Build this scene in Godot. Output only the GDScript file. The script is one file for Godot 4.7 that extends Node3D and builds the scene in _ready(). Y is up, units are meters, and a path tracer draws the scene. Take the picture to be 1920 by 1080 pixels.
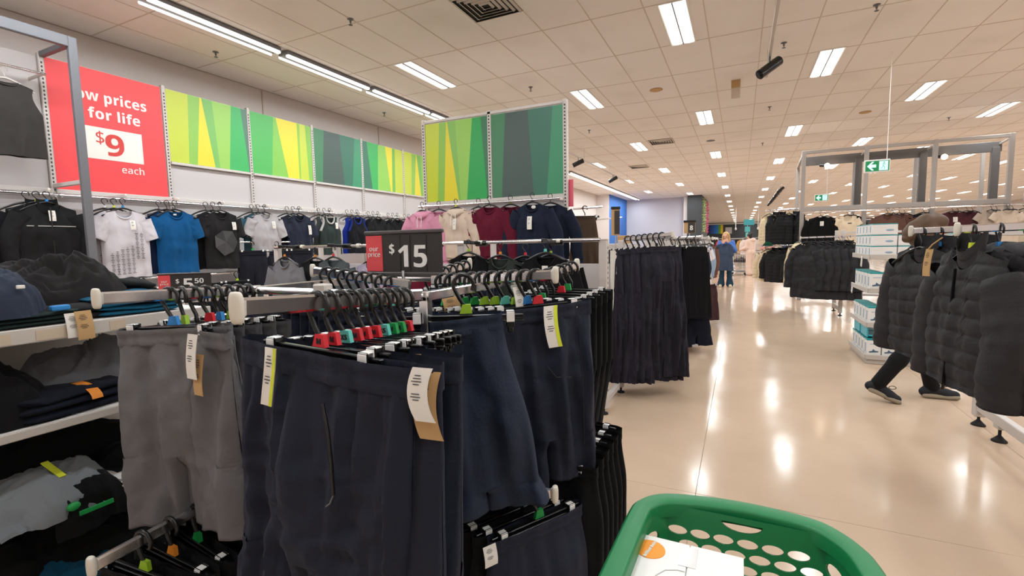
extends Node3D
# A clothing department seen from beside a basket trolley. x runs across the aisle, -z along it, y up, metres.

var M := {}          # materials by key
var used := {}       # how often a name is taken
var N := FastNoiseLite.new()

func _ready() -> void:
	N.seed = 7; N.frequency = 1.0; N.noise_type = FastNoiseLite.TYPE_SIMPLEX_SMOOTH; N.fractal_octaves = 2
	var cam := Camera3D.new()
	cam.name = "camera"
	cam.position = Vector3(0, 1.4, 0)
	cam.basis = Basis.from_euler(Vector3(deg_to_rad(-5.2151), deg_to_rad(25.6187), deg_to_rad(-1.0945)))
	cam.fov = 62.31
	cam.near = 0.05; cam.far = 200.0
	add_child(cam)
	var we := WorldEnvironment.new()
	we.name = "world"
	var e := Environment.new()
	e.background_mode = Environment.BG_COLOR
	e.background_color = Color(0.02, 0.02, 0.02)
	e.tonemap_mode = Environment.TONE_MAPPER_LINEAR
	e.tonemap_exposure = 1.0
	e.sdfgi_enabled = true; e.ssao_enabled = true; e.ssil_enabled = true
	we.environment = e
	add_child(we)
	make_materials()
	room()
	ceiling_fittings()
	left_wall()
	cross_gondola()
	island_panel()
	aisle_racks_left()
	right_gondola()
	jacket_rack_mid()
	vest_rack()
	box_display()
	near_jacket_rack()
	shelf_unit()
	shorts_rack()
	trolley()
	people()
	far_store()
	if LINT:
		var tot := 0
		for o in find_children("*", "MeshInstance3D", true, false):
			for k in o.mesh.get_surface_count(): tot += o.mesh.surface_get_arrays(k)[Mesh.ARRAY_INDEX].size() / 3 if o.mesh is ArrayMesh else 0
		print("TRIS ", tot)

# ---------------------------------------------------------------- mesh builder
class MB:
	var v := PackedVector3Array()
	var n := PackedVector3Array()
	var t := PackedVector2Array()
	var ix := PackedInt32Array()
	var xf := Transform3D()

	func pt(p: Vector3, nn: Vector3, u := Vector2()) -> int:
		v.append(xf * p); n.append((xf.basis * nn).normalized()); t.append(u)
		return v.size() - 1

	func tri(a: int, b: int, c: int) -> void:   # counter-clockwise from outside
		ix.append(a); ix.append(c); ix.append(b)

	func grid(nu: int, nv: int, f: Callable, closed := false, flip := false, us := Vector2(1, 1)) -> MB:
		var p := PackedVector3Array()
		for j in nv + 1:
			for i in nu + 1:
				p.append(f.call(float(i) / nu, float(j) / nv))
		var w := nu + 1
		var b := v.size()
		for j in nv + 1:
			var j0 := maxi(j - 1, 0) * w
			var j1 := mini(j + 1, nv) * w
			for i in w:
				var i0 := i - 1
				var i1 := i + 1
				if closed:
					if i0 < 0: i0 = nu - 1
					if i1 > nu: i1 = 1
				else:
					i0 = maxi(i0, 0); i1 = mini(i1, nu)
				var du := p[j * w + i1] - p[j * w + i0]
				if du.length_squared() < 1e-14:
					var jj := j1 if j == 0 else j0
					du = p[jj + i1] - p[jj + i0]
				var nn := du.cross(p[j1 + i] - p[j0 + i])
				if flip: nn = -nn
				if nn.length_squared() < 1e-24: nn = Vector3.UP
				pt(p[j * w + i], nn, Vector2(us.x * i / nu, us.y * j / nv))
		for j in nv:
			for i in nu:
				var a := b + j * w + i
				if flip:
					tri(a, a + w, a + 1); tri(a + 1, a + w, a + w + 1)
				else:
					tri(a, a + 1, a + w); tri(a + 1, a + w + 1, a + w)
		return self

	func quad(a: Vector3, b: Vector3, c: Vector3, d: Vector3, nn: Vector3) -> void:
		if (b - a).cross(c - a).dot(nn) < 0.0:
			var s := b; b = d; d = s
		var i := pt(a, nn, Vector2(0, 1)); pt(b, nn, Vector2(1, 1)); pt(c, nn, Vector2(1, 0)); pt(d, nn, Vector2(0, 0))
		tri(i, i + 1, i + 2); tri(i, i + 2, i + 3)

	func box(c: Vector3, s: Vector3, bev := 0.0) -> MB:
		var h := s * 0.5
		var e := minf(bev, minf(h.x, minf(h.y, h.z)) * 0.9)
		var g := h - Vector3(e, e, e)
		for ax in 3:
			var a1 := (ax + 1) % 3
			var a2 := (ax + 2) % 3
			for sg in [-1.0, 1.0]:
				var nn := Vector3(); nn[ax] = sg
				var q := []
				for k in [[-1, -1], [1, -1], [1, 1], [-1, 1]]:
					var p := Vector3(); p[ax] = sg * h[ax]; p[a1] = k[0] * g[a1]; p[a2] = k[1] * g[a2]
					q.append(c + p)
				quad(q[0], q[1], q[2], q[3], nn)
		if e > 0.0:
			for ax in 3:
				var a1 := (ax + 1) % 3
				var a2 := (ax + 2) % 3
				for s1 in [-1.0, 1.0]:
					for s2 in [-1.0, 1.0]:
						var nn := Vector3(); nn[a1] = s1; nn[a2] = s2
						var q := []
						for k in [[-1, 0], [1, 0], [1, 1], [-1, 1]]:
							var p := Vector3(); p[ax] = k[0] * g[ax]
							p[a1] = s1 * (h[a1] if k[1] == 0 else g[a1]); p[a2] = s2 * (g[a2] if k[1] == 0 else h[a2])
							q.append(c + p)
						quad(q[0], q[1], q[2], q[3], nn.normalized())
			for sx in [-1.0, 1.0]:
				for sy in [-1.0, 1.0]:
					for sz in [-1.0, 1.0]:
						var nn := Vector3(sx, sy, sz).normalized()
						var a := c + Vector3(sx * h.x, sy * g.y, sz * g.z)
						var b := c + Vector3(sx * g.x, sy * h.y, sz * g.z)
						var d := c + Vector3(sx * g.x, sy * g.y, sz * h.z)
						if (b - a).cross(d - a).dot(nn) < 0.0:
							var w := b; b = d; d = w
						var i := pt(a, nn); pt(b, nn); pt(d, nn); tri(i, i + 1, i + 2)
		return self

	func bar(a: Vector3, b: Vector3, w: float, h: float, bev := 0.002) -> MB:   # square bar from a to b
		var old := xf
		var d := b - a
		var z := d.normalized()
		var up := Vector3.UP if absf(z.y) < 0.95 else Vector3.RIGHT
		var x := up.cross(z).normalized()
		xf = old * Transform3D(Basis(x, z.cross(x), z), (a + b) * 0.5)
		box(Vector3(), Vector3(w, h, d.length()), bev)
		xf = old
		return self

	func tube(pts: Array, r, sides := 8, caps := true) -> MB:
		var m := pts.size()
		var fr := []
		var pa := Vector3()
		for k in m:
			var T: Vector3 = (pts[mini(k + 1, m - 1)] - pts[maxi(k - 1, 0)]).normalized()
			if k == 0:
				pa = (Vector3.UP if absf(T.y) < 0.9 else Vector3.RIGHT).cross(T).normalized()
			pa = (pa - T * pa.dot(T)).normalized()
			fr.append([pts[k], pa, T.cross(pa), T])
		var rr := func(k: int) -> float: return r[k] if r is Array or r is PackedFloat32Array else float(r)
		var b := v.size()
		for k in m:
			for i in sides + 1:
				var a := TAU * i / sides
				var d: Vector3 = fr[k][1] * cos(a) + fr[k][2] * sin(a)
				pt(fr[k][0] + d * rr.call(k), d, Vector2(float(i) / sides, float(k) / (m - 1)))
		var w := sides + 1
		for k in m - 1:
			for i in sides:
				var a := b + k * w + i
				tri(a, a + 1, a + w); tri(a + 1, a + w + 1, a + w)
		if caps:
			for k in [0, m - 1]:
				var nn: Vector3 = fr[k][3] * (-1.0 if k == 0 else 1.0)
				var c := pt(fr[k][0], nn)
				for i in sides:
					var a := TAU * i / sides
					pt(fr[k][0] + (fr[k][1] * cos(a) + fr[k][2] * sin(a)) * rr.call(k), nn)
				for i in sides:
					var p := c + 1 + i
					var q := c + 1 + (i + 1) % sides
					if k == 0: tri(c, q, p)
					else: tri(c, p, q)
		return self

	func lathe(prof: Array, seg := 16) -> MB:    # profile of (radius, y) from top to bottom
		var m := prof.size() - 1
		return grid(seg, m, func(u, w):
			var q: Vector2 = prof[int(round(w * m))]
			return Vector3(q.x * cos(u * TAU), q.y, q.x * sin(u * TAU)), true)

	func ball(c: Vector3, r: Vector3, nu := 16, nv := 10) -> MB:
		return grid(nu, nv, func(u, w):
			var s := sin(PI * w)
			return c + Vector3(r.x * s * cos(u * TAU), r.y * cos(PI * w), r.z * s * sin(u * TAU)), true)

	func prism(poly: PackedVector2Array, z0: float, z1: float) -> MB:
		var id := Geometry2D.triangulate_polygon(poly)
		for k in [0, 1]:
			var nn := Vector3(0, 0, 1 if k else -1)
			var b := v.size()
			for p in poly: pt(Vector3(p.x, p.y, z1 if k else z0), nn, p)
			for i in range(0, id.size(), 3):
				var q := [id[i], id[i + 1], id[i + 2]]
				var ccw := (poly[q[1]] - poly[q[0]]).cross(poly[q[2]] - poly[q[0]]) > 0.0
				if ccw == (k == 1): tri(b + q[0], b + q[1], b + q[2])
				else: tri(b + q[0], b + q[2], b + q[1])
		var area := 0.0
		for i in poly.size(): area += poly[i].cross(poly[(i + 1) % poly.size()])
		for i in poly.size():
			var a := poly[i]
			var c := poly[(i + 1) % poly.size()]
			var d := c - a
			if d.length() < 1e-6: continue
			var o := Vector2(d.y, -d.x).normalized() * signf(area)
			quad(Vector3(a.x, a.y, z0), Vector3(c.x, c.y, z0), Vector3(c.x, c.y, z1), Vector3(a.x, a.y, z1), Vector3(o.x, o.y, 0))
		return self

	func at2(d: Vector3) -> MB:      # moves what has been built so far
		for i in v.size(): v[i] += d
		return self

	func done() -> ArrayMesh:
		var m := ArrayMesh.new()
		var a := []
		a.resize(Mesh.ARRAY_MAX)
		a[Mesh.ARRAY_VERTEX] = v; a[Mesh.ARRAY_NORMAL] = n; a[Mesh.ARRAY_TEX_UV] = t; a[Mesh.ARRAY_INDEX] = ix
		m.add_surface_from_arrays(Mesh.PRIMITIVE_TRIANGLES, a)
		return m

# ---------------------------------------------------------------- naming
const LINT := false

func numbered(called: String) -> String:
	var k: int = used.get(called, 0)
	used[called] = k + 1
	return called if k == 0 else "%s_%03d" % [called, k]

func tag(o: Node, label: String, category: String, group := "") -> void:
	if LINT: print("LBL|", label.split(" ").size(), "|", o.name, "|", label)
	o.set_meta("label", label); o.set_meta("category", category)
	if group: o.set_meta("group", group)

func thing(called: String, label: String, category: String, at := Vector3(), turn := 0.0, group := "") -> Node3D:
	var o := Node3D.new()
	o.name = numbered(called)
	add_child(o)
	o.position = at; o.rotation.y = turn
	tag(o, label, category, group)
	return o

func part(parent: Node, called: String, mesh: Mesh, mat: Material, xf := Transform3D(), label := "") -> MeshInstance3D:
	var o := MeshInstance3D.new()
	o.name = called; o.mesh = mesh; o.material_override = mat; o.transform = xf
	parent.add_child(o, true)
	if label: o.set_meta("label", label)
	return o

func single(called: String, mesh: Mesh, mat: Material, label: String, category: String, at := Vector3(), turn := 0.0, group := "") -> MeshInstance3D:
	var o := part(self, numbered(called), mesh, mat)
	o.position = at; o.rotation.y = turn
	tag(o, label, category, group)
	return o

func struct(called: String, mesh: Mesh, mat: Material, at := Vector3()) -> MeshInstance3D:
	var o := part(self, called, mesh, mat)
	o.position = at
	o.set_meta("kind", "structure")
	return o

func copy(o: Node3D, label: String, at: Vector3, turn := 0.0, group := "") -> Node3D:
	var c: Node3D = o.duplicate()
	c.name = numbered(String(o.name).rstrip("0123456789").rstrip("_"))
	add_child(c)
	c.position = at; c.rotation = Vector3(0, turn, 0)
	c.set_meta("label", label)
	if group: c.set_meta("group", group)
	return c

func nth(i: int) -> String:
	return ["first", "second", "third", "fourth", "fifth", "sixth", "seventh", "eighth", "ninth", "tenth", "eleventh", "twelfth", "thirteenth", "fourteenth", "fifteenth", "sixteenth", "seventeenth", "eighteenth", "nineteenth", "twentieth"][i]

func T(p: Vector3, turn := 0.0) -> Transform3D:
	return Transform3D(Basis(Vector3.UP, turn), p)

func bx(s: Vector3, c := Vector3(), bev := 0.003) -> ArrayMesh:
	return MB.new().box(c, s, bev).done()

# ---------------------------------------------------------------- materials
func std(c: Color, rough := 0.6, metal := 0.0, spec := 0.5) -> StandardMaterial3D:
	var m := StandardMaterial3D.new()
	m.albedo_color = c; m.roughness = rough; m.metallic = metal; m.metallic_specular = spec
	return m

func noise_tex(freq: float, oct: int, as_n: bool, bump := 4.0, ramp: Gradient = null, size := 256, sd := 1) -> NoiseTexture2D:
	var f := FastNoiseLite.new()
	f.noise_type = FastNoiseLite.TYPE_SIMPLEX_SMOOTH; f.frequency = freq; f.fractal_octaves = oct; f.seed = sd
	var t := NoiseTexture2D.new()
	t.width = size; t.height = size; t.seamless = true; t.noise = f
	t.as_normal_map = as_n; t.bump_strength = bump
	if ramp: t.color_ramp = ramp
	return t

var cloth_n: Texture2D
var cloth_cache := {}

func cloth(c: Color, shine := 0.0) -> StandardMaterial3D:
	var k := str(c) + str(shine)
	if not cloth_cache.has(k):
		var m := std(c, 0.92 - 0.4 * shine, 0.0, 0.25 + 0.25 * shine)
		m.rim_enabled = true; m.rim = 0.25; m.rim_tint = 0.6
		m.normal_enabled = true; m.normal_texture = cloth_n; m.normal_scale = 0.35
		m.uv1_triplanar = true; m.uv1_scale = Vector3(9, 9, 9)
		cloth_cache[k] = m
	return cloth_cache[k]

func rgb(r: int, g: int, b: int) -> Color: return Color(r / 255.0, g / 255.0, b / 255.0)

func glow(c: Color, e: float) -> StandardMaterial3D:
	var m := std(c, 0.5)
	m.emission_enabled = true; m.emission = c; m.emission_energy_multiplier = e
	return m

func make_materials() -> void:
	cloth_n = noise_tex(0.03, 4, true, 6.0)
	M.chrome = std(rgb(235, 235, 238), 0.18, 1.0)
	M.steel = std(rgb(190, 186, 182), 0.4, 0.5)
	M.frame_grey = std(rgb(196, 188, 180), 0.5)
	M.upright = std(rgb(205, 196, 190), 0.5)
	M.slot = std(rgb(70, 66, 64), 0.8)
	M.dark_grey = std(rgb(104, 103, 108), 0.45)
	M.black = std(rgb(14, 14, 15), 0.28)
	M.black_matt = std(rgb(24, 23, 24), 0.7)
	M.cap = std(rgb(218, 210, 196), 0.45)
	M.white = std(rgb(236, 233, 230), 0.55)
	M.paper = std(rgb(232, 226, 218), 0.8)
	M.kraft = std(rgb(190, 152, 104), 0.85)
	M.yellow = std(rgb(214, 224, 50), 0.6)
	M.red = std(rgb(212, 30, 44), 0.5)
	M.teal = std(rgb(98, 200, 186), 0.5)
	M.green = std(rgb(20, 150, 70), 0.5)
	M.lime = std(rgb(150, 190, 40), 0.5)
	M.blue = std(rgb(40, 130, 200), 0.5)
	M.orange = std(rgb(232, 140, 40), 0.6)
	M.ink = std(rgb(40, 38, 40), 0.8)
	M.sign_black = std(rgb(48, 43, 41), 0.5)
	M.sign_red = std(rgb(232, 78, 84), 0.5)
	M.big_red = std(rgb(240, 72, 76), 0.5)
	M.letter = std(rgb(240, 236, 230), 0.6)
	M.letter_red = std(rgb(206, 62, 56), 0.6)
	M.lilac = std(rgb(198, 190, 189), 0.8)
	M.rubber = std(rgb(20, 20, 20), 0.8)
	M.tube_glow = glow(Color(1, 0.99, 0.97), 2.2)
	M.lampbody = std(rgb(235, 233, 230), 0.5)
	# the vinyl floor: faint mottling, scuffs in the gloss
	var gr := Gradient.new()
	gr.offsets = PackedFloat32Array([0.0, 0.5, 1.0])
	gr.colors = PackedColorArray([rgb(198, 172, 148), rgb(201, 175, 151), rgb(204, 178, 154)])
	var rr := Gradient.new()
	rr.offsets = PackedFloat32Array([0.0, 0.55, 1.0])
	rr.colors = PackedColorArray([Color(0.11, 0.11, 0.11), Color(0.14, 0.14, 0.14), Color(0.2, 0.2, 0.2)])
	var f := std(Color.WHITE, 1.0, 0.0, 0.3)
	f.albedo_texture = noise_tex(0.012, 4, false, 1, gr, 512, 3)
	f.roughness_texture = noise_tex(0.02, 4, false, 1, rr, 512, 5)
	f.uv1_triplanar = true; f.uv1_world_triplanar = true; f.uv1_scale = Vector3(0.3, 0.3, 0.3)
	f.normal_enabled = true; f.normal_texture = noise_tex(0.01, 2, true, 2.0, null, 256, 8); f.normal_scale = 0.1
	M.floor = f
	var cg := Gradient.new()
	cg.offsets = PackedFloat32Array([0.0, 0.35, 1.0])
	cg.colors = PackedColorArray([rgb(228, 221, 216), rgb(235, 228, 224), rgb(238, 232, 229)])
	var c := std(Color.WHITE, 0.95, 0.0, 0.1)
	c.albedo_texture = noise_tex(0.01, 3, false, 1, cg, 256, 11)
	c.uv1_triplanar = true; c.uv1_world_triplanar = true; c.uv1_scale = Vector3(0.22, 0.22, 0.22)
	M.ceil = c
	M.grid = std(rgb(190, 176, 162), 0.7)
	M.runner = std(rgb(208, 194, 181), 0.8)
	M.frame_mid = std(rgb(166, 158, 152), 0.5)
	M.frame_dark = std(rgb(92, 88, 87), 0.5)
	M.wall = std(rgb(222, 212, 208), 0.85)
	M.wall_grey = std(rgb(205, 200, 206), 0.85)
	M.wall_blue = std(rgb(52, 110, 190), 0.7)
	M.wall_dark = std(rgb(62, 64, 66), 0.7)
	M.skin = std(rgb(224, 172, 146), 0.6)
	M.skin.subsurf_scatter_enabled = true; M.skin.subsurf_scatter_strength = 0.1

# lettering as a thin raised print; size is the height of its ink, at its middle
func letters(parent: Node, s: String, size: float, mat: Material, at: Vector3, weight := 700, squash := 1.0, turn := Basis()) -> MeshInstance3D:
	var f := SystemFont.new()
	f.font_names = PackedStringArray(["Droid Sans"]); f.font_weight = weight
	var t := TextMesh.new()
	t.font = f; t.text = s; t.font_size = 64; t.pixel_size = 0.01; t.depth = 0.2; t.curve_step = 2.0
	var bb := t.get_aabb()
	var k := size / bb.size.y
	var b := turn * Basis.from_scale(Vector3(k * squash, k, 0.01))
	return part(parent, "lettering", t, mat, Transform3D(b, at - b * bb.get_center()))
# ---------------------------------------------------------------- room
func in_view(p: Vector3, margin := 1.05) -> bool:
	var b := Basis.from_euler(Vector3(deg_to_rad(-5.2151), deg_to_rad(25.6187), deg_to_rad(-1.0945)))
	var q := b.inverse() * (p - Vector3(0, 1.4, 0))
	return q.z < -0.3 and absf(q.x / q.z) < 1.0746 * margin and absf(q.y / q.z) < 0.6045 * margin

func room() -> void:
	# floor: wide vinyl sheets butted together on a slab
	var fl := struct("floor", bx(Vector3(26, 0.1, 82), Vector3(), 0), M.grid, Vector3(6, -0.054, -36.5))
	var sw := 1.83
	var sheet := bx(Vector3(sw - 0.0025, 0.02, 6.1 - 0.0025), Vector3(), 0.0008)
	for i in 15:
		for j in 15:
			part(fl, "vinyl_sheet", sheet, M.floor, T(Vector3(-7.515 + sw * (i + 0.5), -0.01, 9.48 - 6.1 * (j + 0.5)) - fl.position))
	# walls, thick, closing the room all round
	struct("wall_left", bx(Vector3(0.3, 4.3, 80.0), Vector3(), 0), M.wall, Vector3(-7.05, 2.1, -35.7))
	struct("wall_left_block", bx(Vector3(0.9, 4.3, 4.6), Vector3(), 0), M.wall, Vector3(-6.66, 2.1, -27.1))
	struct("wall_left_blue", bx(Vector3(0.02, 4.3, 4.2), Vector3(), 0), M.wall_blue, Vector3(-6.2, 2.1, -26.95))
	struct("wall_fitting", bx(Vector3(3.4, 4.3, 0.3), Vector3(), 0), M.wall_grey, Vector3(-4.5, 2.1, -29.15))
	struct("wall_fitting_end", bx(Vector3(0.22, 4.3, 0.7), Vector3(), 0), M.wall, Vector3(-2.8, 2.1, -28.8))
	struct("wall_fitting_dark", bx(Vector3(0.74, 4.3, 5.2), Vector3(), 0), M.wall_dark, Vector3(-2.32, 2.1, -30.8))
	struct("wall_back", bx(Vector3(26, 4.3, 0.3), Vector3(), 0), M.wall_dark, Vector3(5.7, 2.1, -75.4))
	struct("wall_right", bx(Vector3(0.3, 4.3, 82), Vector3(), 0), M.wall, Vector3(18.2, 2.1, -36.5))
	struct("wall_rear", bx(Vector3(26, 4.3, 0.3), Vector3(), 0), M.wall, Vector3(5.7, 2.1, 4.2))
	var jt := bx(Vector3(0.012, 1.0, 0.02), Vector3(), 0.002)
	for k in 5:
		struct("trim_%d" % (k + 1), jt, M.grid, Vector3(-6.896, 3.4, -5.35 - 3.6 * k + 0.9 * (k % 2)))
	# ceiling: a dark-jointed deck with lay-in tiles
	var ce := struct("ceiling", bx(Vector3(26, 0.3, 82), Vector3(), 0), M.grid, Vector3(6, 4.062, -36.5))
	var tw := 0.585
	var tl := 1.17
	var tile := bx(Vector3(tw - 0.008, 0.03, tl - 0.008), Vector3(), 0.002)
	var spots := []
	for i in range(-12, 32):
		for j in range(-9, 60):
			var p := Vector3(-0.4075 + tw * (i + 0.5), 3.915, -5.46 - tl * (j + 0.5))
			if p.x < -6.75 or p.x > 18: continue
			spots.append([p.distance_to(Vector3(0, 1.4, 0)) + (0.0 if in_view(p) else 1000.0), p])
	spots.sort_custom(func(a, b): return a[0] < b[0])
	# the pale tee runners that carry the tiles, a little proud of them
	for i in range(-12, 32):
		var x := -0.4075 + tw * i
		if x > -6.8: part(ce, "long_runner", bx(Vector3(0.012, 0.005, 79.0), Vector3(), 0.001), M.runner, T(Vector3(x, 3.8985, -36.0) - ce.position))
	for j in range(-9, 60):
		part(ce, "cross_runner", bx(Vector3(25.0, 0.005, 0.013), Vector3(), 0.001), M.runner, T(Vector3(5.7, 3.8985, -5.46 - tl * j) - ce.position))
	var rest := MB.new()
	for k in spots.size():
		if k < 290:
			part(ce, "ceiling_tile", tile, M.ceil, T(spots[k][1] - ce.position))
		else:
			var c: Vector3 = spots[k][1] - ce.position
			rest.box(c, Vector3(tw - 0.008, 0.03, tl - 0.008), 0.0)
	part(ce, "ceiling_tile_field", rest.done(), M.ceil).set_meta("kind", "stuff")

func area(parent: Node3D, at: Vector3, w: float, l: float, energy: float, col := Color(0.94, 0.98, 1.0)) -> void:
	var a := AreaLight3D.new()
	a.name = "lamp_light"
	a.area_size = Vector2(w, l); a.light_energy = energy; a.light_color = col
	a.area_range = 60.0; a.area_attenuation = 2.0; a.shadow_enabled = true
	a.position = at; a.rotation.x = -PI / 2
	parent.add_child(a, true)

const LIGHT := 3.1

func ceiling_fittings() -> void:
	# recessed twin fittings: white tray, two curved glowing troughs, a dark spine between them
	var fr := MB.new()
	for s in [-1.0, 1.0]:
		fr.box(Vector3(s * 0.143, -0.005, 0), Vector3(0.014, 0.02, 1.19), 0.003)
		fr.box(Vector3(0, -0.005, s * 0.588), Vector3(0.272, 0.02, 0.014), 0.003)
	fr.box(Vector3(0, 0.012, 0), Vector3(0.272, 0.006, 1.162), 0.0)
	var frm := fr.done()
	var trough := MB.new().grid(10, 2, func(u, w): return Vector3((u - 0.5) * 0.124, -0.002 - 0.012 * sin(u * PI), (w - 0.5) * 1.15)).done()
	var spine := bx(Vector3(0.012, 0.03, 1.16), Vector3(0, -0.006, 0), 0.003)
	var plain := MB.new().box(Vector3(0, -0.008, 0), Vector3(0.27, 0.016, 1.16), 0.004).done()
	var cols := {-2: "row beside the left wall", -1: "row over the shorts racks", 0: "row over the left side of the aisle", 1: "row over the right side of the aisle", 2: "row over the jacket racks", 3: "second row to the right of the aisle", 4: "third row to the right of the aisle", 5: "fourth row to the right of the aisle", 6: "fifth row to the right of the aisle", 7: "sixth row to the right of the aisle", 8: "seventh row to the right of the aisle", 9: "eighth row to the right of the aisle"}
	for k in cols:
		var x: float = -0.706 + 1.755 * k
		var cnt := 0
		for i in range(-2, 16):
			var z: float = (-6.05 if k % 2 == 0 else -8.35) - 4.68 * i
			if z > 3.0 or z < -74.5: continue
			if k < 0 and z < -28.0: continue
			var seen := in_view(Vector3(x, 3.9, z))
			if seen: cnt += 1
			var lab: String = "white twin ceiling light, %s in the %s" % [nth(cnt - 1), cols[k]] if seen else "white twin-trough ceiling light above and behind the trolley"
			var o: Node3D
			if z > -34.0:
				o = thing("ceiling_light", lab, "light", Vector3(x, 3.9, z), 0.0, "ceiling lights")
				part(o, "frame", frm, M.lampbody)
				part(o, "spine", spine, M.dark_grey)
				for s in [-1.0, 1.0]: part(o, "trough", trough, M.tube_glow, T(Vector3(s * 0.068, 0, 0)))
			else:
				o = single("ceiling_light", plain, M.tube_glow, lab, "light", Vector3(x, 3.9, z), 0.0, "ceiling lights")
			area(o, Vector3(0, -0.03, 0), 0.26, 1.14, LIGHT)
	# linear battens along the left wall
	var body := bx(Vector3(0.17, 0.05, 1.5), Vector3(), 0.01)
	var seg := [[2.6, -5.28], [1.05, -5.28], [-0.5, -5.28], [-2.05, -5.28], [-3.6, -5.28], [-5.18, -5.28], [-6.75, -5.27], [-8.3, -5.26]]
	for k in 8: seg.append([-16.8 - 1.55 * k, -5.42])
	for k in seg.size():
		var z: float = seg[k][0]
		var far: bool = k >= 8
		var o := thing("batten_light", "long white batten light, %s of the %s" % [nth(k if not far else k - 8), "near run above the left wall" if not far else "far run before the grey wall"], "light", Vector3(seg[k][1], 3.865, z), 0.0, "batten lights")
		part(o, "housing", body, std(rgb(120, 122, 128), 0.5))
		part(o, "tube", MB.new().box(Vector3(0.06, -0.035, 0), Vector3(0.055, 0.036, 1.48), 0.012).done(), M.tube_glow)
		part(o, "tube", MB.new().box(Vector3(-0.085, -0.034, 0), Vector3(0.022, 0.03, 1.48), 0.008).done(), M.tube_glow)
		area(o, Vector3(0, -0.07, 0), 0.12, 1.46, LIGHT * 0.85)
	# square air diffusers
	var dv := [[Vector3(-2.45, 3.9, -4.62), "square louvred air diffuser in the ceiling nearest the trolley"], [Vector3(-1.84, 3.9, -12.65), "square louvred air diffuser in the ceiling beyond the green panels"], [Vector3(-3.1, 3.9, -16.4), "square louvred air diffuser near the far batten lights"]]
	for d in dv:
		var o := thing("air_diffuser", d[1], "vent", d[0], 0.0, "air diffusers")
		part(o, "plate", bx(Vector3(0.58, 0.01, 0.58), Vector3(0, -0.003, 0), 0.002), M.black_matt)
		for q in 5:
			var r: float = 0.29 - q * 0.055
			for s in 4:
				var a: float = s * PI / 2
				var m := MB.new()
				m.xf = Transform3D(Basis(Vector3.UP, a) * Basis.IDENTITY, Vector3())
				m.xf = m.xf * Transform3D(Basis(Vector3.RIGHT, -0.6), Vector3(0, -0.014, r - 0.015))
				m.box(Vector3(), Vector3(r * 2 - 0.012, 0.004, 0.03), 0.001)
				part(o, "louvre", m.done(), M.frame_grey)
	# sprinklers, patches and a speaker
	var sp := MB.new().lathe([Vector2(0.0, 0.0), Vector2(0.035, -0.001), Vector2(0.035, -0.006), Vector2(0.012, -0.01), Vector2(0.01, -0.04), Vector2(0.004, -0.045), Vector2(0.004, -0.06), Vector2(0.022, -0.062), Vector2(0.022, -0.066), Vector2(0.0, -0.067)], 12).done()
	var sl := [[-6.05, -4.07, "over the near green wall panels"], [-6.06, -7.26, "over the far green wall panels"], [-3.92, -4.2, "left of the near air diffuser"], [-3.08, -7.25, "above the standing green panels"], [-3.09, -10.57, "beyond the standing green panels"], [0.445, -7.24, "beside the black spotlight over the aisle"], [0.44, -10.49, "over the aisle, second of its line"], [0.46, -14.24, "over the aisle, third of its line"], [3.92, -13.35, "above the open display frame"], [1.27, -6.58, "at the top edge right of the spotlight track"]]
	for s in sl: single("sprinkler", sp, M.dark_grey, "small ceiling sprinkler head " + s[2], "sprinkler", Vector3(s[0], 3.9, s[1]), 0.0, "sprinklers")
	var disc := MB.new().lathe([Vector2(0, 0), Vector2(0.1, 0), Vector2(0.105, -0.008), Vector2(0.09, -0.014), Vector2(0, -0.012)], 20).done()
	single("ceiling_speaker", disc, M.kraft, "round tan speaker disc in the ceiling left of the aisle lights", "speaker", Vector3(-1.31, 3.9, -8.38))
	single("ceiling_speaker", disc, M.kraft, "round tan speaker disc in the ceiling above the jackets", "speaker", Vector3(2.19, 3.9, -11.9))
	single("ceiling_speaker", disc, M.dark_grey, "round dark disc in the ceiling over the aisle's left side", "speaker", Vector3(-0.73, 3.9, -13.2))
	var o2 := thing("ceiling_patch", "small tan card taped to the ceiling below the spotlight track", "patch", Vector3(-0.12, 3.9, -8.5))
	part(o2, "tape", bx(Vector3(0.13, 0.12, 0.006), Vector3(0, -0.06, 0.0), 0.001), M.kraft)
	part(o2, "flap", bx(Vector3(0.125, 0.16, 0.005), Vector3(0, -0.2, 0.0), 0.001), std(rgb(196, 178, 160), 0.7))
	# spotlight tracks
	track(Vector3(0.27, 3.62, -2.5), Vector3(0.27, 3.62, -7.6), [[-6.75, Vector3(-0.72, -0.6, 0.5)]], "black cylinder spotlight hanging over the aisle", "thin suspended spotlight track above the aisle", 0.32)
	track(Vector3(-3.8, 3.6, -9.5), Vector3(-3.8, 3.6, -18.2), [[-12.0, Vector3(-0.8, -0.35, 0.2)], [-15.7, Vector3(-0.8, -0.45, 0.3)]], "black cylinder spotlight beyond the green panels", "thin suspended spotlight track beyond the green panels", 0.3)
	var l3 := []
	for k in 7: l3.append([-23.6 - 1.4 * k, Vector3(-0.6, -0.6, 0.4)])
	track(Vector3(1.5, 3.65, -23.0), Vector3(1.5, 3.65, -33.4), l3, "black cylinder spotlight in the cluster far down the aisle", "suspended track carrying a far cluster of spotlights", 0.34)
	# exit signs
	exit_sign(Vector3(1.69, 2.39, -8.3), 0.29, "green exit sign hung on a cord in front of the display frame")
	exit_sign(Vector3(1.86, 2.45, -14.7), 0.3, "far green exit sign seen through the open display frame")

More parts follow.
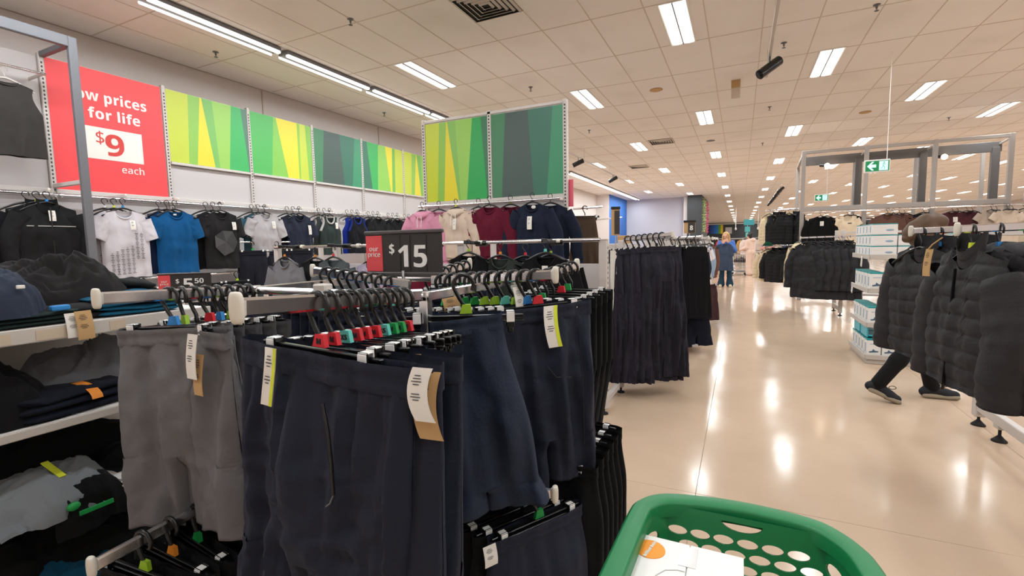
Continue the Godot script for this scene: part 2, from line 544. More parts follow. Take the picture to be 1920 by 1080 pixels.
func track(a: Vector3, b: Vector3, spots: Array, lab: String, tlab: String, ln: float) -> void:
	var o := thing("spotlight_track", tlab, "track", a)
	part(o, "rail", MB.new().bar(Vector3(), b - a, 0.035, 0.03).done(), M.frame_grey)
	for k in 4:
		var p := (b - a) * (0.04 + 0.92 * k / 3.0)
		part(o, "hanger_wire", MB.new().tube([p, p + Vector3(0, 3.9 - a.y, 0)], 0.004, 6).done(), M.frame_grey)
	for k in spots.size():
		var p := Vector3(a.x, a.y - 0.02, spots[k][0])
		var s := thing("spotlight", lab + (", %s along its track" % nth(k) if spots.size() > 1 else ""), "spotlight", p, 0.0, "spotlights" if spots.size() > 1 else "")
		part(s, "stem", MB.new().tube([Vector3(), Vector3(0, -0.1, 0)], 0.008, 8).done(), M.black)
		var d: Vector3 = spots[k][1].normalized()
		var c := Vector3(0, -0.13, 0)
		part(s, "barrel", MB.new().tube([c - d * ln * 0.5, c - d * ln * 0.48, c + d * ln * 0.47, c + d * ln * 0.5, c + d * ln * 0.5, c + d * ln * 0.42], [0.052, 0.058, 0.058, 0.058, 0.05, 0.048], 16).done(), M.black)
		part(s, "lens", MB.new().tube([c + d * ln * 0.4, c + d * ln * 0.44], 0.046, 16).done(), M.tube_glow)
		var l := SpotLight3D.new()
		l.name = "lamp_light"; l.light_energy = 1.2; l.spot_range = 30.0; l.spot_attenuation = 2.0; l.spot_angle = 22.0; l.light_size = 0.03; l.shadow_enabled = true
		l.light_color = Color(1, 0.95, 0.88)
		s.add_child(l, true)
		l.position = c + d * (ln * 0.5 + 0.02)
		l.basis = Basis.looking_at(d, Vector3.UP)

func exit_sign(c: Vector3, w: float, lab: String) -> void:
	var o := thing("exit_sign", lab, "exit sign", c)
	var h := w * 0.6
	part(o, "case", bx(Vector3(w, h, 0.05), Vector3(), 0.006), M.white)
	part(o, "cord", MB.new().tube([Vector3(w * 0.38, h * 0.5, 0), Vector3(w * 0.38, 3.9 - c.y, 0)], 0.005, 6).done(), M.white)
	var gm := glow(rgb(16, 128, 70), 0.35)
	var wm := glow(rgb(190, 235, 235), 0.8)
	part(o, "green_panel", bx(Vector3(w * 0.92, h * 0.8, 0.004), Vector3(0, 0, 0.027), 0.001), gm)
	var ar := PackedVector2Array([Vector2(-0.4, 0), Vector2(-0.22, 0.2), Vector2(-0.13, 0.2), Vector2(-0.24, 0.07), Vector2(-0.05, 0.07), Vector2(-0.05, -0.07), Vector2(-0.24, -0.07), Vector2(-0.13, -0.2), Vector2(-0.22, -0.2)])
	for i in ar.size(): ar[i] *= w
	part(o, "arrow", MB.new().prism(ar, 0.029, 0.032).done(), wm)
	part(o, "pictogram", bx(Vector3(w * 0.34, h * 0.72, 0.003), Vector3(w * 0.24, 0, 0.03), 0.0), wm)
	# the running figure in green on the pale door
	var fg := MB.new()
	var q := func(x: float, y: float) -> Vector3: return Vector3(w * (0.24 + x * 0.17), h * y * 0.36, 0.033)
	fg.ball(q.call(0.1, 0.72), Vector3(w * 0.028, w * 0.028, 0.002), 10, 6)
	for sgm in [[0.05, 0.5, -0.1, -0.05], [0.05, 0.45, 0.45, 0.2], [0.05, 0.45, -0.4, 0.3], [-0.1, -0.05, 0.3, -0.35], [0.3, -0.35, 0.2, -0.8], [-0.1, -0.05, -0.35, -0.5], [-0.35, -0.5, -0.75, -0.55]]:
		fg.bar(q.call(sgm[0], sgm[1]), q.call(sgm[2], sgm[3]), w * 0.045, 0.003, 0.0)
	part(o, "running_figure", fg.done(), gm)
# ---------------------------------------------------------------- garments
# A soft closed tube of cloth hanging from y0 down to y1; hw and dp give its half width and half depth by height share, folds run down it.
var gather := 0.012
var crumple := 0.0

func cloth_tube(mb: MB, cx: Callable, hw: Callable, dp: Callable, y0: float, y1: float, nu: int, nv: int, fold: float, sd: float, hem := true, freq := 8.0, wave := 0.0, body_w := 0.0) -> void:
	mb.grid(nu, nv + (2 if hem else 0), func(u, w):
		var jv: float = w * (nv + (2 if hem else 0)) / nv
		var inner := 0.0
		if jv > 1.0:
			inner = (jv - 1.0) * nv
			jv = 1.0 - 0.02 * maxf(inner - 1.0, 0.0)
		var a: float = u * TAU
		var c := cos(a)
		var s := sin(a)
		var W: float = hw.call(jv)
		var D: float = dp.call(jv)
		var x: float = W * signf(c) * pow(absf(c), 0.85)
		var z: float = D * signf(s) * pow(absf(s), 0.7)
		var y: float = lerpf(y0, y1, jv)
		var gx: float = cx.call(jv) + x
		if body_w > 0.0:
			var zb: float = D * pow(maxf(0.0, 1.0 - pow(minf(1.0, absf(gx) / body_w), 2.35)), 0.35) * signf(s)
			z = lerpf(zb, z, smoothstep(0.0, 0.3, jv))
		var k: float = fold * smoothstep(0.0, 0.16, -y)
		var nz: float = N.get_noise_3d(gx * freq, y * 1.3, sd + signf(s) * 3.0)
		var fine: float = N.get_noise_3d(gx * 14.0 + 9.0, y * 9.0, sd + 20.0 + signf(s))
		z += (nz * k + fine * fold * 0.16) * (0.25 + 0.75 * absf(s))
		z += gather * N.get_noise_2d(gx * 45.0, sd) * exp(y / 0.06) * absf(s)
		x += N.get_noise_2d(y * 2.0, sd + 40.0) * 0.006 * clampf(-y / 0.6, 0.0, 1.0)
		if crumple > 0.0:
			var cr: float = 1.0 - absf(N.get_noise_3d(gx * 5.0 + y * 3.0, y * 9.0 - gx * 4.0, sd + 77.0)) * 2.0
			z += crumple * cr * absf(s) * smoothstep(0.1, 0.3, -y)
		y += wave * N.get_noise_2d(x * 6.0, sd + 60.0) * jv
		if inner > 0.0:
			x *= 0.985; z *= 0.86
		return Vector3(cx.call(jv) + x, y, z), true)

# Shorts or trousers: returns {body, band}. o: w half waist, hip, leg half width at the hem, L length, rise, d depth, fold, sd.
func legs_mesh(o: Dictionary) -> Dictionary:
	var w: float = o.w
	var hip: float = o.get("hip", w * 1.12)
	var rise: float = o.get("rise", 0.27)
	var L: float = o.L
	var d: float = o.get("d", 0.035)
	var sd: float = o.get("sd", 0.0)
	var fold: float = o.get("fold", 0.02)
	var leg: float = o.get("leg", hip * 0.5)
	var gap: float = o.get("gap", 0.01)
	var nu: int = o.get("nu", 56)
	var mb := MB.new()
	cloth_tube(mb, func(_v): return 0.0, func(v): return lerpf(w, hip, smoothstep(0.0, 0.8, v)), func(v): return d * (0.55 + 0.6 * smoothstep(0.0, 0.6, v)), -0.035, -rise, nu, int(nu * 0.4), fold, sd, false, o.get("freq", 8.0))
	for s in [-1.0, 1.0]:
		cloth_tube(mb, func(v): return s * lerpf(hip * 0.5, leg + gap, v), func(v): return lerpf(hip * 0.5, leg, v), func(v): return d * lerpf(1.15, 1.35, v), -rise + 0.003, -L + 0.004 * s, int(nu * 0.7), int(nu * 0.5 * (L - rise) / 0.33), fold, sd, true, o.get("freq", 8.0), 0.01, hip)
	var bd := MB.new()
	var bh: float = o.get("band", 0.045)
	bd.grid(nu * 2, 6, func(u, v):
		var a: float = u * TAU
		var c := cos(a)
		var sn := sin(a)
		var rib: float = 0.0016 * sin(u * TAU * nu * 0.9) * (0.4 + 0.6 * absf(sin(v * PI)))
		var x: float = w * 1.004 * signf(c) * pow(absf(c), 0.85)
		var z: float = (d * 0.55 + rib + 0.003 * sin(v * TAU * 1.5) + 0.004) * signf(sn) * pow(absf(sn), 0.6)
		z += N.get_noise_3d(x * 10.0, 0.0, sd) * fold * 0.25
		return Vector3(x, -bh * v + (0.004 if sn < 0.0 else 0.0), z), true)
	# drawn-in gather just under the band
	return {"body": mb.done(), "band": bd.done()}

# A pleated or plain skirt / wide tube
func skirt_mesh(w: float, hem: float, L: float, d: float, pleat: float, fold: float, sd: float) -> ArrayMesh:
	var mb := MB.new()
	mb.grid(96, 22, func(u, v):
		if v > 0.96: v = 0.96 - (v - 0.96) * 0.5
		v /= 0.96
		var a: float = u * TAU
		var c := cos(a)
		var s := sin(a)
		var W := lerpf(w, hem, v)
		var x: float = W * signf(c) * pow(absf(c), 0.9)
		var z: float = lerpf(d * 0.6, d, v) * signf(s) * pow(absf(s), 0.7)
		z += pleat * absf(sin(x / W * 22.0 + 0.3 * sin(v * 5.0 + sd))) * signf(s) * smoothstep(0.02, 0.15, v)
		z += fold * N.get_noise_3d(x * 8.0, v * 1.2, sd + signf(s)) * v
		return Vector3(x, -L * v, z), true)
	return mb.done()

# Tops. Origin at the base of the neck, hanging in the xy plane, front towards +z. Returns [[part name, mesh], ...].
func top_meshes(o: Dictionary) -> Array:
	var hs: float = o.get("hs", 0.215)
	var hc: float = o.get("hc", 0.25)
	var hh: float = o.get("hh", 0.25)
	var L: float = o.get("L", 0.68)
	var nk: float = o.get("nk", 0.085)
	var nf: float = o.get("nf", 0.085)
	var nb: float = o.get("nb", 0.015)
	var sl: float = o.get("sl", 0.22)
	var slope: float = o.get("slope", 0.3)
	var d: float = o.get("d", 0.05)
	var fold: float = o.get("fold", 0.022)
	var sd: float = o.get("sd", 0.0)
	var puff: float = o.get("puff", 0.0)
	var arm: float = o.get("arm", 0.0)
	var nu: int = o.get("nu", 28)
	var nv: int = o.get("nv", 34)
	var vee: bool = o.get("vee", false)
	var res := []
	var shy := -(hs - nk) * slope
	var mb := MB.new()
	for side in [1.0, -1.0]:
		var nd: float = nf if side > 0.0 else nb
		mb.grid(nu, nv, func(u, v):
			var uu: float = u * 2.0 - 1.0
			var wv: float = lerpf(hs, hc, smoothstep(0.0, 0.33, v)) if v < 0.33 else lerpf(hc, hh, (v - 0.33) / 0.67)
			if arm > 0.0: wv -= arm * sin(PI * clampf(v / 0.36, 0.0, 1.0))
			var x: float = uu * wv
			var ax: float = absf(uu) * hs
			var yt: float
			if ax < nk:
				var q := ax / nk
				yt = -nd * ((1.0 - q) if vee and side > 0.0 else sqrt(maxf(0.0, 1.0 - q * q)))
			else: yt = -(ax - nk) * slope
			var yb := -L - 0.012 * N.get_noise_2d(x * 5.0, sd + 7.0)
			var y: float = lerpf(yt, yb, v)
			var e: float = pow(maxf(0.0, 1.0 - pow(absf(uu), 3.0)), 0.6)
			var z: float = d * e * (0.35 + 0.65 * smoothstep(0.0, 0.3, v))
			if puff > 0.0:
				var b := pow(absf(sin(PI * (y + 0.012 * sin(x * 7.0 + sd)) / puff)), 0.32)
				z += (0.014 * b - 0.006) * e
				x += (0.009 * b - 0.005) * signf(x) * absf(uu)
				z += 0.006 * N.get_noise_3d(x * 16.0, y * 12.0, sd) * e
			z += fold * e * smoothstep(0.0, 0.5, v) * N.get_noise_3d(x * 8.0, y * 1.5, sd + side * 3.0)
			z += fold * 0.25 * e * N.get_noise_3d(x * 11.0 + 3.0, y * 7.0, sd + 11.0)
			return Vector3(x, y, side * z + fold * 0.5 * N.get_noise_2d(y * 3.0, sd)), false, side > 0.0)
	res.append(["torso", mb.done()])
	if sl > 0.0:
		var sw: float = o.get("sw", 0.105)
		var se: float = o.get("se", sw * 0.82)
		var sa: float = o.get("sa", 0.95)
		for s in [-1.0, 1.0]:
			var sm := MB.new()
			var ang: float = sa + 0.05 * s
			var p0 := Vector3(s * (hs - 0.035), shy - sw * 0.62, 0)
			sm.grid(20, maxi(12, int(sl * 46)) + 2, func(u, v):
				var vv: float = minf(v * 1.06, 1.0)
				var back: float = maxf(v * 1.06 - 1.0, 0.0) * 8.0
				var t: float = vv * sl - back * 0.02
				var an: float = ang + (0.36 * smoothstep(0.25, 0.8, vv) if sl > 0.4 else 0.0)
				var a0 := Vector3(s * cos(ang), -sin(ang), 0)
				var c := p0 + a0 * minf(t, sl * 0.35)
				if t > sl * 0.35: c += Vector3(s * cos(an), -sin(an), 0) * (t - sl * 0.35)
				var nrm := Vector3(s * sin(an), cos(an), 0)
				var r := lerpf(sw, se, pow(vv, 0.8)) * (1.0 - 0.05 * back)
				var rz := lerpf(d * 0.8, d * 0.95, vv) * (1.0 - 0.1 * back)
				if puff > 0.0:
					var b := pow(absf(sin(PI * t / puff)), 0.32)
					r *= 0.93 + 0.1 * b; rz *= 0.95 + 0.26 * b
				var a: float = u * TAU
				var z: float = rz * sin(a) + fold * 0.5 * N.get_noise_3d(t * 9.0, cos(a) * 1.5, sd + s * 5.0) * sin(a)
				return c + nrm * r * cos(a) + Vector3(0, 0, z + 0.01 * N.get_noise_2d(t * 3.0, sd + s)), true, s < 0.0)
			res.append(["sleeve", sm.done()])
			if o.get("cuff", false):
				var an2: float = ang + (0.36 if sl > 0.4 else 0.0)
				var a0 := Vector3(s * cos(ang), -sin(ang), 0)
				var e := p0 + a0 * sl * 0.35 + Vector3(s * cos(an2), -sin(an2), 0) * sl * 0.65
				var dr := Vector3(s * cos(an2), -sin(an2), 0)
				var nn := Vector3(s * sin(an2), cos(an2), 0)
				res.append(["cuff", MB.new().grid(18, 3, func(u, v):
					var a: float = u * TAU
					var k: float = 0.86 + 0.04 * sin(u * TAU * 9.0)
					return e + dr * (v * 0.05 - 0.01) + nn * se * k * cos(a) + Vector3(0, 0, d * 0.8 * k * sin(a)), true, s < 0.0).done()])
	var col: String = o.get("collar", "crew")
	if col != "none":
		var pts := []
		for k in 25:
			var a := TAU * k / 24.0
			var x := nk * cos(a)
			var fr := sin(a) > 0.0
			var q := absf(cos(a))
			var y: float = -(nf if fr else nb) * ((1.0 - q) if vee and fr else sqrt(maxf(0.0, 1.0 - q * q)))
			pts.append(Vector3(x, y + 0.003, sin(a) * d * 0.42))
		if col == "crew": res.append(["collar", MB.new().tube(pts, o.get("rib", 0.009), 6, false).done()])
		elif col == "stand":
			res.append(["collar", MB.new().grid(24, 5, func(u, v):
				var p: Vector3 = pts[int(round(u * 24.0))]
				return p * Vector3(1.0 - 0.08 * v, 1, 1.0 + 0.5 * v) + Vector3(0, 0.07 * v + (0.012 * sin(v * PI * 2.0) if puff > 0.0 else 0.0), 0.0), true, true).done()])
		elif col == "hood":
			res.append(["hood", MB.new().grid(26, 14, func(u, v):
				var a: float = u * TAU
				var th: float = v * PI
				var w := nk * 1.75
				return Vector3(w * sin(th) * cos(a), 0.055 * cos(th) - 0.025 - 0.05 * maxf(sin(a), 0.0) * sin(th) * (1.0 - absf(cos(a))), (d * 0.9 + 0.02) * sin(th) * sin(a) - 0.02) + Vector3(0, 0, 0.008 * N.get_noise_3d(cos(a) * 3.0, th * 2.0, sd)), true).done()])
	if o.get("hem", false):
		res.append(["hem_band", MB.new().grid(36, 4, func(u, v):
			var a: float = u * TAU
			var k: float = 1.0 + 0.012 * sin(u * TAU * 30.0)
			var c := cos(a)
			return Vector3(hh * 0.985 * signf(c) * pow(absf(c), 0.8), -L - 0.045 * v + 0.012, d * 0.8 * k * sin(a)), true).done()])
	return res

# A named garment made of its parts in one cloth; extras go on afterwards.
func top(called: String, label: String, cat: String, o: Dictionary, m: Material, at: Vector3, turn: float, group := "", trim: Material = null) -> Node3D:
	var t := thing(called, label, cat, at, turn, group)
	for p in top_meshes(o): part(t, p[0], p[1], trim if trim and p[0] in ["collar", "cuff", "hem_band"] else m)
	return t

# ---- small things that travel with a garment
var tag_mesh := {}

func swing_tag(parent: Node3D, at: Vector3, w: float, h: float, m: Material, turn := 0.0, bend := 0.0, stripe: Material = null) -> MeshInstance3D:
	var k := "%.3f %.3f %.2f" % [w, h, bend]
	if not tag_mesh.has(k):
		var mb := MB.new()
		for s in [0, 1]:
			mb.grid(4, 12, func(u, v):
				return Vector3((u - 0.5) * w + bend * h * 0.5 * (v - 0.4) * (v - 0.4) * 4.0 * 0.5, -h * v, 0.0006 * (1 if s == 0 else -1) + 0.012 * sin(v * 2.0)), false, s == 0)
		tag_mesh[k] = mb.done()
	var o := part(parent, "swing_tag", tag_mesh[k], m, T(at, turn))
	if stripe:
		var sk := k + "s"
		if not tag_mesh.has(sk):
			tag_mesh[sk] = MB.new().grid(2, 12, func(u, v): return Vector3(w * (0.24 + 0.27 * u) + bend * h * 0.5 * (v - 0.4) * (v - 0.4) * 4.0 * 0.5, -h * v, 0.0016 + 0.012 * sin(v * 2.0)), false, true).done()
		part(o, "tag_stripe", tag_mesh[sk], stripe)
	var lk := k + "l"
	if not tag_mesh.has(lk):
		var mb := MB.new()
		for i in 7:
			var y := -h * (0.14 + 0.055 * i + (0.12 if i > 3 else 0.0))
			var v := -y / h
			mb.box(Vector3(-w * 0.08 + bend * h * (v - 0.4) * (v - 0.4), y, 0.002 + 0.012 * sin(v * 2.0)), Vector3(w * (0.3 + 0.2 * ((i * 7) % 3) / 2.0), h * 0.014, 0.0006), 0.0)
		tag_mesh[lk] = mb.done()
	part(o, "tag_print", tag_mesh[lk], M.ink)
	return o

# ---- hangers: hook at the origin over a rod that runs along local z
var clip_proto := {}

func clip_hanger(mark: Material, label: String, at: Vector3, turn: float, group: String, tilt := 0.0, letter := "") -> Node3D:
	if not clip_proto.has("hook"):
		var pts := []
		for k in 15:
			var a := deg_to_rad(-35.0 + 18.0 * k)
			pts.append(Vector3(0.03 * cos(a), 0.03 * sin(a) - 0.013, 0))
		pts.append(Vector3(-0.012, -0.055, 0)); pts.append(Vector3(0, -0.075, 0)); pts.append(Vector3(0, -0.1, 0))
		clip_proto.hook = MB.new().tube(pts, 0.0062, 7).done()
		var b := MB.new()
		b.box(Vector3(0, -0.108, 0), Vector3(0.36, 0.007, 0.011), 0.002)
		b.box(Vector3(0, -0.1165, 0), Vector3(0.36, 0.01, 0.003), 0.001)
		b.box(Vector3(0, -0.125, 0), Vector3(0.36, 0.007, 0.011), 0.002)
		clip_proto.bar = b.done()
		var c := MB.new()
		for s in [-1.0, 1.0]:
			c.xf = Transform3D(Basis(Vector3.RIGHT, s * 0.16), Vector3(0, -0.122, s * 0.008))
			c.box(Vector3(0, 0.004, 0), Vector3(0.026, 0.05, 0.006), 0.002)
			c.box(Vector3(0, -0.03, -s * 0.001), Vector3(0.018, 0.02, 0.008), 0.003)
		clip_proto.clip = c.done()
		clip_proto.plate = MB.new().box(Vector3(0, -0.112, 0.0155), Vector3(0.024, 0.03, 0.003), 0.001).box(Vector3(0, -0.0955, 0.004), Vector3(0.024, 0.003, 0.022), 0.001).done()
		clip_proto.mark = MB.new().prism(PackedVector2Array([Vector2(-0.019, -0.1), Vector2(0.019, -0.1), Vector2(0.014, -0.072), Vector2(-0.01, -0.072)]), -0.006, 0.006).done()
	var o := thing("clip_hanger", label, "hanger", at, turn, group)
	o.rotation.z = tilt
	part(o, "hook", clip_proto.hook, M.black)
	part(o, "bar", clip_proto.bar, M.black)
	for x in [-0.14, 0.14]:
		var c := part(o, "clip", clip_proto.clip, M.black, T(Vector3(x, 0, 0)))
		part(c, "clip_plate", clip_proto.plate, M.white)
	if mark:
		var k := part(o, "size_marker", clip_proto.mark, mark, T(Vector3(0.006, 0, 0)))
		if letter: letters(k, letter, 0.012, M.ink, Vector3(0.001, -0.087, 0.0065), 700)
	return o

# a shoulder hanger for tops: neck origin at (0, -0.12, 0)
var shoulder_proto := {}

func top_hanger(label: String, at: Vector3, turn: float, group: String, mark: Material = null, m: Material = null) -> Node3D:
	if not shoulder_proto.has("hook"):
		var pts := []
		for k in 13:
			var a := deg_to_rad(-30.0 + 20.0 * k)
			pts.append(Vector3(0.026 * cos(a), 0.026 * sin(a) - 0.01, 0))
		pts.append(Vector3(0, -0.055, 0)); pts.append(Vector3(0, -0.09, 0))
		shoulder_proto.hook = MB.new().tube(pts, 0.0042, 6).done()
		var pp := []
		var rr := []
		for k in 13:
			var x := lerpf(-0.2, 0.2, k / 12.0)
			pp.append(Vector3(x, -0.088 - 0.09 * pow(absf(x) / 0.2, 1.5), 0)); rr.append(0.011 - 0.003 * absf(x) / 0.2)
		shoulder_proto.arms = MB.new().tube(pp, rr, 7).done()
		shoulder_proto.mark = MB.new().prism(PackedVector2Array([Vector2(-0.011, -0.08), Vector2(0.011, -0.08), Vector2(0.008, -0.058), Vector2(-0.008, -0.058)]), -0.007, 0.007).done()
	var o := thing("shirt_hanger", label, "hanger", at, turn, group)
	part(o, "hook", shoulder_proto.hook, m if m else M.black)
	part(o, "shoulder_bar", shoulder_proto.arms, m if m else M.black)
	if mark: part(o, "size_marker", shoulder_proto.mark, mark)
	return o

func marker(i: int) -> Material:
	return [M.red, M.teal, M.green, M.blue, M.lime, M.orange, M.yellow][i % 7]
# ---------------------------------------------------------------- left wall display (everything here faces +x)
func stripes(spans: Array, base: Color) -> StandardMaterial3D:   # flat print: [colour, top from, top to, bottom from, bottom to]
	var S := 384
	var im := Image.create(S, S, false, Image.FORMAT_RGBA8)
	im.fill(base)
	for s in spans:
		for y in S:
			var k := float(y) / S
			var a := int(lerpf(s[1], s[3], k) * S)
			var b := int(lerpf(s[2], s[4], k) * S)
			if b > a: im.fill_rect(Rect2i(a, y, b - a, 1), s[0])
	var m := std(Color.WHITE, 0.45)
	m.albedo_color = Color(0.93, 0.93, 0.93)
	m.albedo_texture = ImageTexture.create_from_image(im)
	m.texture_repeat = false
	return m

func face(w: float, h: float, z := 0.0) -> ArrayMesh:
	var mb := MB.new()
	mb.quad(Vector3(-w / 2, -h / 2, z), Vector3(w / 2, -h / 2, z), Vector3(w / 2, h / 2, z), Vector3(-w / 2, h / 2, z), Vector3(0, 0, 1))
	return mb.done()

var print_a: Material
var print_b: Material
var print_c: Material
var print_d: Material

func make_prints() -> void:
	var lime := rgb(204, 216, 74)
	print_a = stripes([[rgb(148, 200, 88), 0.25, 0.4, 0.21, 0.31], [rgb(240, 222, 60), 0.39, 0.41, 0.31, 0.53], [rgb(128, 192, 98), 0.41, 0.54, 0.53, 0.6], [rgb(160, 210, 96), 0.54, 0.79, 0.59, 0.72], [rgb(64, 184, 98), 0.79, 0.92, 0.72, 1.0], [rgb(86, 130, 110), 0.92, 1.0, 1.0, 1.0]], lime)
	print_b = stripes([[rgb(84, 186, 92), 0.0, 0.4, 0.0, 0.29], [rgb(138, 202, 84), 0.36, 0.41, 0.29, 0.56], [rgb(240, 222, 60), 0.4, 0.75, 0.56, 0.75], [rgb(150, 200, 70), 0.75, 0.8, 0.75, 0.78], [lime, 0.8, 0.9, 0.78, 0.93], [rgb(140, 196, 80), 0.9, 1.0, 0.93, 1.0]], rgb(138, 202, 84))
	print_c = stripes([[rgb(70, 132, 90), 0.0, 0.21, 0.0, 0.14], [rgb(72, 90, 84), 0.21, 0.53, 0.14, 0.6], [rgb(58, 116, 94), 0.53, 0.87, 0.6, 0.78], [rgb(64, 150, 108), 0.87, 1.0, 0.78, 1.0]], rgb(70, 132, 90))
	print_d = stripes([[rgb(62, 120, 96), 0.0, 0.1, 0.0, 0.2], [rgb(60, 180, 92), 0.1, 0.37, 0.2, 0.33], [rgb(150, 206, 90), 0.37, 0.55, 0.33, 0.66], [rgb(240, 222, 60), 0.55, 0.73, 0.66, 0.7], [rgb(120, 186, 84), 0.73, 0.8, 0.7, 0.78]], lime)

func graphic(called: String, label: String, w: float, h: float, m: Material, at: Vector3, turn: float, group: String) -> Node3D:
	var o := thing(called, label, "graphic panel", at, turn, group)
	part(o, "board", bx(Vector3(w, h, 0.018), Vector3(), 0.002), M.white)
	part(o, "print", face(w - 0.006, h - 0.006, 0.0105), m)
	return o

func upright(called: String, label: String, at: Vector3, h: float, turn: float, group: String, w := 0.04) -> Node3D:
	var o := thing(called, label, "upright", at, turn, group)
	part(o, "column", bx(Vector3(w, h, 0.06), Vector3(0, h / 2, 0), 0.004), M.upright)
	var mb := MB.new()
	var k := 0
	var y := 0.3
	while y < h - 0.06:
		mb.box(Vector3(0, y, 0.031), Vector3(w * 0.34, 0.02, 0.002), 0.0)
		y += 0.04
	part(o, "slot_pattern", mb.done(), M.slot)
	part(o, "levelling_foot", MB.new().lathe([Vector2(0, 0.03), Vector2(0.01, 0.03), Vector2(0.01, 0.012), Vector2(0.03, 0.008), Vector2(0.032, 0.0), Vector2(0, 0)], 12).done(), M.rubber)
	return o

func rod(a: Vector3, b: Vector3, r := 0.014) -> ArrayMesh:
	return MB.new().tube([a, b], r, 10).done()

func left_wall() -> void:
	make_prints()
	var X := -6.5
	var zs := [-0.2, -1.36, -2.5, -3.645, -4.775, -5.92, -7.07, -8.3, -9.45]
	var names := ["out of sight left of the black tank", "left of the black tank", "between black tank and red price panel", "between red panel and first green panel", "between first and second green wall panels", "between second and third green wall panels", "between third and fourth green wall panels", "between fourth and fifth green wall panels", "right of the fifth green wall panel"]
	for i in zs.size():
		upright("slotted_upright", "tall slotted wall upright " + names[i], Vector3(X, 0, zs[i]), 3.44, PI / 2, "wall uprights")
	var pr := [print_a, print_b, print_c, print_d, print_a]
	var pn := ["first: lime, yellow and green stripes", "second: green stripes with a broad yellow one", "third: dark grey-green and teal stripes", "fourth: green and narrow yellow stripes", "fifth: pale lime stripes, partly hidden"]
	for i in 8:
		var z0: float = zs[i]
		var z1: float = zs[i + 1]
		var w := z0 - z1 - 0.05
		var zc := (z0 + z1) / 2
		if i >= 3:
			graphic("graphic_panel", "striped wall panel beyond the red sign, " + pn[i - 3], w, 0.89, pr[i - 3], Vector3(X + 0.01, 2.965, zc), PI / 2, "striped wall panels")
			var lg := single("panel_ledge", bx(Vector3(w, 0.03, 0.05), Vector3(), 0.004), M.upright, "metal ledge under the %s striped wall panel" % nth(i - 3), "ledge", Vector3(X + 0.02, 2.5, zc), PI / 2, "panel ledges")
		var low: float = 2.04
		var hi: float = 2.48 if i >= 3 else 3.4
		if i != 2:
			var bp := thing("back_panel", "pale lilac back panel %s" % ["out of sight at the near end", "behind the black tank", "", "under the first green wall panel", "under the second green wall panel", "under the third green wall panel", "under the fourth green wall panel", "under the fifth green wall panel"][i], "panel", Vector3(X - 0.01, 0, zc), PI / 2, "back panels")
			part(bp, "board", bx(Vector3(w, hi - low, 0.02), Vector3(0, (hi + low) / 2, 0), 0.002), M.lilac)
		var lp := single("back_panel", bx(Vector3(w, 1.9, 0.02), Vector3(0, 1.07, 0), 0.002), M.lilac, "pale lower back panel, %s bay from the near end, behind the hanging tops" % nth(i), "panel", Vector3(X - 0.01, 0, zc), PI / 2, "lower back panels")
		var rl := thing("garment_rail", "chrome wall rail in the %s bay from the near end" % nth(i), "rail", Vector3(-6.4, 2.0, zc), 0.0, "wall rails")
		part(rl, "tube", rod(Vector3(0, 0, w / 2 + 0.02), Vector3(0, 0, -w / 2 - 0.02), 0.015), M.chrome)
		for s in [-1.0, 1.0]: part(rl, "bracket", MB.new().bar(Vector3(-0.08, 0.0, s * w / 2), Vector3(0.01, 0.0, s * w / 2), 0.012, 0.05).done(), M.upright)
		part(rl, "top_channel", bx(Vector3(0.05, 0.05, w + 0.03), Vector3(-0.07, 0.045, 0), 0.004), M.upright)
	# red price panel
	var rp := graphic("price_poster", "large red panel reading low prices for life, nine dollars each", 1.09, 1.35, M.big_red, Vector3(X + 0.01, 2.735, -3.07), PI / 2, "")
	letters(rp, "low prices", 0.158, M.letter, Vector3(0.012, 0.375, 0.012), 800, 0.98)
	letters(rp, "for life", 0.122, M.letter, Vector3(0.04, 0.205, 0.012), 800, 1.02)
	var wb := part(rp, "price_card", bx(Vector3(0.55, 0.35, 0.004), Vector3(0.02, -0.122, 0.012), 0.001), M.paper)
	letters(wb, "$", 0.15, M.letter_red, Vector3(-0.125, -0.06, 0.015), 500)
	letters(wb, "9", 0.245, M.letter_red, Vector3(0.012, -0.125, 0.015), 800, 1.12)
	letters(rp, "each", 0.082, M.letter, Vector3(0.176, -0.384, 0.012), 500, 1.1)
	# dark grey feature frame standing in front of the bay
	var ff := thing("feature_frame", "dark grey square-tube frame standing in front of the black tank bay", "frame", Vector3(-5.87, 0, -2.51))
	part(ff, "post", bx(Vector3(0.05, 3.47, 0.07), Vector3(0, 1.735, 0), 0.005), M.dark_grey)
	part(ff, "post", bx(Vector3(0.05, 3.47, 0.07), Vector3(0, 1.735, 2.35), 0.005), M.dark_grey)
	part(ff, "top_bar", bx(Vector3(0.05, 0.1, 2.28), Vector3(0, 3.42, 1.175), 0.005), M.dark_grey)
	for z in [0.0, 2.35]: part(ff, "return_bar", bx(Vector3(0.56, 0.05, 0.05), Vector3(-0.33, 3.42, z), 0.004), M.dark_grey)
	part(ff, "return_bar", bx(Vector3(0.56, 0.04, 0.04), Vector3(-0.33, 2.1, 0.0), 0.004), M.upright)
	# high display rail with the tank
	var hr := thing("display_rail", "short chrome rail high up holding the black tank top", "rail", Vector3(-6.2, 3.15, -2.0))
	part(hr, "tube", rod(Vector3(0, 0, -0.42), Vector3(0, 0, 0.5), 0.013), M.chrome)
	for z in [-0.4, 0.4]: part(hr, "bracket", MB.new().bar(Vector3(-0.3, 0, z), Vector3(0, 0, z), 0.012, 0.03).done(), M.upright)
	top_hanger("hanger of the black tank high on the wall", Vector3(-6.2, 3.12, -2.12), PI / 2, "", null, M.frame_grey)
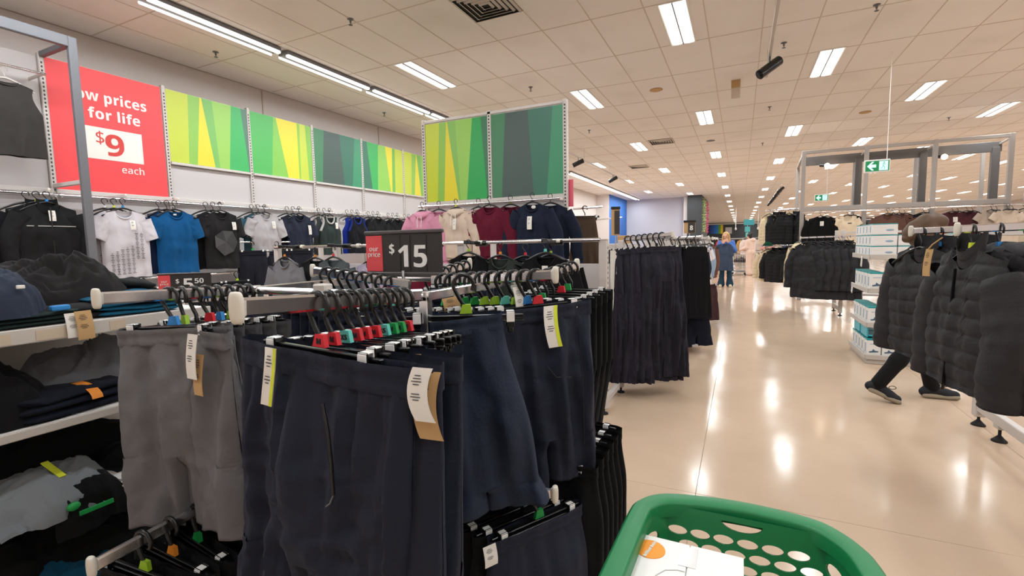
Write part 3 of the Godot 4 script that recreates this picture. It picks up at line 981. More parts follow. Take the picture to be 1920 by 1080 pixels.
	top("tank_top", "charcoal sleeveless top hung high on the wall left of the red panel", "tank top", {"hs": 0.19, "hc": 0.24, "hh": 0.25, "L": 0.68, "sl": 0.0, "arm": 0.03, "nf": 0.04, "sd": 2.0}, cloth(rgb(58, 54, 52)), Vector3(-6.19, 3.0, -2.12), PI / 2)
	wall_tops()

func wall_arm(z: float, y: float, x0 := -6.4, x1 := -5.98) -> void:
	var o := thing("faceout_arm", "chrome faceout arm on the left wall above the %s" % arm_over, "rail arm", Vector3(x0, y, z), 0.0, "wall faceout arms")
	part(o, "bar", MB.new().bar(Vector3(), Vector3(x1 - x0, 0, 0), 0.012, 0.025).done(), M.chrome)
	part(o, "end_cap", MB.new().ball(Vector3(x1 - x0, 0.004, 0), Vector3(0.012, 0.02, 0.012), 10, 8).done(), M.cap)

var arm_over := ""

func wall_tops() -> void:
	var tee := {"hs": 0.2, "hc": 0.225, "hh": 0.225, "L": 0.72, "sl": 0.23, "sw": 0.1, "sa": 1.2, "fold": 0.025, "sd": 11.0}
	var short_tee := {"hs": 0.2, "hc": 0.225, "hh": 0.225, "L": 0.62, "sl": 0.24, "sw": 0.105, "sa": 1.15, "fold": 0.028, "sd": 14.0}
	var tank := {"hs": 0.16, "hc": 0.21, "hh": 0.22, "L": 0.62, "sl": 0.0, "arm": 0.035, "nf": 0.12, "rib": 0.014, "sd": 19.0, "fold": 0.03}
	var hood := {"hs": 0.215, "hc": 0.25, "hh": 0.245, "L": 0.68, "sl": 0.58, "sw": 0.095, "se": 0.06, "sa": 1.15, "collar": "stand", "sd": 23.0, "d": 0.06}
	var A := [
		["black long-sleeve jacket hanging at the left edge of the frame", hood, rgb(26, 25, 26), -1.55, "jacket", 1.86],
		["black zip jacket with a grey chest line and white tag", hood, rgb(30, 29, 30), -2.27, "jacket", 1.86],
		["white t-shirt printed with columns of small dark lettering", tee, rgb(200, 192, 197), -2.9, "t-shirt", 1.84],
		["bright blue t-shirt hanging right of the white one", tee, rgb(18, 76, 124), -3.43, "t-shirt", 1.86],
		["black t-shirt with a dark grey geometric chest print", tee, rgb(34, 32, 33), -3.98, "t-shirt", 1.88],
		["light grey t-shirt with a white tag on the left wall", short_tee, rgb(170, 164, 166), -4.62, "t-shirt", 1.89],
		["dark navy t-shirt with a long white tag on the left wall", short_tee, rgb(38, 42, 56), -5.2, "t-shirt", 1.9],
		["dark green singlet with wide grey trim", tank, rgb(46, 54, 52), -5.8, "singlet", 1.91],
		["black singlet with blue side trim", tank, rgb(24, 24, 28), -6.42, "singlet", 1.92],
		["black top with a pale neckline, small between singlet and sign", short_tee, rgb(26, 26, 28), -6.95, "top", 1.92],
		["plain black top at the far end of the wall rail", short_tee, rgb(22, 22, 24), -7.5, "top", 1.92],
		["second plain black top, behind the pink sweater's post", short_tee, rgb(30, 30, 32), -8.0, "top", 1.92]]
	var back := [rgb(20, 20, 22), rgb(24, 24, 26), rgb(205, 198, 204), rgb(30, 44, 76), rgb(30, 30, 32), rgb(60, 90, 104), rgb(34, 36, 46), rgb(60, 62, 64), rgb(26, 44, 130), rgb(20, 20, 22), rgb(20, 20, 22), rgb(20, 20, 22)]
	for i in A.size():
		var a: Array = A[i]
		var z: float = a[3]
		arm_over = ["left-edge black jacket", "chest-lined black jacket", "white lettered t-shirt", "bright blue t-shirt", "black geometric-print t-shirt", "light grey t-shirt", "dark navy t-shirt", "green singlet", "blue-trimmed black singlet", "pale-necked black top", "first plain black top", "second plain black top"][i]
		wall_arm(z, 2.0)
		var y: float = a[5]
		for k in 3:
			var x := -6.05 - 0.07 * k
			var zz := z + 0.05 * k
			top_hanger("black hanger, %s from the front, on the %s arm" % [nth(k), arm_over], Vector3(x, y + 0.12, zz), PI / 2 - 0.12 * k, "wall shirt hangers", [M.blue, M.yellow, M.white][k] if i < 3 else null)
			if k == 2: continue
			var o: Dictionary = a[1].duplicate()
			o.sd += i * 3.0 + k
			if k == 1: o.nu = 18; o.nv = 20
			var m := cloth(a[2] if k == 0 else back[i])
			var trim: Material = null
			if i == 7: trim = cloth(rgb(176, 172, 170))
			if i == 8: trim = cloth(rgb(30, 44, 112))
			var g := top(["jacket", "jacket", "t_shirt", "t_shirt", "t_shirt", "t_shirt", "t_shirt", "singlet", "singlet", "top_garment", "top_garment", "top_garment"][i], a[0] if k == 0 else "top hanging just behind the " + arm_over, a[4], o, m, Vector3(x, y, zz), PI / 2 - 0.05 - 0.1 * k, "", trim)
			if k == 0: wall_detail(g, i)
			elif i == 2: print_columns(g)
	# lower tier: dark trousers along the wall under the tops
	var low := legs_mesh({"w": 0.19, "hip": 0.2, "L": 0.95, "leg": 0.1, "sd": 71.0, "fold": 0.02, "nu": 40})
	var lr := thing("lower_rail", "chrome lower rail along the left wall holding dark trousers", "rail", Vector3(-6.05, 1.5, -4.75))
	part(lr, "tube", rod(Vector3(0, 0, -0.6), Vector3(0, 0, 0.6), 0.013), M.chrome)
	for z in [-0.6, 0.6]: part(lr, "bracket", MB.new().bar(Vector3(-0.45, 0, z), Vector3(0, 0, z), 0.012, 0.03).done(), M.upright)
	var sh := legs_mesh({"w": 0.19, "hip": 0.2, "L": 0.48, "rise": 0.28, "leg": 0.1, "sd": 75.0, "nu": 36})
	var wr := thing("lower_rail", "chrome low rail on the wall under the white and blue t-shirts", "rail", Vector3(-6.05, 1.1, -3.35))
	part(wr, "tube", rod(Vector3(0, 0, -0.95), Vector3(0, 0, 0.95), 0.013), M.chrome)
	for z in [-0.95, 0.95]: part(wr, "bracket", MB.new().bar(Vector3(-0.45, 0, z), Vector3(0, 0, z), 0.012, 0.03).done(), M.upright)
	for i in 5:
		var p := Vector3(-6.0, 1.095, -2.62 - 0.37 * i)
		clip_hanger(marker(i), "clip hanger of the %s black shorts under the wall t-shirts" % nth(i), p, PI / 2 - 0.2, "low wall clip hangers")
		var t := thing("shorts", "black shorts on the low wall rail under the t-shirts, %s from the left" % nth(i), "shorts", p + Vector3(0, -0.115, 0), PI / 2 - 0.2, "black shorts on the low wall rail")
		part(t, "legs", sh.body, cloth(rgb(26, 26, 28)))
		part(t, "waistband", sh.band, cloth(rgb(26, 26, 28)))
	var zz := [-4.35, -4.72, -5.1]
	for i in 3:
		clip_hanger(marker(i + 2), "clip hanger of the %s dark trousers under the light grey t-shirt" % nth(i), Vector3(-6.0 + 0.02 * i, 1.49, zz[i]), PI / 2 - 0.2, "lower wall clip hangers")
		var t := thing("trousers", "dark navy trousers hanging under the light grey t-shirt, %s from the left" % nth(i), "trousers", Vector3(-6.0 + 0.02 * i, 1.37, zz[i]), PI / 2 - 0.2, "trousers under the wall tops")
		part(t, "legs", low.body, cloth(rgb(28, 28, 36)))
		part(t, "waistband", low.band, cloth(rgb(28, 28, 36)))

func print_columns(g: Node3D) -> void:
	var mb := MB.new()
	for c in 7:
		var x := -0.16 + 0.047 * c
		var y0 := -0.24 if c > 4 else -0.46 + 0.02 * c
		var y := y0
		var r := 0
		while y > (-0.52 if c > 4 else -0.68):
			mb.box(Vector3(x, y, 0.066), Vector3(0.014 + 0.008 * ((r * 5 + c) % 3), 0.006, 0.0015), 0.0)
			y -= 0.017; r += 1
	part(g, "lettering_print", mb.done(), M.ink)

func wall_detail(g: Node3D, i: int) -> void:
	var white_tag := {1: Vector3(0.01, -0.05, 0.055), 2: Vector3(0.05, -0.1, 0.06), 4: Vector3(0.12, -0.12, 0.07), 5: Vector3(0.07, -0.1, 0.075), 6: Vector3(0.11, -0.15, 0.08), 7: Vector3(0.06, -0.1, 0.075)}
	if white_tag.has(i): swing_tag(g, white_tag[i], 0.05, 0.1 if i != 6 else 0.14, M.paper)
	if i == 1:
		part(g, "chest_line", MB.new().box(Vector3(0, -0.2, 0.062), Vector3(0.36, 0.008, 0.003), 0.001).done(), M.steel)
		part(g, "zip", MB.new().box(Vector3(0, -0.32, 0.068), Vector3(0.01, 0.6, 0.004), 0.001).done(), M.black)
	if i == 2: print_columns(g)
	if i == 3: part(g, "neck_label", bx(Vector3(0.035, 0.02, 0.003), Vector3(0, -0.03, -0.01), 0.001), M.paper)
	if i == 4:
		var pl := []
		var c := Vector2(0.0, -0.38)
		for k in 7: pl.append(c + Vector2(cos(k * TAU / 7.0) * 0.15, sin(k * TAU / 7.0) * (0.15 + 0.03 * (k % 2))))
		var tones := [rgb(52, 50, 52), rgb(66, 64, 66), rgb(44, 42, 44), rgb(72, 70, 72), rgb(56, 54, 56), rgb(62, 60, 62), rgb(48, 46, 48)]
		for k in 7: part(g, "facet_print", MB.new().prism(PackedVector2Array([c, pl[k], pl[(k + 1) % 7]]), 0.074, 0.076).done(), std(tones[k], 0.7))
	if i == 7 or i == 8:
		var m := cloth(rgb(176, 172, 170) if i == 7 else rgb(30, 44, 112))
		for s in [-1.0, 1.0]:
			var pts := []
			for k in 12:
				var v := k / 11.0 * 0.36
				var wv: float = lerpf(0.16, 0.21, smoothstep(0.0, 0.33, v)) - 0.035 * sin(PI * v / 0.36)
				pts.append(Vector3(s * (wv - 0.004), lerpf(-0.0225, -0.62, v), 0.012))
			part(g, "armhole_trim", MB.new().tube(pts, 0.018, 6).done(), m)

# ---------------------------------------------------------------- cross gondola in front of the wall
func cross_gondola() -> void:
	var z := -3.75
	var o := thing("clothes_gondola", "pale metal gondola whose end post stands at the left edge of the aisle", "gondola", Vector3(0, 0, z))
	for x in [-0.982, -2.3, -3.84, -4.74]:
		part(o, "post", bx(Vector3(0.068, 1.37, 0.06), Vector3(x, 0.735, 0), 0.006), M.upright)
		part(o, "post", bx(Vector3(0.05, 1.37, 0.05), Vector3(x, 0.735, -0.62), 0.006), M.upright)
		part(o, "foot_bar", MB.new().bar(Vector3(x, 0.1, 0), Vector3(x, 0.1, -0.62), 0.04, 0.05, 0.004).done(), M.upright)
		for zz in [0.0, -0.62]:
			part(o, "levelling_foot", MB.new().lathe([Vector2(0, 0.06), Vector2(0.01, 0.06), Vector2(0.01, 0.018), Vector2(0.034, 0.01), Vector2(0.036, 0.0), Vector2(0, 0)], 14).at2(Vector3(x, 0, zz)).done(), M.rubber)
	part(o, "base_rail", MB.new().bar(Vector3(-4.74, 0.12, 0), Vector3(-1.0, 0.12, 0), 0.03, 0.06, 0.003).done(), M.upright)
	part(o, "back_board", bx(Vector3(3.7, 1.0, 0.012), Vector3(-2.86, 0.72, -0.3), 0.002), M.lilac)
	var sl := MB.new()
	var y := 0.2
	while y < 1.38:
		sl.box(Vector3(-0.948, y, 0.0), Vector3(0.002, 0.018, 0.014), 0.0)
		y += 0.04
	part(o, "slot_pattern", sl.done(), M.slot)
	part(o, "post_cap", bx(Vector3(0.07, 0.012, 0.062), Vector3(-0.982, 1.426, 0), 0.003), M.upright)
	part(o, "top_rail", rod(Vector3(-4.74, 1.415, 0.035), Vector3(-1.0, 1.425, 0.035), 0.016), M.chrome)
	for x in [-2.08, -1.35, -3.5, -4.3]: part(o, "rail_joint", MB.new().tube([Vector3(x - 0.02, 1.418, 0.035), Vector3(x + 0.02, 1.418, 0.035)], 0.022, 12).done(), M.cap)
	var tee := {"hs": 0.205, "hc": 0.235, "hh": 0.235, "L": 0.7, "sl": 0.23, "sw": 0.11, "sa": 1.2, "fold": 0.026, "sd": 31.0}
	var tank := {"hs": 0.2, "hc": 0.24, "hh": 0.25, "L": 0.66, "sl": 0.0, "arm": 0.025, "nf": 0.07, "sd": 34.0}
	var L := [
		["mid grey t-shirt hanging in front of the gondola post", tee, rgb(112, 110, 114), -4.36, 1.28, 0.12],
		["slate green t-shirt hanging left of the price sign", tee, rgb(74, 80, 82), -3.66, 1.28, 0.12],
		["maroon t-shirt showing one shoulder right of the price sign", tee, rgb(96, 22, 42), -2.55, 1.27, 0.3],
		["black tank top with white neck label under the front rail", tank, rgb(18, 18, 19), -2.08, 1.31, 0.15],
		["dark green garment squeezed behind the black tank top", tee, rgb(52, 58, 54), -1.83, 1.28, 0.05],
		["navy top in the gap between two black tops", tee, rgb(22, 24, 36), -1.62, 1.27, 0.0],
		["black t-shirt with white neck label next to the aisle post", tee, rgb(20, 19, 20), -1.37, 1.3, 0.18],
		["black top hanging close behind the black t-shirt by the aisle post", tee, rgb(16, 16, 17), -1.4, 1.28, -0.02],
		["black top left of the slate green t-shirt", tee, rgb(28, 27, 28), -4.02, 1.27, 0.02],
		["pale mauve top just left of the price sign", tee, rgb(176, 164, 184), -3.3, 1.24, -0.02]]
	for i in L.size():
		var a: Array = L[i]
		var zz: float = z + 0.1 + a[5]
		var nm: String = a[0]
		if a[5] > 0.08:
			var ar := thing("faceout_arm", "black faceout arm holding the " + nm.get_slice(" hanging", 0).get_slice(" with", 0).get_slice(" showing", 0) + (" by the aisle post" if i == 6 else ""), "rail arm", Vector3(a[3], 1.415, z + 0.03), 0.0, "gondola faceout arms")
			part(ar, "bar", MB.new().bar(Vector3(), Vector3(0, 0.012, a[5] + 0.14), 0.014, 0.03).done(), M.black)
			part(ar, "collar", MB.new().tube([Vector3(-0.05, 0, 0), Vector3(0.06, 0, 0)], 0.026, 12).done(), M.black)
		top_hanger("black shirt hanger of the " + (nm if i != 7 else "black top close behind the black t-shirt"), Vector3(a[3], a[4] + 0.12, zz), 0.06 * (i % 3) - 0.05, "gondola shirt hangers", [M.orange, M.red, M.teal, M.lime][i % 4])
		var o2: Dictionary = a[1].duplicate()
		o2.sd += i * 2.0
		var g := top("tank_top" if i == 3 else "t_shirt", nm, "tank top" if i == 3 else "t-shirt", o2, cloth(a[2]), Vector3(a[3], a[4], zz), 0.06 * (i % 3) - 0.05)
		if i in [3, 6]:
			part(g, "neck_label", bx(Vector3(0.05, 0.042, 0.003), Vector3(0.01, -0.075 if i == 3 else -0.09, 0.035), 0.001), M.paper)
		if i == 1: part(g, "neck_label", bx(Vector3(0.03, 0.05, 0.003), Vector3(0.0, -0.14, 0.055), 0.001), M.paper)

# ---------------------------------------------------------------- standing green panels with sweaters under them
func island_panel() -> void:
	var z := -5.5
	for k in 3:
		upright("gondola_upright", "tall slotted upright " + ["left of the standing lime panel", "between the two standing green panels", "right of the standing dark green panel"][k], Vector3([-3.915, -2.905, -1.895][k], 0, z), 3.09, 0.0, "island uprights", 0.05)
	graphic("standing_panel", "standing panel striped lime, yellow and green above the sweaters", 0.96, 1.04, stripes([[rgb(148, 200, 76), 0.24, 0.36, 0.18, 0.3], [rgb(240, 222, 44), 0.355, 0.37, 0.29, 0.54], [rgb(138, 196, 88), 0.37, 0.5, 0.53, 0.57], [rgb(158, 210, 90), 0.5, 0.77, 0.56, 0.67], [rgb(40, 170, 82), 0.77, 0.9, 0.66, 0.98], [rgb(60, 122, 84), 0.9, 1.0, 0.98, 1.0]], rgb(206, 218, 48)), Vector3(-3.41, 2.515, z + 0.01), 0.0, "")
	graphic("standing_panel", "standing panel striped dark green and charcoal above the sweaters", 0.96, 1.04, print_c, Vector3(-2.4, 2.515, z + 0.01), 0.0, "")
	var fr := thing("panel_rack", "pale metal cross rails framing the standing green panels", "frame", Vector3(-2.905, 0, z))
	part(fr, "top_rail", bx(Vector3(2.0, 0.035, 0.05), Vector3(0, 3.06, 0.005), 0.004), M.upright)
	part(fr, "lower_rail", bx(Vector3(2.0, 0.055, 0.05), Vector3(0, 1.965, 0.01), 0.004), M.upright)
	part(fr, "back_board", bx(Vector3(1.98, 1.8, 0.016), Vector3(0, 1.03, -0.02), 0.002), M.lilac)
	part(fr, "garment_rail", rod(Vector3(-1.0, 1.925, 0.2), Vector3(1.0, 1.925, 0.2), 0.014), M.chrome)
	for x in [-0.98, 0.0, 0.98]: part(fr, "bracket", MB.new().bar(Vector3(x, 1.925, 0.0), Vector3(x, 1.925, 0.21), 0.012, 0.03).done(), M.upright)
	var sw := {"hs": 0.205, "hc": 0.225, "hh": 0.225, "L": 0.6, "sl": 0.58, "sw": 0.1, "se": 0.065, "sa": 1.0, "cuff": true, "hem": true, "sd": 41.0, "d": 0.06}
	var L := [
		["pink hooded sweatshirt under the standing lime panel", "hood", rgb(206, 140, 162), -3.78, 1.84, 0.1, "hoodie"],
		["second pink sweatshirt behind the pink hooded one", "crew", rgb(200, 130, 154), -3.6, 1.85, -0.02, "sweatshirt"],
		["beige hooded sweatshirt under the standing lime panel", "hood", rgb(204, 182, 164), -3.26, 1.85, 0.1, "hoodie"],
		["pale pink top behind the beige hooded sweatshirt", "crew", rgb(216, 186, 180), -3.0, 1.85, -0.02, "sweatshirt"],
		["maroon sweatshirt under the post between the standing panels", "crew", rgb(92, 24, 42), -2.78, 1.86, 0.1, "sweatshirt"],
		["second maroon sweatshirt behind the first one", "crew", rgb(84, 20, 38), -2.55, 1.86, -0.02, "sweatshirt"],
		["navy sweatshirt with a white tag under the dark green panel", "crew", rgb(30, 35, 50), -2.2, 1.86, 0.12, "sweatshirt"],
		["second navy sweatshirt at the right upright", "crew", rgb(28, 33, 47), -2.03, 1.85, -0.02, "sweatshirt"]]
	for i in L.size():
		var a: Array = L[i]
		var o: Dictionary = sw.duplicate()
		o.sd += i * 2.5; o.collar = a[1]
		top_hanger("black shirt hanger of the " + a[0], Vector3(a[3], a[4] + 0.12, z + 0.2 + a[5]), 0.1 if i % 2 else -0.04, "sweatshirt hangers", M.yellow if i % 3 == 2 else null)
		var g := top("sweatshirt" if a[1] == "crew" else "hoodie", a[0], a[6], o, cloth(a[2]), Vector3(a[3], a[4], z + 0.2 + a[5]), 0.1 if i % 2 else -0.04)
		if a[1] == "hood":
			for s in [-1.0, 1.0]: part(g, "drawcord", MB.new().tube([Vector3(s * 0.03, -0.06, 0.06), Vector3(s * 0.034, -0.12, 0.07), Vector3(s * 0.03, -0.2, 0.075)], 0.005, 6).done(), M.paper)
		if i == 6:
			swing_tag(g, Vector3(0.0, -0.14, 0.08), 0.06, 0.15, M.paper)
			part(g, "neck_label", MB.new().ball(Vector3(0.01, -0.03, -0.01), Vector3(0.03, 0.02, 0.004), 12, 6).done(), M.paper)
		if i == 2: swing_tag(g, Vector3(0.03, -0.12, 0.08), 0.045, 0.13, M.paper)
	# beyond its end
	var st := thing("skirt", "brown skirt hanging beyond the end of the green panels", "skirt", Vector3(-1.74, 1.72, -5.75), 0.5)
	part(st, "body", skirt_mesh(0.13, 0.22, 0.62, 0.05, 0.006, 0.02, 3.0), cloth(rgb(78, 62, 50)))
	part(st, "waistband", MB.new().grid(32, 2, func(u, v): return Vector3(0.134 * cos(u * TAU), -0.03 * v + 0.004, 0.036 * sin(u * TAU)), true).done(), cloth(rgb(70, 55, 45)))
	clip_hanger(null, "clip hanger of the brown skirt beyond the green panels", Vector3(-1.74, 1.84, -5.75), 0.5, "")
	single("side_rail", rod(Vector3(-0.17, 0, 0), Vector3(0.2, 0.01, 0), 0.012), M.chrome, "short chrome rail holding the brown skirt at the upright", "rail", Vector3(-1.72, 1.825, -5.75))
	single("side_sign", MB.new().box(Vector3(), Vector3(0.06, 0.32, 0.02), 0.003).done(), std(rgb(220, 90, 110), 0.5), "narrow pink sign above the brown skirt", "sign", Vector3(-1.845, 2.0, -5.53), 0.0)
# ---------------------------------------------------------------- racks along the left side of the aisle
func arm_rod(called: String, label: String, a: Vector3, b: Vector3, group := "", w := 0.016, h := 0.032) -> Node3D:   # square arm with a rounded white end cap at b
	var o := thing(called, label, "rail arm", a, 0.0, group)
	part(o, "bar", MB.new().bar(Vector3(), b - a, w, h, 0.005).done(), M.chrome)
	var d := (b - a).normalized()
	var e := MB.new()
	var q := d * 0.008
	e.grid(16, 12, func(u, v):
		var s := sin(PI * v)
		var sd := Vector3.UP.cross(d).normalized()
		var up := cos(PI * v)
		return b - a + q + Vector3.UP * (0.0195 * signf(up) * pow(absf(up), 0.7) * 1.5) + (sd * cos(u * TAU) * 0.0145 + d * sin(u * TAU) * 0.011) * pow(s, 0.45), true, true)
	part(o, "end_cap", e.done(), M.cap)
	return o

func gon_leg(o: Node3D, x: float, z0: float, z1: float, h: float) -> void:   # an end frame: two posts, a foot bar and feet
	for z in [z0, z1]:
		part(o, "post", bx(Vector3(0.06, h, 0.05), Vector3(x, h / 2 + 0.05, z), 0.005), M.upright)
		part(o, "levelling_foot", MB.new().lathe([Vector2(0, 0.055), Vector2(0.01, 0.055), Vector2(0.01, 0.02), Vector2(0.034, 0.01), Vector2(0.036, 0.0), Vector2(0, 0)], 14).at2(Vector3(x, 0, z)).done(), M.rubber)
	part(o, "foot_bar", MB.new().bar(Vector3(x, 0.12, z0), Vector3(x, 0.12, z1), 0.05, 0.08, 0.005).done(), M.upright)

func aisle_racks_left() -> void:
	# wide trousers on two arms beside the end post
	arm_rod("rail_arm", "pale square arm carrying the long dark trousers by the aisle", Vector3(-0.97, 1.425, -4.4), Vector3(-0.55, 1.463, -4.4), "aisle arms")
	arm_rod("rail_arm", "pale arm behind the long dark trousers, farther from the post", Vector3(-1.0, 1.425, -4.95), Vector3(-0.6, 1.45, -4.95), "aisle arms")
	var tro := []
	for k in 3: tro.append(legs_mesh({"w": 0.185, "hip": 0.2, "L": 1.17 + 0.02 * k, "rise": 0.3, "leg": 0.135, "gap": 0.0, "d": 0.055, "fold": 0.075, "sd": 80.0 + 7.0 * k, "nu": 72, "freq": 19.0}))
	for i in 7:
		var x := -0.93 + 0.05 * i
		var turn := 0.62 + 0.05 * sin(i * 2.1)
		clip_hanger(null, "clip hanger of the %s pair of long dark trousers from the aisle post" % nth(i), Vector3(x, 1.44 + 0.004 * i, -4.4), turn, "hangers of the long trousers")
		var t := thing("wide_trousers", "long dark charcoal wide-leg trousers by the aisle, %s pair from the pale post" % nth(i), "trousers", Vector3(x, 1.328 + 0.004 * i, -4.4), turn, "long wide trousers")
		var c := cloth(rgb(50, 47, 58) if i % 3 else rgb(44, 42, 50))
		part(t, "legs", tro[i % 3].body, c)
		part(t, "waistband", tro[i % 3].band, c)
		if i == 4:
			var bow := MB.new()
			for s in [-1.0, 1.0]:
				var p := []
				for k in 13: p.append(Vector3(s * (0.035 - 0.035 * cos(k * TAU / 12.0)), -0.16 + 0.022 * sin(k * TAU / 12.0), 0.085))
				bow.tube(p, 0.006, 6)
				bow.tube([Vector3(0, -0.16, 0.085), Vector3(s * 0.02, -0.22, 0.09), Vector3(s * 0.015, -0.3, 0.09)], 0.005, 6)
			part(t, "tie_bow", bow.done(), c)
		if i == 1: swing_tag(t, Vector3(0.08, 0.01, 0.07), 0.03, 0.17, M.steel)
		if i == 2: swing_tag(t, Vector3(-0.04, 0.01, 0.07), 0.028, 0.12, M.paper)
	for i in 3:
		clip_hanger(null, "clip hanger of the %s rear pair of long dark trousers" % nth(i), Vector3(-0.92 + 0.1 * i, 1.435, -4.95), 0.7, "hangers of the rear long trousers")
		var t := thing("wide_trousers", "long dark trousers on the rear arm by the aisle, %s from the post" % nth(i), "trousers", Vector3(-0.92 + 0.1 * i, 1.32, -4.95), 0.7, "rear long trousers")
		part(t, "legs", tro[i].body, cloth(rgb(44, 42, 52)))
		part(t, "waistband", tro[i].band, cloth(rgb(44, 42, 52)))
	single("white_garment", skirt_mesh(0.1, 0.1, 0.55, 0.03, 0.0, 0.015, 5.0), cloth(rgb(222, 216, 208)), "sliver of a white garment between the aisle post and dark trousers", "top", Vector3(-0.99, 1.33, -4.33), 0.9)
	# pleated black skirts, then navy shorts below them
	var gd := thing("skirt_gondola", "pale gondola end behind the black pleated skirts", "gondola", Vector3(-0.9, 0, -6.2))
	gon_leg(gd, 0.0, 0.0, -0.6, 1.42)
	part(gd, "shelf_tray", bx(Vector3(0.5, 0.03, 0.45), Vector3(0.2, 0.1, -0.25), 0.005), M.upright)
	arm_rod("rail_arm", "dark arm carrying the black pleated skirts", Vector3(-0.92, 1.43, -6.1), Vector3(-0.42, 1.445, -6.1), "skirt arms")
	arm_rod("rail_arm", "lower arm carrying navy shorts under the pleated skirts", Vector3(-0.92, 0.56, -6.3), Vector3(-0.42, 0.57, -6.3), "skirt arms")
	var sk := skirt_mesh(0.16, 0.24, 0.86, 0.05, 0.012, 0.012, 9.0)
	var bandm := MB.new().grid(40, 2, func(u, v): return Vector3(0.163 * cos(u * TAU), -0.035 * v + 0.004, 0.034 * sin(u * TAU)), true).done()
	for i in 5:
		var x := -0.84 + 0.09 * i
		clip_hanger(null, "clip hanger of the %s black pleated skirt from the post" % nth(i), Vector3(x, 1.44, -6.1), 0.75, "hangers of the pleated skirts")
		var s := thing("pleated_skirt", "black pleated midi skirt by the aisle, %s from its post" % nth(i), "skirt", Vector3(x, 1.325, -6.1), 0.75, "black pleated skirts")
		part(s, "body", sk, cloth(rgb(20, 19, 21)))
		part(s, "waistband", bandm, cloth(rgb(20, 19, 21)))
	var sh := legs_mesh({"w": 0.18, "hip": 0.2, "L": 0.36, "rise": 0.22, "leg": 0.11, "sd": 91.0, "nu": 36})
	for i in 4:
		var x := -0.84 + 0.12 * i
		clip_hanger(null, "clip hanger of the %s navy shorts under the pleated skirts" % nth(i), Vector3(x, 0.57, -6.3), 0.6, "hangers of the low navy shorts")
		var s := thing("shorts", "dark navy shorts hung low under the pleated skirts, %s from the post" % nth(i), "shorts", Vector3(x, 0.455, -6.3), 0.6, "low navy shorts")
		part(s, "legs", sh.body, cloth(rgb(26, 28, 40)))
		part(s, "waistband", sh.band, cloth(rgb(26, 28, 40)))
	# tops farther along the aisle
	var tp := {"hs": 0.2, "hc": 0.23, "hh": 0.24, "L": 0.66, "sl": 0.52, "sw": 0.085, "se": 0.055, "sa": 1.25, "sd": 101.0, "nu": 16, "nv": 18}
	var dress := {"hs": 0.19, "hc": 0.22, "hh": 0.26, "L": 0.95, "sl": 0.18, "sw": 0.09, "sd": 104.0, "nu": 16, "nv": 20}
	var far := [
		["navy ruffled top at the aisle end past the pleated skirts", tp, rgb(34, 38, 52), -0.55, -7.0],
		["white long-sleeve top, nearest of the pale tops along the aisle", dress, rgb(226, 214, 214), -0.6, -8.0],
		["dark brown top between two white tops along the aisle", tp, rgb(70, 48, 46), -0.62, -8.5],
		["white cardigan, second of the pale tops along the aisle", dress, rgb(226, 216, 218), -0.6, -9.0],
		["light blue denim shirt hanging along the aisle", tp, rgb(150, 170, 190), -0.62, -9.8],
		["brown shirt hanging beside the light blue one", tp, rgb(112, 78, 66), -0.58, -10.4],
		["dark green jacket near the woman holding a dress", tp, rgb(40, 50, 48), -0.6, -11.2]]
	var sn := ["navy ruffled top", "nearest white long-sleeve top", "dark brown top", "white cardigan", "light blue denim shirt", "brown shirt", "dark green jacket"]
	for i in far.size():
		var a: Array = far[i]
		if i != 2 and i != 5:
			arm_rod("rail_arm", "far aisle arm holding the " + a[0].get_slice(",", 0).get_slice(" hanging", 0), Vector3(-1.1, 1.43, a[4]), Vector3(a[3] + 0.15, 1.44, a[4]), "far aisle arms")
		else:
			arm_rod("rail_arm", "far aisle arm holding the " + a[0].get_slice(" between", 0).get_slice(" hanging", 0), Vector3(-1.1, 1.43, a[4]), Vector3(a[3] + 0.12, 1.44, a[4]), "far aisle arms")
		for k in 4:
			var o: Dictionary = a[1].duplicate()
			o.sd += i * 2.0 + k
			var p := Vector3(a[3] - 0.1 * k, 1.31, a[4])
			var tn := 0.9 + 0.1 * sin(i + k * 2.0)
			top_hanger("hanger %s from the aisle on the arm of the %s" % [nth(k), sn[i]], p + Vector3(0, 0.12, 0), tn, "far aisle hangers")
			var c: Color = a[2]
			if k > 0: c = [rgb(90, 66, 60), rgb(40, 40, 46), rgb(150, 140, 136)][(k + i) % 3]
			top("long_sleeve_top", a[0] if k == 0 else "top %s from the aisle, behind the %s" % [nth(k), sn[i]], "top", o, cloth(c), p, tn)
	var bt := legs_mesh({"w": 0.17, "hip": 0.19, "L": 0.72, "leg": 0.11, "sd": 111.0, "nu": 32})
	arm_rod("rail_arm", "low far arm carrying brown trousers beneath the white tops", Vector3(-1.1, 0.78, -8.4), Vector3(-0.42, 0.79, -8.4), "low aisle arms")
	for i in 4:
		clip_hanger(null, "clip hanger of the %s brown trousers from the aisle" % nth(i), Vector3(-0.46 - 0.12 * i, 0.79, -8.4), 0.8, "hangers of the brown trousers")
		var t := thing("trousers", "brown trousers hung low under the white tops, %s from the aisle" % nth(i), "trousers", Vector3(-0.46 - 0.12 * i, 0.68, -8.4), 0.8, "low brown trousers")
		t.scale.y = 0.82
		part(t, "legs", bt.body, cloth(rgb(66, 44, 46)))
		part(t, "waistband", bt.band, cloth(rgb(66, 44, 46)))
	var gd2 := thing("long_gondola", "pale metal gondola running along the far left side of the aisle", "gondola", Vector3(-1.15, 0, -7.0))
	for k in 5: gon_leg(gd2, -0.05, -1.2 * k, -1.2 * k - 0.5, 1.42)
	part(gd2, "spine_rail", MB.new().bar(Vector3(0, 1.44, 0), Vector3(0, 1.44, -5.3), 0.03, 0.04).done(), M.upright)
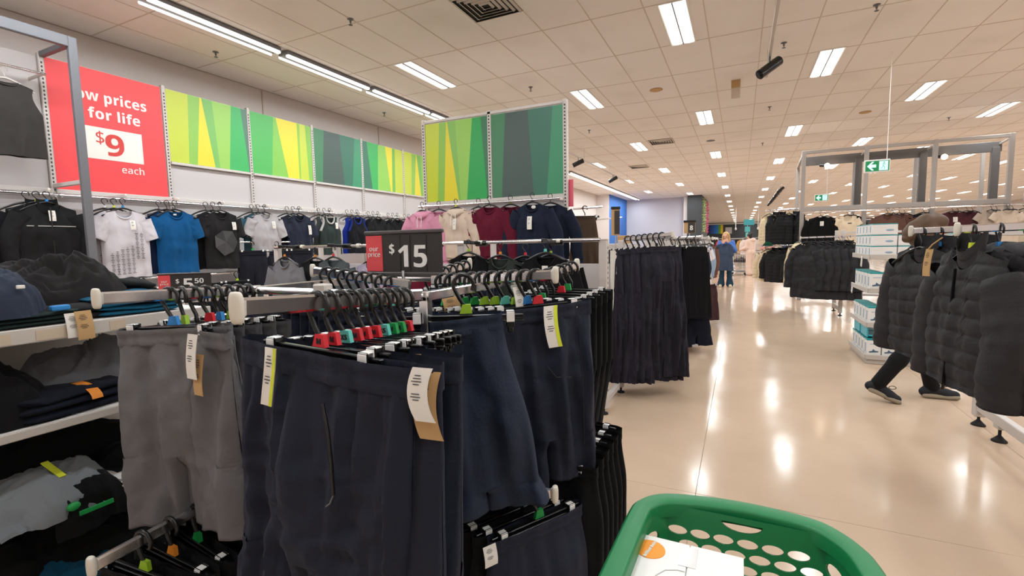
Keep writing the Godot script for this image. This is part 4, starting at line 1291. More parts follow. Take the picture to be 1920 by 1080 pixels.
	# price cards on top of the racks, small wares behind
	var cards := [[Vector3(-1.75, 1.72, -7.4), 0.13, 0.42, 0.5, "tall kraft and black price card beside the blue wall"], [Vector3(-0.87, 1.66, -9.6), 0.2, 0.22, 0.1, "black and kraft price card above the long trousers"]]
	for c in cards:
		var o := thing("price_card", c[4], "sign", c[0], c[3], "far price cards")
		part(o, "card", bx(Vector3(c[1], c[2], 0.012), Vector3(), 0.002), M.kraft)
		part(o, "black_field", bx(Vector3(c[1] * 0.62, c[2] * 0.86, 0.004), Vector3(c[1] * 0.16, -0.01, 0.008), 0.001), M.sign_black)
		part(o, "top_grip", bx(Vector3(c[1] * 1.1, 0.04, 0.04), Vector3(0, c[2] / 2, 0), 0.006), M.black)
		part(o, "stem", MB.new().tube([Vector3(0, -c[2] / 2, 0), Vector3(0, -c[2] / 2 - 0.14, 0)], 0.008, 8).done(), M.chrome)
		part(o, "stem", MB.new().tube([Vector3(0, -c[2] / 2 - 0.1, 0), Vector3(0, 0.02 - c[0].y, 0)], 0.012, 8).done(), M.steel)
		part(o, "foot", bx(Vector3(0.2, 0.02, 0.2), Vector3(0, 0.01 - c[0].y, 0), 0.004), M.steel)
		if c[1] > 0.15: letters(o, "8", c[2] * 0.4, M.letter, Vector3(c[1] * 0.16, -c[2] * 0.05, 0.0105), 700)
	var ds := thing("display_stand", "low white display stand with a chrome rail before the lilac wall", "stand", Vector3(-2.4, 0, -8.6))
	part(ds, "counter", bx(Vector3(1.3, 1.38, 0.6), Vector3(0.1, 0.69, 0), 0.01), M.lilac)
	part(ds, "rail", rod(Vector3(-0.45, 1.78, 0.1), Vector3(0.5, 1.84, 0.1), 0.012), M.chrome)
	for x in [-0.42, 0.45]: part(ds, "rail_leg", rod(Vector3(x, 1.38, 0.1), Vector3(x, 1.8, 0.1), 0.01), M.chrome)
	part(ds, "dark_box", bx(Vector3(0.22, 0.14, 0.2), Vector3(0.55, 1.45, 0.1), 0.01), M.kraft)
	for k in 3:
		single("soft_toy", MB.new().ball(Vector3(0, 0, 0), Vector3(0.06, 0.07, 0.06)).ball(Vector3(0, -0.1, 0), Vector3(0.075, 0.07, 0.065)).done(), cloth([rgb(26, 25, 26), rgb(30, 28, 30), rgb(226, 120, 140)][k]), ["black fluffy item hung leftmost on the far chrome rail", "black fluffy item beside the pink one on the far rail", "pink fluffy item hung on the far chrome rail"][k], "toy", Vector3(-2.78 + 0.17 * k, 1.62, -8.5))

# ---------------------------------------------------------------- right side: open display frame with tops
func right_gondola() -> void:
	var z := -12.75
	var o := thing("display_rack", "tall open pale metal display frame with a dark header on the right", "frame", Vector3(0, 0, z))
	var xs := [1.25, 2.41, 3.56, 4.715]
	for x in xs:
		part(o, "post", bx(Vector3(0.08, 3.37, 0.07), Vector3(x, 1.685, 0), 0.006), M.frame_mid)
		part(o, "rear_post", bx(Vector3(0.07, 3.2, 0.06), Vector3(x, 1.6, -1.2), 0.005), M.frame_mid)
		part(o, "foot_bar", MB.new().bar(Vector3(x, 0.1, 0), Vector3(x, 0.1, -1.2), 0.05, 0.06).done(), M.frame_mid)
	part(o, "top_rail", bx(Vector3(3.5, 0.07, 0.06), Vector3(2.98, 3.33, 0), 0.005), M.frame_mid)
	part(o, "side_rail", MB.new().bar(Vector3(1.25, 3.33, 0), Vector3(1.25, 3.17, -1.2), 0.05, 0.06).done(), M.frame_mid)
	part(o, "middle_rail", bx(Vector3(3.5, 0.1, 0.06), Vector3(2.98, 2.07, 0), 0.005), M.frame_mid)
	part(o, "garment_rail", rod(Vector3(1.25, 1.985, 0.12), Vector3(5.2, 1.985, 0.12), 0.016), M.chrome)
	part(o, "low_shelf", bx(Vector3(3.5, 0.04, 0.5), Vector3(2.98, 0.14, -0.3), 0.005), M.frame_mid)
	part(o, "dark_header", bx(Vector3(3.5, 0.2, 0.05), Vector3(3.0, 3.2, -0.5), 0.004), M.frame_dark)
	for x in [2.36, 3.5, 4.66]: part(o, "dark_post", bx(Vector3(0.13, 1.1, 0.1), Vector3(x, 2.64, -0.5), 0.006), M.frame_dark)
	for x in xs: part(o, "side_arm", MB.new().bar(Vector3(x, 3.3, 0), Vector3(x, 3.25, -0.5), 0.03, 0.03).done(), M.frame_mid)
	var sn := single("lilac_screen", bx(Vector3(0.03, 1.3, 1.9), Vector3(), 0.004), M.lilac, "lilac side panel at the right edge beyond the display frame", "panel", Vector3(4.95, 2.7, -11.8))
	for k in 2:
		var s := thing("frame_spotlight", "small glowing spotlight under the dark header, %s" % ["leftmost", "bright one right of the exit sign"][k], "spotlight", Vector3([1.72, 3.78][k], 3.06, -13.1), 0.0, "frame spotlights")
		part(s, "barrel", MB.new().tube([Vector3(-0.1, 0.02, -0.08), Vector3(0, 0, 0)], 0.035, 12).done(), M.black)
		part(s, "lens", MB.new().ball(Vector3(0.02, -0.01, 0.04), Vector3(0.055, 0.055, 0.055)).done(), glow(Color(1, 0.9, 0.78), 8.0))
		var l := OmniLight3D.new()
		l.name = "lamp_light"; l.light_energy = 0.06; l.omni_range = 20.0; l.omni_attenuation = 2.0; l.light_size = 0.04; l.shadow_enabled = true; l.light_color = Color(1, 0.9, 0.78)
		s.add_child(l); l.position = Vector3(0.07, -0.04, 0.15)
	var tp := {"hs": 0.225, "hc": 0.27, "hh": 0.26, "L": 0.64, "sl": 0.55, "sw": 0.1, "se": 0.065, "sa": 1.2, "sd": 121.0, "nu": 16, "nv": 18}
	var tee := {"hs": 0.17, "hc": 0.19, "hh": 0.19, "L": 0.62, "sl": 0.15, "sw": 0.09, "sd": 124.0, "nu": 16, "nv": 18}
	var L := [
		["black jumper with a white tag at the left end of the frame rail", tp, rgb(20, 19, 20), 1.6, 0.0],
		["cream short-sleeve top with a small chest print", tee, rgb(226, 206, 178), 2.1, 0.0],
		["brown jumper behind the stacked white boxes", tp, rgb(98, 70, 60), 2.78, 0.1],
		["second brown jumper, right of the stacked boxes", tp, rgb(88, 62, 54), 3.0, 0.0],
		["black jumper behind the walking shopper's head", tp, rgb(26, 26, 28), 3.4, 0.0],
		["burgundy jumper above the black padded jackets", tp, rgb(74, 40, 44), 3.86, 0.0],
		["dark maroon jumper right beside the burgundy one", tp, rgb(66, 36, 40), 4.1, -0.05],
		["grey-beige short top left of the beige shirt", tee, rgb(176, 160, 146), 4.45, 0.0],
		["beige collared shirt on the frame rail at right", tee, rgb(202, 184, 166), 4.66, 0.06],
		["tan top at the right end of the frame rail", tee, rgb(190, 174, 152), 4.92, 0.0]]
	var fs := ["black tagged jumper", "cream top", "brown jumper at the boxes", "second brown jumper", "black jumper at the shopper's head", "burgundy jumper", "dark maroon jumper", "grey-beige top", "beige shirt", "tan end top"]
	for i in L.size():
		var a: Array = L[i]
		var d: Dictionary = a[1].duplicate()
		d.sd += i * 2.0
		top_hanger("hanger of the " + fs[i], Vector3(a[3], 1.99, z + 0.12 + a[4]), 0.0, "frame rail hangers")
		var g := top("jumper" if a[1] == tp else "short_sleeve_top", a[0], "jumper" if a[1] == tp else "top", d, cloth(a[2]), Vector3(a[3], 1.88, z + 0.12 + a[4]), 0.05 * (i % 3) - 0.05)
		if i in [0, 3, 5]: swing_tag(g, Vector3(0.02, -0.1, 0.075), 0.07, 0.1, M.paper)
		if i == 1:
			part(g, "chest_print", bx(Vector3(0.07, 0.02, 0.002), Vector3(0.03, -0.16, 0.07), 0.0), M.ink)
		for s in [1]:
			var b: Dictionary = a[1].duplicate()
			b.sd += i * 2.0 + 31.0
			top_hanger("rear hanger behind the " + fs[i], Vector3(a[3] + 0.12, 1.99, z + 0.0 + a[4]), 0.1, "rear frame hangers")
			top("rear_top", "dark top hanging behind the " + fs[i], "top", b, cloth([rgb(60, 52, 50), rgb(36, 34, 36), rgb(120, 108, 100)][i % 3]), Vector3(a[3] + 0.12, 1.87, z + a[4] - 0.02), 0.1)

const PUFFER := {"hs": 0.225, "hc": 0.27, "hh": 0.265, "L": 0.66, "sl": 0.62, "sw": 0.11, "se": 0.075, "sa": 1.18, "puff": 0.078, "collar": "hood", "d": 0.085, "sd": 131.0, "fold": 0.02, "nu": 26, "nv": 72}

func jacket_rack_mid() -> void:
	var o := thing("jacket_gondola", "pale gondola end with splayed feet under the long black puffer jackets", "gondola", Vector3(1.66, 0, -10.3))
	gon_leg(o, 0.0, 0.0, -0.65, 1.5)
	gon_leg(o, 0.9, 0.0, -0.65, 1.5)
	part(o, "spine_rail", MB.new().bar(Vector3(0, 1.5, -0.3), Vector3(0.9, 1.5, -0.3), 0.03, 0.04).done(), M.upright)
	arm_rod("rail_arm", "dark arm carrying the long black puffer jackets left of the boxes", Vector3(1.9, 1.44, -10.2), Vector3(1.0, 1.42, -10.2), "puffer arms")
	var p := PUFFER.duplicate()
	p.L = 0.98; p.puff = 0.2; p.sl = 0.72; p.hh = 0.3; p.hc = 0.29; p.nv = 60; p.collar = "stand"; p.fold = 0.03
	for i in 6:
		var x := 1.1 + 0.125 * i
		p.sd = 140.0 + i * 2.0
		top_hanger("hanger of the %s long black puffer from the left" % nth(i), Vector3(x, 1.43, -10.2), -0.4, "long puffer hangers")
		var g := top("puffer_coat", "long black puffer coat left of the boxes, %s from the left" % nth(i), "jacket", p, cloth(rgb(36, 35, 38), 0.5), Vector3(x, 1.3, -10.2 + 0.01 * i), -0.7 - 0.05 * i, "long black puffers")
		if i == 1: part(g, "zip_pull", MB.new().tube([Vector3(0, -0.05, 0.075), Vector3(0.01, -0.14, 0.1), Vector3(0.0, -0.2, 0.1)], 0.008, 6).done(), M.steel)
	var c := PUFFER.duplicate()
	c.L = 0.8; c.puff = 0.0; c.sl = 0.7; c.sd = 151.0
	top_hanger("hanger of the cream coat left of the long puffers", Vector3(1.0, 1.43, -10.75), -1.2, "")
	top("cream_coat", "cream coat whose sleeve shows left of the long black puffers", "jacket", c, cloth(rgb(226, 208, 172)), Vector3(1.0, 1.3, -10.75), -1.2)

func vest_rack() -> void:
	for k in 2:
		arm_rod("rail_arm", ["upper", "lower"][k] + " arm of the padded vests beyond the display frame's left post", Vector3(1.3, 2.12 - 0.86 * k, -13.3), Vector3(0.55, 2.1 - 0.86 * k, -13.3), "vest arms")
	var v := PUFFER.duplicate()
	v.sl = 0.0; v.L = 0.72; v.arm = 0.02; v.collar = "stand"; v.nv = 50; v.nu = 18; v.vee = true; v.nf = 0.2
	var j := PUFFER.duplicate()
	j.L = 0.78; j.nv = 50; j.nu = 18; j.collar = "stand"
	var tone := [rgb(222, 204, 172), rgb(28, 28, 30), rgb(32, 32, 34), rgb(216, 198, 160), rgb(30, 30, 32)]
	for i in 5:
		var x := 0.62 + 0.14 * i
		v.sd = 160.0 + i; j.sd = 170.0 + i
		top_hanger("hanger of the %s padded vest on the upper arm" % nth(i), Vector3(x, 2.11, -13.3), -0.7, "vest hangers")
		top("padded_vest", ["cream padded vest leftmost on the upper arm by the aisle", "black padded vest, first right of the leftmost cream one", "second black padded vest on the upper arm", "cream vest between black ones on the upper arm", "black padded vest against the display frame post"][i], "vest", v, cloth(tone[i], 0.3), Vector3(x, 2.0, -13.3 - (0.2 if i in [0, 3] else -0.02 * i)), -0.7)
		top_hanger("hanger of the %s padded jacket on the lower arm" % nth(i), Vector3(x, 1.25, -13.3), -0.7, "lower jacket hangers")
		top("padded_jacket", ["cream jacket leftmost on the lower arm by the aisle", "black jacket, first right of the low cream jacket", "black quilted jacket in the middle of the lower arm", "dark jacket with a light zip on the lower arm", "black jacket against the post on the lower arm"][i], "jacket", j, cloth(tone[i] if i != 3 else rgb(38, 38, 42), 0.3), Vector3(x, 1.14, -13.3 - (0.2 if i in [0] else -0.02 * i)), -0.7)
	single("green_garment", heap(0.12, 0.2, 0.1, 71.0), cloth(rgb(22, 66, 48)), "dark green folded garment over the lower vest arm's left end", "top", Vector3(0.6, 1.25, -13.1), 0.3)

# ---------------------------------------------------------------- stacked boxes on an end shelf
func box_display() -> void:
	var x0 := 1.285
	var z0 := -6.4
	var W := 0.72
	var D := 0.86
	var o := thing("box_shelf", "white and grey end shelf stacked with small white boxes", "shelf", Vector3(x0, 0, z0))
	part(o, "back_board", bx(Vector3(0.03, 1.5, D), Vector3(W + 0.02, 0.75, -D / 2), 0.003), M.frame_grey)
	part(o, "plinth", bx(Vector3(W - 0.02, 0.07, D - 0.02), Vector3(W / 2, 0.035, -D / 2), 0.004), M.frame_grey)
	var ys := [0.1, 0.46, 0.84, 1.21]
	for y in ys:
		part(o, "shelf_board", bx(Vector3(W, 0.016, D), Vector3(W / 2, y - 0.03, -D / 2), 0.002), M.white)
		part(o, "shelf_lip", bx(Vector3(W, 0.055, 0.012), Vector3(W / 2, y - 0.02, 0.006), 0.003), M.frame_grey)
		part(o, "shelf_lip", bx(Vector3(0.012, 0.055, D), Vector3(-0.006, y - 0.02, -D / 2), 0.003), M.frame_grey)
	var art := std(rgb(70, 96, 120), 0.6)
	var pal := std(rgb(150, 170, 190), 0.6)
	var mk := func(w: float, h: float, d: float, kind: int) -> Node3D:
		var b := Node3D.new()
		part(b, "carton", bx(Vector3(w, h, d), Vector3(0, h / 2, 0), 0.003), M.white)
		part(b, "lid_band", bx(Vector3(w + 0.002, h * 0.09, d + 0.002), Vector3(0, h * 0.96, 0), 0.002), std(rgb(36, 150, 156), 0.5))
		if kind == 0:
			part(b, "front_picture", MB.new().prism(PackedVector2Array([Vector2(-w * 0.3, h * 0.24), Vector2(w * 0.3, h * 0.28), Vector2(w * 0.34, h * 0.34), Vector2(w * 0.1, h * 0.36), Vector2(-w * 0.05, h * 0.45), Vector2(-w * 0.12, h * 0.34), Vector2(-w * 0.36, h * 0.3)]), d / 2, d / 2 + 0.002).done(), art)
			part(b, "side_picture", MB.new().box(Vector3(-w / 2 - 0.001, h * 0.5, 0), Vector3(0.002, h * 0.5, d * 0.3), 0.0).done(), pal)
			part(b, "print_line", bx(Vector3(w * 0.6, h * 0.03, 0.002), Vector3(0, h * 0.72, d / 2 + 0.001), 0.0), pal)
		else:
			part(b, "front_picture", MB.new().ball(Vector3(w * 0.2, h * 0.42, d / 2), Vector3(w * 0.16, h * 0.1, 0.002), 14, 6).done(), pal)
			part(b, "print_line", bx(Vector3(w * 0.5, h * 0.05, 0.002), Vector3(-w * 0.15, h * 0.66, d / 2 + 0.001), 0.0), M.paper)
			part(b, "side_picture", MB.new().box(Vector3(-w / 2 - 0.001, h * 0.5, 0), Vector3(0.002, h * 0.6, d * 0.2), 0.0).done(), pal)
		return b
	var tall = mk.call(0.128, 0.2, 0.13, 0)
	var flat = mk.call(0.225, 0.118, 0.15, 1)
	var rows := ["bottom", "second", "third"]
	for r in 3:
		var n: int = [5, 4, 2][r]
		for i in n:
			for k in 5:
				if i > 0 and k > 0: continue
				var b: Node3D = tall.duplicate()
				b.name = numbered("small_box")
				add_child(b)
				b.position = Vector3(x0 + 0.075 + 0.138 * i, ys[r] - 0.021, z0 - 0.075 - 0.155 * k)
				tag(b, "small white teal-edged box on the %s shelf, %s" % [rows[r], ("%s along the aisle side" % nth(k)) if i == 0 else ("%s from the corner along the front" % nth(i))], "box", "upright white boxes")
	for lay in 3:
		for i in 3:
			if lay == 2 and i == 2: continue
			for k in 5:
				if i > 0 and k > 0: continue
				if lay == 2 and i == 1: continue
				var b: Node3D = flat.duplicate()
				b.name = numbered("flat_box")
				add_child(b)
				b.position = Vector3(x0 + 0.118 + 0.235 * i, ys[3] - 0.021 + 0.1205 * lay, z0 - 0.08 - 0.16 * k)
				tag(b, "flat white teal-edged box, %s layer, top shelf, %s" % [["lowest", "middle", "top"][lay], ("%s along the aisle side" % nth(k)) if i == 0 else ("%s from the corner along the front" % nth(i))], "box", "flat white boxes")
	for k in 2:
		single("display_tray", MB.new().box(Vector3(0, 0.07, 0), Vector3(0.016, 0.14, 0.3), 0.006).box(Vector3(0.16, 0.02, 0), Vector3(0.3, 0.016, 0.3), 0.004).done(), std(rgb(70, 178, 198), 0.4), "teal tray lying on the bottom boxes, %s" % ["at the corner", "farther along the aisle side"][k], "tray", Vector3(x0 + 0.02, 0.29, z0 - 0.2 - 0.36 * k))
	for k in 3:
		var t := single("shelf_ticket", bx(Vector3(0.008, [0.12, 0.07, 0.07][k], 0.05), Vector3(), 0.002), [M.paper, M.white, M.paper][k], "paper price ticket clipped to the aisle side of the %s shelf" % ["top", "third", "second"][k], "ticket", Vector3(x0 - 0.02, [1.13, 0.76, 0.37][k], z0 - [0.3, 0.75, 0.78][k]))
		t.rotation.x = [0.2, 0.35, -0.3][k]
	tall.free(); flat.free()

# ---------------------------------------------------------------- black padded jackets at the right edge
func near_jacket_rack() -> void:
	var o := thing("padded_jacket_gondola", "pale gondola with adjustable feet under the near black padded jackets", "gondola", Vector3(1.62, 0, 0))
	for z in [-4.57, -3.3, -2.0]:
		part(o, "post", bx(Vector3(0.07, 1.36, 0.06), Vector3(0, 0.75, z), 0.006), M.upright)
	part(o, "base_rail", bx(Vector3(0.05, 0.07, 2.7), Vector3(0.0, 0.15, -3.25), 0.005), M.upright)
	part(o, "spine_rail", bx(Vector3(0.05, 0.05, 2.7), Vector3(0.0, 1.42, -3.25), 0.005), M.upright)
	for z in [-4.57, -4.25, -3.3, -2.0]:
		part(o, "levelling_foot", MB.new().lathe([Vector2(0, 0.115), Vector2(0.009, 0.115), Vector2(0.009, 0.045), Vector2(0.03, 0.02), Vector2(0.042, 0.008), Vector2(0.042, 0), Vector2(0, 0)], 14).at2(Vector3(0.0, 0, z)).done(), M.rubber)
		part(o, "foot_bracket", bx(Vector3(0.09, 0.03, 0.07), Vector3(0.02, 0.105, z), 0.004), M.frame_grey)
	arm_rod("rail_arm", "bright square arm at the right edge carrying the nearest padded jackets", Vector3(1.62, 1.452, -2.6), Vector3(0.82, 1.428, -2.6), "padded jacket arms", 0.02, 0.034)
	arm_rod("rail_arm", "bright square arm carrying the rear padded jackets, behind the nearest arm", Vector3(1.62, 1.45, -3.2), Vector3(0.82, 1.43, -3.2), "padded jacket arms", 0.02, 0.034)
	var bk := cloth(rgb(44, 41, 43), 0.45)
	var p := PUFFER.duplicate()
	p.L = 0.58; p.puff = 0.07; p.sl = 0.5; p.d = 0.058; p.hh = 0.265; p.nv = 90; p.nu = 30
	var fx := [0.862, 0.945, 1.03, 1.12, 1.22, 1.33]
	for i in fx.size():
		p.sd = 180.0 + 3.0 * i
		p.collar = "stand" if i == 0 else "hood"
		top_hanger("black hanger on the nearest jacket arm, %s from its white end" % nth(i), Vector3(fx[i], 1.43 + 0.002 * i, -2.6), -1.45, "near jacket hangers", [M.yellow, M.blue, M.green][i % 3])
		var g := top("padded_jacket", "black quilted padded jacket on the nearest arm, %s from the arm's end" % nth(i), "jacket", p, bk, Vector3(fx[i], 1.345, -2.6), -1.45 - 0.02 * i)
		if i == 0:
			part(g, "zip", MB.new().bar(Vector3(0, -0.08, 0.05), Vector3(0, -0.6, 0.066), 0.012, 0.006).done(), M.black)
			var s := swing_tag(g, Vector3(-0.12, 0.0, 0.09), 0.035, 0.12, M.kraft, 0.4)
			part(g, "tag_loop", MB.new().tube([Vector3(-0.09, 0.05, 0.06), Vector3(-0.1, 0.02, 0.09), Vector3(-0.12, 0.0, 0.095)], 0.003, 5).done(), M.kraft)
	var rx := [0.86, 0.93, 1.01, 1.1]
	for i in rx.size():
		p.sd = 210.0 + 3.0 * i
		p.collar = "stand"
		top_hanger("black hanger on the rear jacket arm, %s from its end" % nth(i), Vector3(rx[i], 1.43, -3.2), -1.2, "rear jacket hangers", M.blue if i == 1 else null)
		top("padded_jacket", "black quilted padded jacket on the rear arm, %s from the arm's end" % nth(i), "jacket", p, bk, Vector3(rx[i] + 0.02, 1.345, -3.2), -1.3 - 0.04 * i)
# ---------------------------------------------------------------- messy shelves at the left
# a heap of crumpled cloth: w along z, d along x, front towards +x; whatever reaches past edge hangs down
func heap(w: float, d: float, h: float, sd: float, edge := 9.0, hang := 0.0) -> ArrayMesh:
	var mb := MB.new()
	mb.grid(44, 38, func(u, v):
		var a: float = u * 2.0 - 1.0
		var b: float = v * 2.0 - 1.0
		var r: float = pow(pow(absf(a), 2.6) + pow(absf(b), 2.6), 1.0 / 2.6)
		var wob: float = 1.0 + 0.16 * N.get_noise_2d(atan2(b, a) * 0.9 + sd, sd * 0.7)
		var x: float = a * d * 0.5 * wob
		var z: float = b * w * 0.5 * wob
		var n1: float = N.get_noise_3d(x * 4.0, z * 4.0, sd)
		var ridge: float = 1.0 - absf(N.get_noise_3d(x * 7.0 + n1 * 1.2, z * 6.0 + n1, sd + 9.0)) * 1.7
		var fine: float = 1.0 - absf(N.get_noise_3d(x * 15.0 + n1, z * 13.0, sd + 19.0)) * 1.6
		var y: float = h * pow(maxf(0.0, 1.0 - pow(r, 3.0)), 0.45) * (0.66 + 0.3 * n1 + 0.17 * ridge) + 0.014 * fine * (1.0 - r * r)
		y = maxf(y, 0.0)
		if x > edge:
			var over: float = x - edge
			y = y * 0.5 - minf(over * 1.4, hang) * (0.9 + 0.2 * n1)
			x = edge + 0.012 + 0.02 * (1.0 - exp(-over * 20.0)) + 0.02 * ridge
		return Vector3(x, y, z), false, true)
	return mb.done()

# a folded garment: rounded layers, each a fold of the same cloth
func folded(w: float, d: float, h: float, layers: int, sd: float) -> ArrayMesh:
	var mb := MB.new()
	for k in layers:
		var lh := h / layers
		var ox := 0.012 * N.get_noise_2d(k * 3.0, sd)
		mb.grid(36, 14, func(u, v):
			var a: float = u * TAU
			var t: float = v * PI
			var ca := cos(a)
			var sa := sin(a)
			var st := pow(sin(t), 0.45)
			var x: float = d * 0.5 * signf(ca) * pow(absf(ca), 0.3) * st
			var z: float = w * 0.5 * signf(sa) * pow(absf(sa), 0.25) * st
			var y: float = lh * (k + 0.5) + lh * 0.62 * cos(t)
			y += 0.012 * N.get_noise_3d(x * 6.0, z * 6.0, sd + k) * (0.3 + k * 0.5)
			return Vector3(x + ox, maxf(y, 0.0), z + ox), true)
	return mb.done()

func shelf_unit() -> void:
	var o := thing("shelf_unit", "grey metal shelf unit at the left edge holding crumpled clothes", "shelf unit", Vector3(-2.1, 0, -0.65))
	var ys := [1.157, 0.83, 0.525, 0.2]
	for k in 4:
		var y: float = ys[k]
		part(o, "shelf_board", bx(Vector3(0.55, 0.02, 1.3), Vector3(-0.275, y - 0.012, 0), 0.003), M.white)
		part(o, "shelf_lip", bx(Vector3(0.012, 0.05 if k == 0 else 0.03, 1.3), Vector3(0.004, y - (0.025 if k == 0 else 0.017), 0), 0.003), M.frame_grey)
	for z in [-0.64, 0.64]:
		part(o, "upright", bx(Vector3(0.05, 1.13, 0.04), Vector3(-0.56, 0.565, z), 0.004), M.upright)
		part(o, "bracket", bx(Vector3(0.5, 0.04, 0.01), Vector3(-0.28, 1.12, z * 0.98), 0.003), M.upright)
	part(o, "back_board", bx(Vector3(0.012, 1.1, 1.28), Vector3(-0.555, 0.57, 0), 0.002), M.frame_grey)
	part(o, "plinth", bx(Vector3(0.5, 0.16, 1.26), Vector3(-0.29, 0.08, 0), 0.004), M.frame_grey)
	for k in 3: part(o, "old_label", bx(Vector3(0.002, 0.034, [0.06, 0.14, 0.05][k]), Vector3(0.011, 1.13, [0.02, -0.14, -0.3][k]), 0.0), std(rgb(198, 180, 158), 0.6))
	var Y := ys
	var S := [   # label, mesh, colour, position
		["pile", "dark green folded shirts lying flat along the top shelf's edge", folded(0.5, 0.34, 0.045, 3, 1.0), rgb(30, 44, 42), Vector3(-2.28, Y[0], -0.62), 0.0],
		["pile", "crumpled navy knit garment heaped on the top shelf", heap(0.36, 0.34, 0.2, 5.0), rgb(46, 52, 66), Vector3(-2.27, Y[0] + 0.035, -0.62), 0.0],
		["pile", "black garment thrown over the back of the top shelf", heap(0.62, 0.3, 0.25, 9.0), rgb(38, 36, 36), Vector3(-2.43, Y[0], -0.85), 0.0],
		["pile", "black folded garment low between navy knit and teal shirt", folded(0.2, 0.3, 0.05, 2, 14.0), rgb(26, 24, 26), Vector3(-2.29, Y[0], -0.86), 0.1],
		["pile", "teal folded shirt at the right end of the top shelf", folded(0.3, 0.36, 0.075, 4, 17.0), rgb(18, 78, 104), Vector3(-2.3, Y[0], -1.07), -0.05],
		["pile", "black folded shirts behind the teal shirt on the top shelf", folded(0.34, 0.2, 0.12, 4, 21.0), rgb(24, 24, 25), Vector3(-2.5, Y[0], -1.1), 0.0],
		["pile", "black crumpled garment at the left of the second shelf", heap(0.42, 0.4, 0.24, 25.0), rgb(22, 21, 22), Vector3(-2.32, Y[1], -0.6), 0.0],
		["pile", "grey crumpled garment at the back of the second shelf", heap(0.42, 0.3, 0.24, 29.0), rgb(104, 103, 106), Vector3(-2.4, Y[1], -0.95), 0.0],
		["pile", "navy folded trousers with an orange sticker on the second shelf", folded(0.34, 0.32, 0.085, 3, 33.0), rgb(24, 27, 38), Vector3(-2.27, Y[1], -0.82), 0.12],
		["pile", "white crumpled garment at the right of the second shelf", heap(0.22, 0.24, 0.2, 37.0), rgb(206, 206, 212), Vector3(-2.35, Y[1], -1.16), 0.0],
		["pile", "black heap at the back of the third shelf", heap(0.8, 0.26, 0.2, 41.0), rgb(20, 20, 20), Vector3(-2.5, Y[2], -0.8), 0.0],
		["pile", "grey t-shirt with a lime size strip on the third shelf", heap(0.4, 0.36, 0.11, 45.0, 0.15, 0.04), rgb(122, 126, 130), Vector3(-2.26, Y[2], -0.74), 0.1],
		["pile", "black garment with a green strip hanging off the third shelf", heap(0.22, 0.34, 0.07, 49.0, 0.08, 0.12), rgb(20, 20, 21), Vector3(-2.19, Y[2], -0.82), 0.0],
		["pile", "black garment crumpled at the third shelf's right end", heap(0.3, 0.3, 0.1, 53.0), rgb(28, 28, 29), Vector3(-2.36, Y[2], -1.1), 0.0],
		["pile", "black heap on the lowest shelf below the green strip", heap(0.6, 0.44, 0.22, 57.0), rgb(18, 18, 18), Vector3(-2.36, Y[3], -0.85), 0.0],
		["pile", "teal crumpled shirt in front on the lowest shelf", heap(0.3, 0.24, 0.13, 61.0), rgb(18, 68, 92), Vector3(-2.19, Y[3], -0.76), 0.0],
		["pile", "black garment spilling over the lowest shelf's right part", heap(0.3, 0.4, 0.12, 65.0, 0.1, 0.08), rgb(22, 22, 23), Vector3(-2.25, Y[3], -1.05), 0.0]]
	var names := ["folded_shirts", "knit_garment", "black_garment", "folded_garment", "teal_shirt", "folded_shirts", "black_garment", "grey_garment", "folded_trousers", "white_garment", "black_garment", "grey_t_shirt", "black_garment", "black_garment", "black_garment", "teal_shirt", "black_garment"]
	var got := []
	for i in S.size():
		var s: Array = S[i]
		got.append(single(names[i], s[2], cloth(s[3]), s[1], "clothing", s[4], s[5]))
	part(got[4], "size_sticker", MB.new().box(Vector3(0.13, 0.082, -0.02), Vector3(0.05, 0.003, 0.03), 0.001).box(Vector3(0.17, 0.06, -0.02), Vector3(0.003, 0.03, 0.03), 0.001).done(), std(rgb(236, 110, 130), 0.5), T(Vector3(0.018, 0.004, 0)))
	part(got[8], "size_sticker", MB.new().grid(6, 1, func(u, v): return Vector3(0.06 + 0.112 * sin(u * PI / 2), 0.088 - 0.05 * (1.0 - cos(u * PI / 2)), -0.035 * v - 0.03), false, false).done(), M.orange, T(Vector3(0.012, 0.006, 0.02)))
	part(got[11], "size_sticker", bx(Vector3(0.11, 0.004, 0.022), Vector3(), 0.001), M.yellow, Transform3D(Basis(Vector3.FORWARD, 0.35), Vector3(0.06, 0.105, -0.02)))
	part(got[12], "size_sticker", bx(Vector3(0.006, 0.016, 0.1), Vector3(), 0.001), M.green, T(Vector3(0.135, -0.03, 0.0)))
	part(got[12], "size_clip", MB.new().ball(Vector3(0.125, 0.0, 0.06), Vector3(0.012, 0.015, 0.02)).done(), M.green)
	part(got[0], "size_clip", bx(Vector3(0.03, 0.018, 0.05), Vector3(0.16, 0.055, -0.18), 0.004), M.blue)
	swing_tag(got[0], Vector3(0.19, 0.035, -0.2), 0.045, 0.085, M.paper, PI / 2)
	swing_tag(got[0], Vector3(0.2, 0.04, -0.225), 0.05, 0.1, M.kraft, PI / 2 + 0.1)
	part(got[1], "white_label", bx(Vector3(0.012, 0.012, 0.02), Vector3(0.14, 0.1, -0.09), 0.002), M.paper)
	swing_tag(got[11], Vector3(-0.02, 0.12, 0.12), 0.05, 0.08, M.paper, PI / 2)
	# five-fifty price sign beyond the shelf
	price_sign(Vector3(-3.2, 1.135, -1.84), 0.29, 0.12, PI / 2 * 0.5, "black price sign reading five dollars fifty behind the grey shorts", "5", "50")

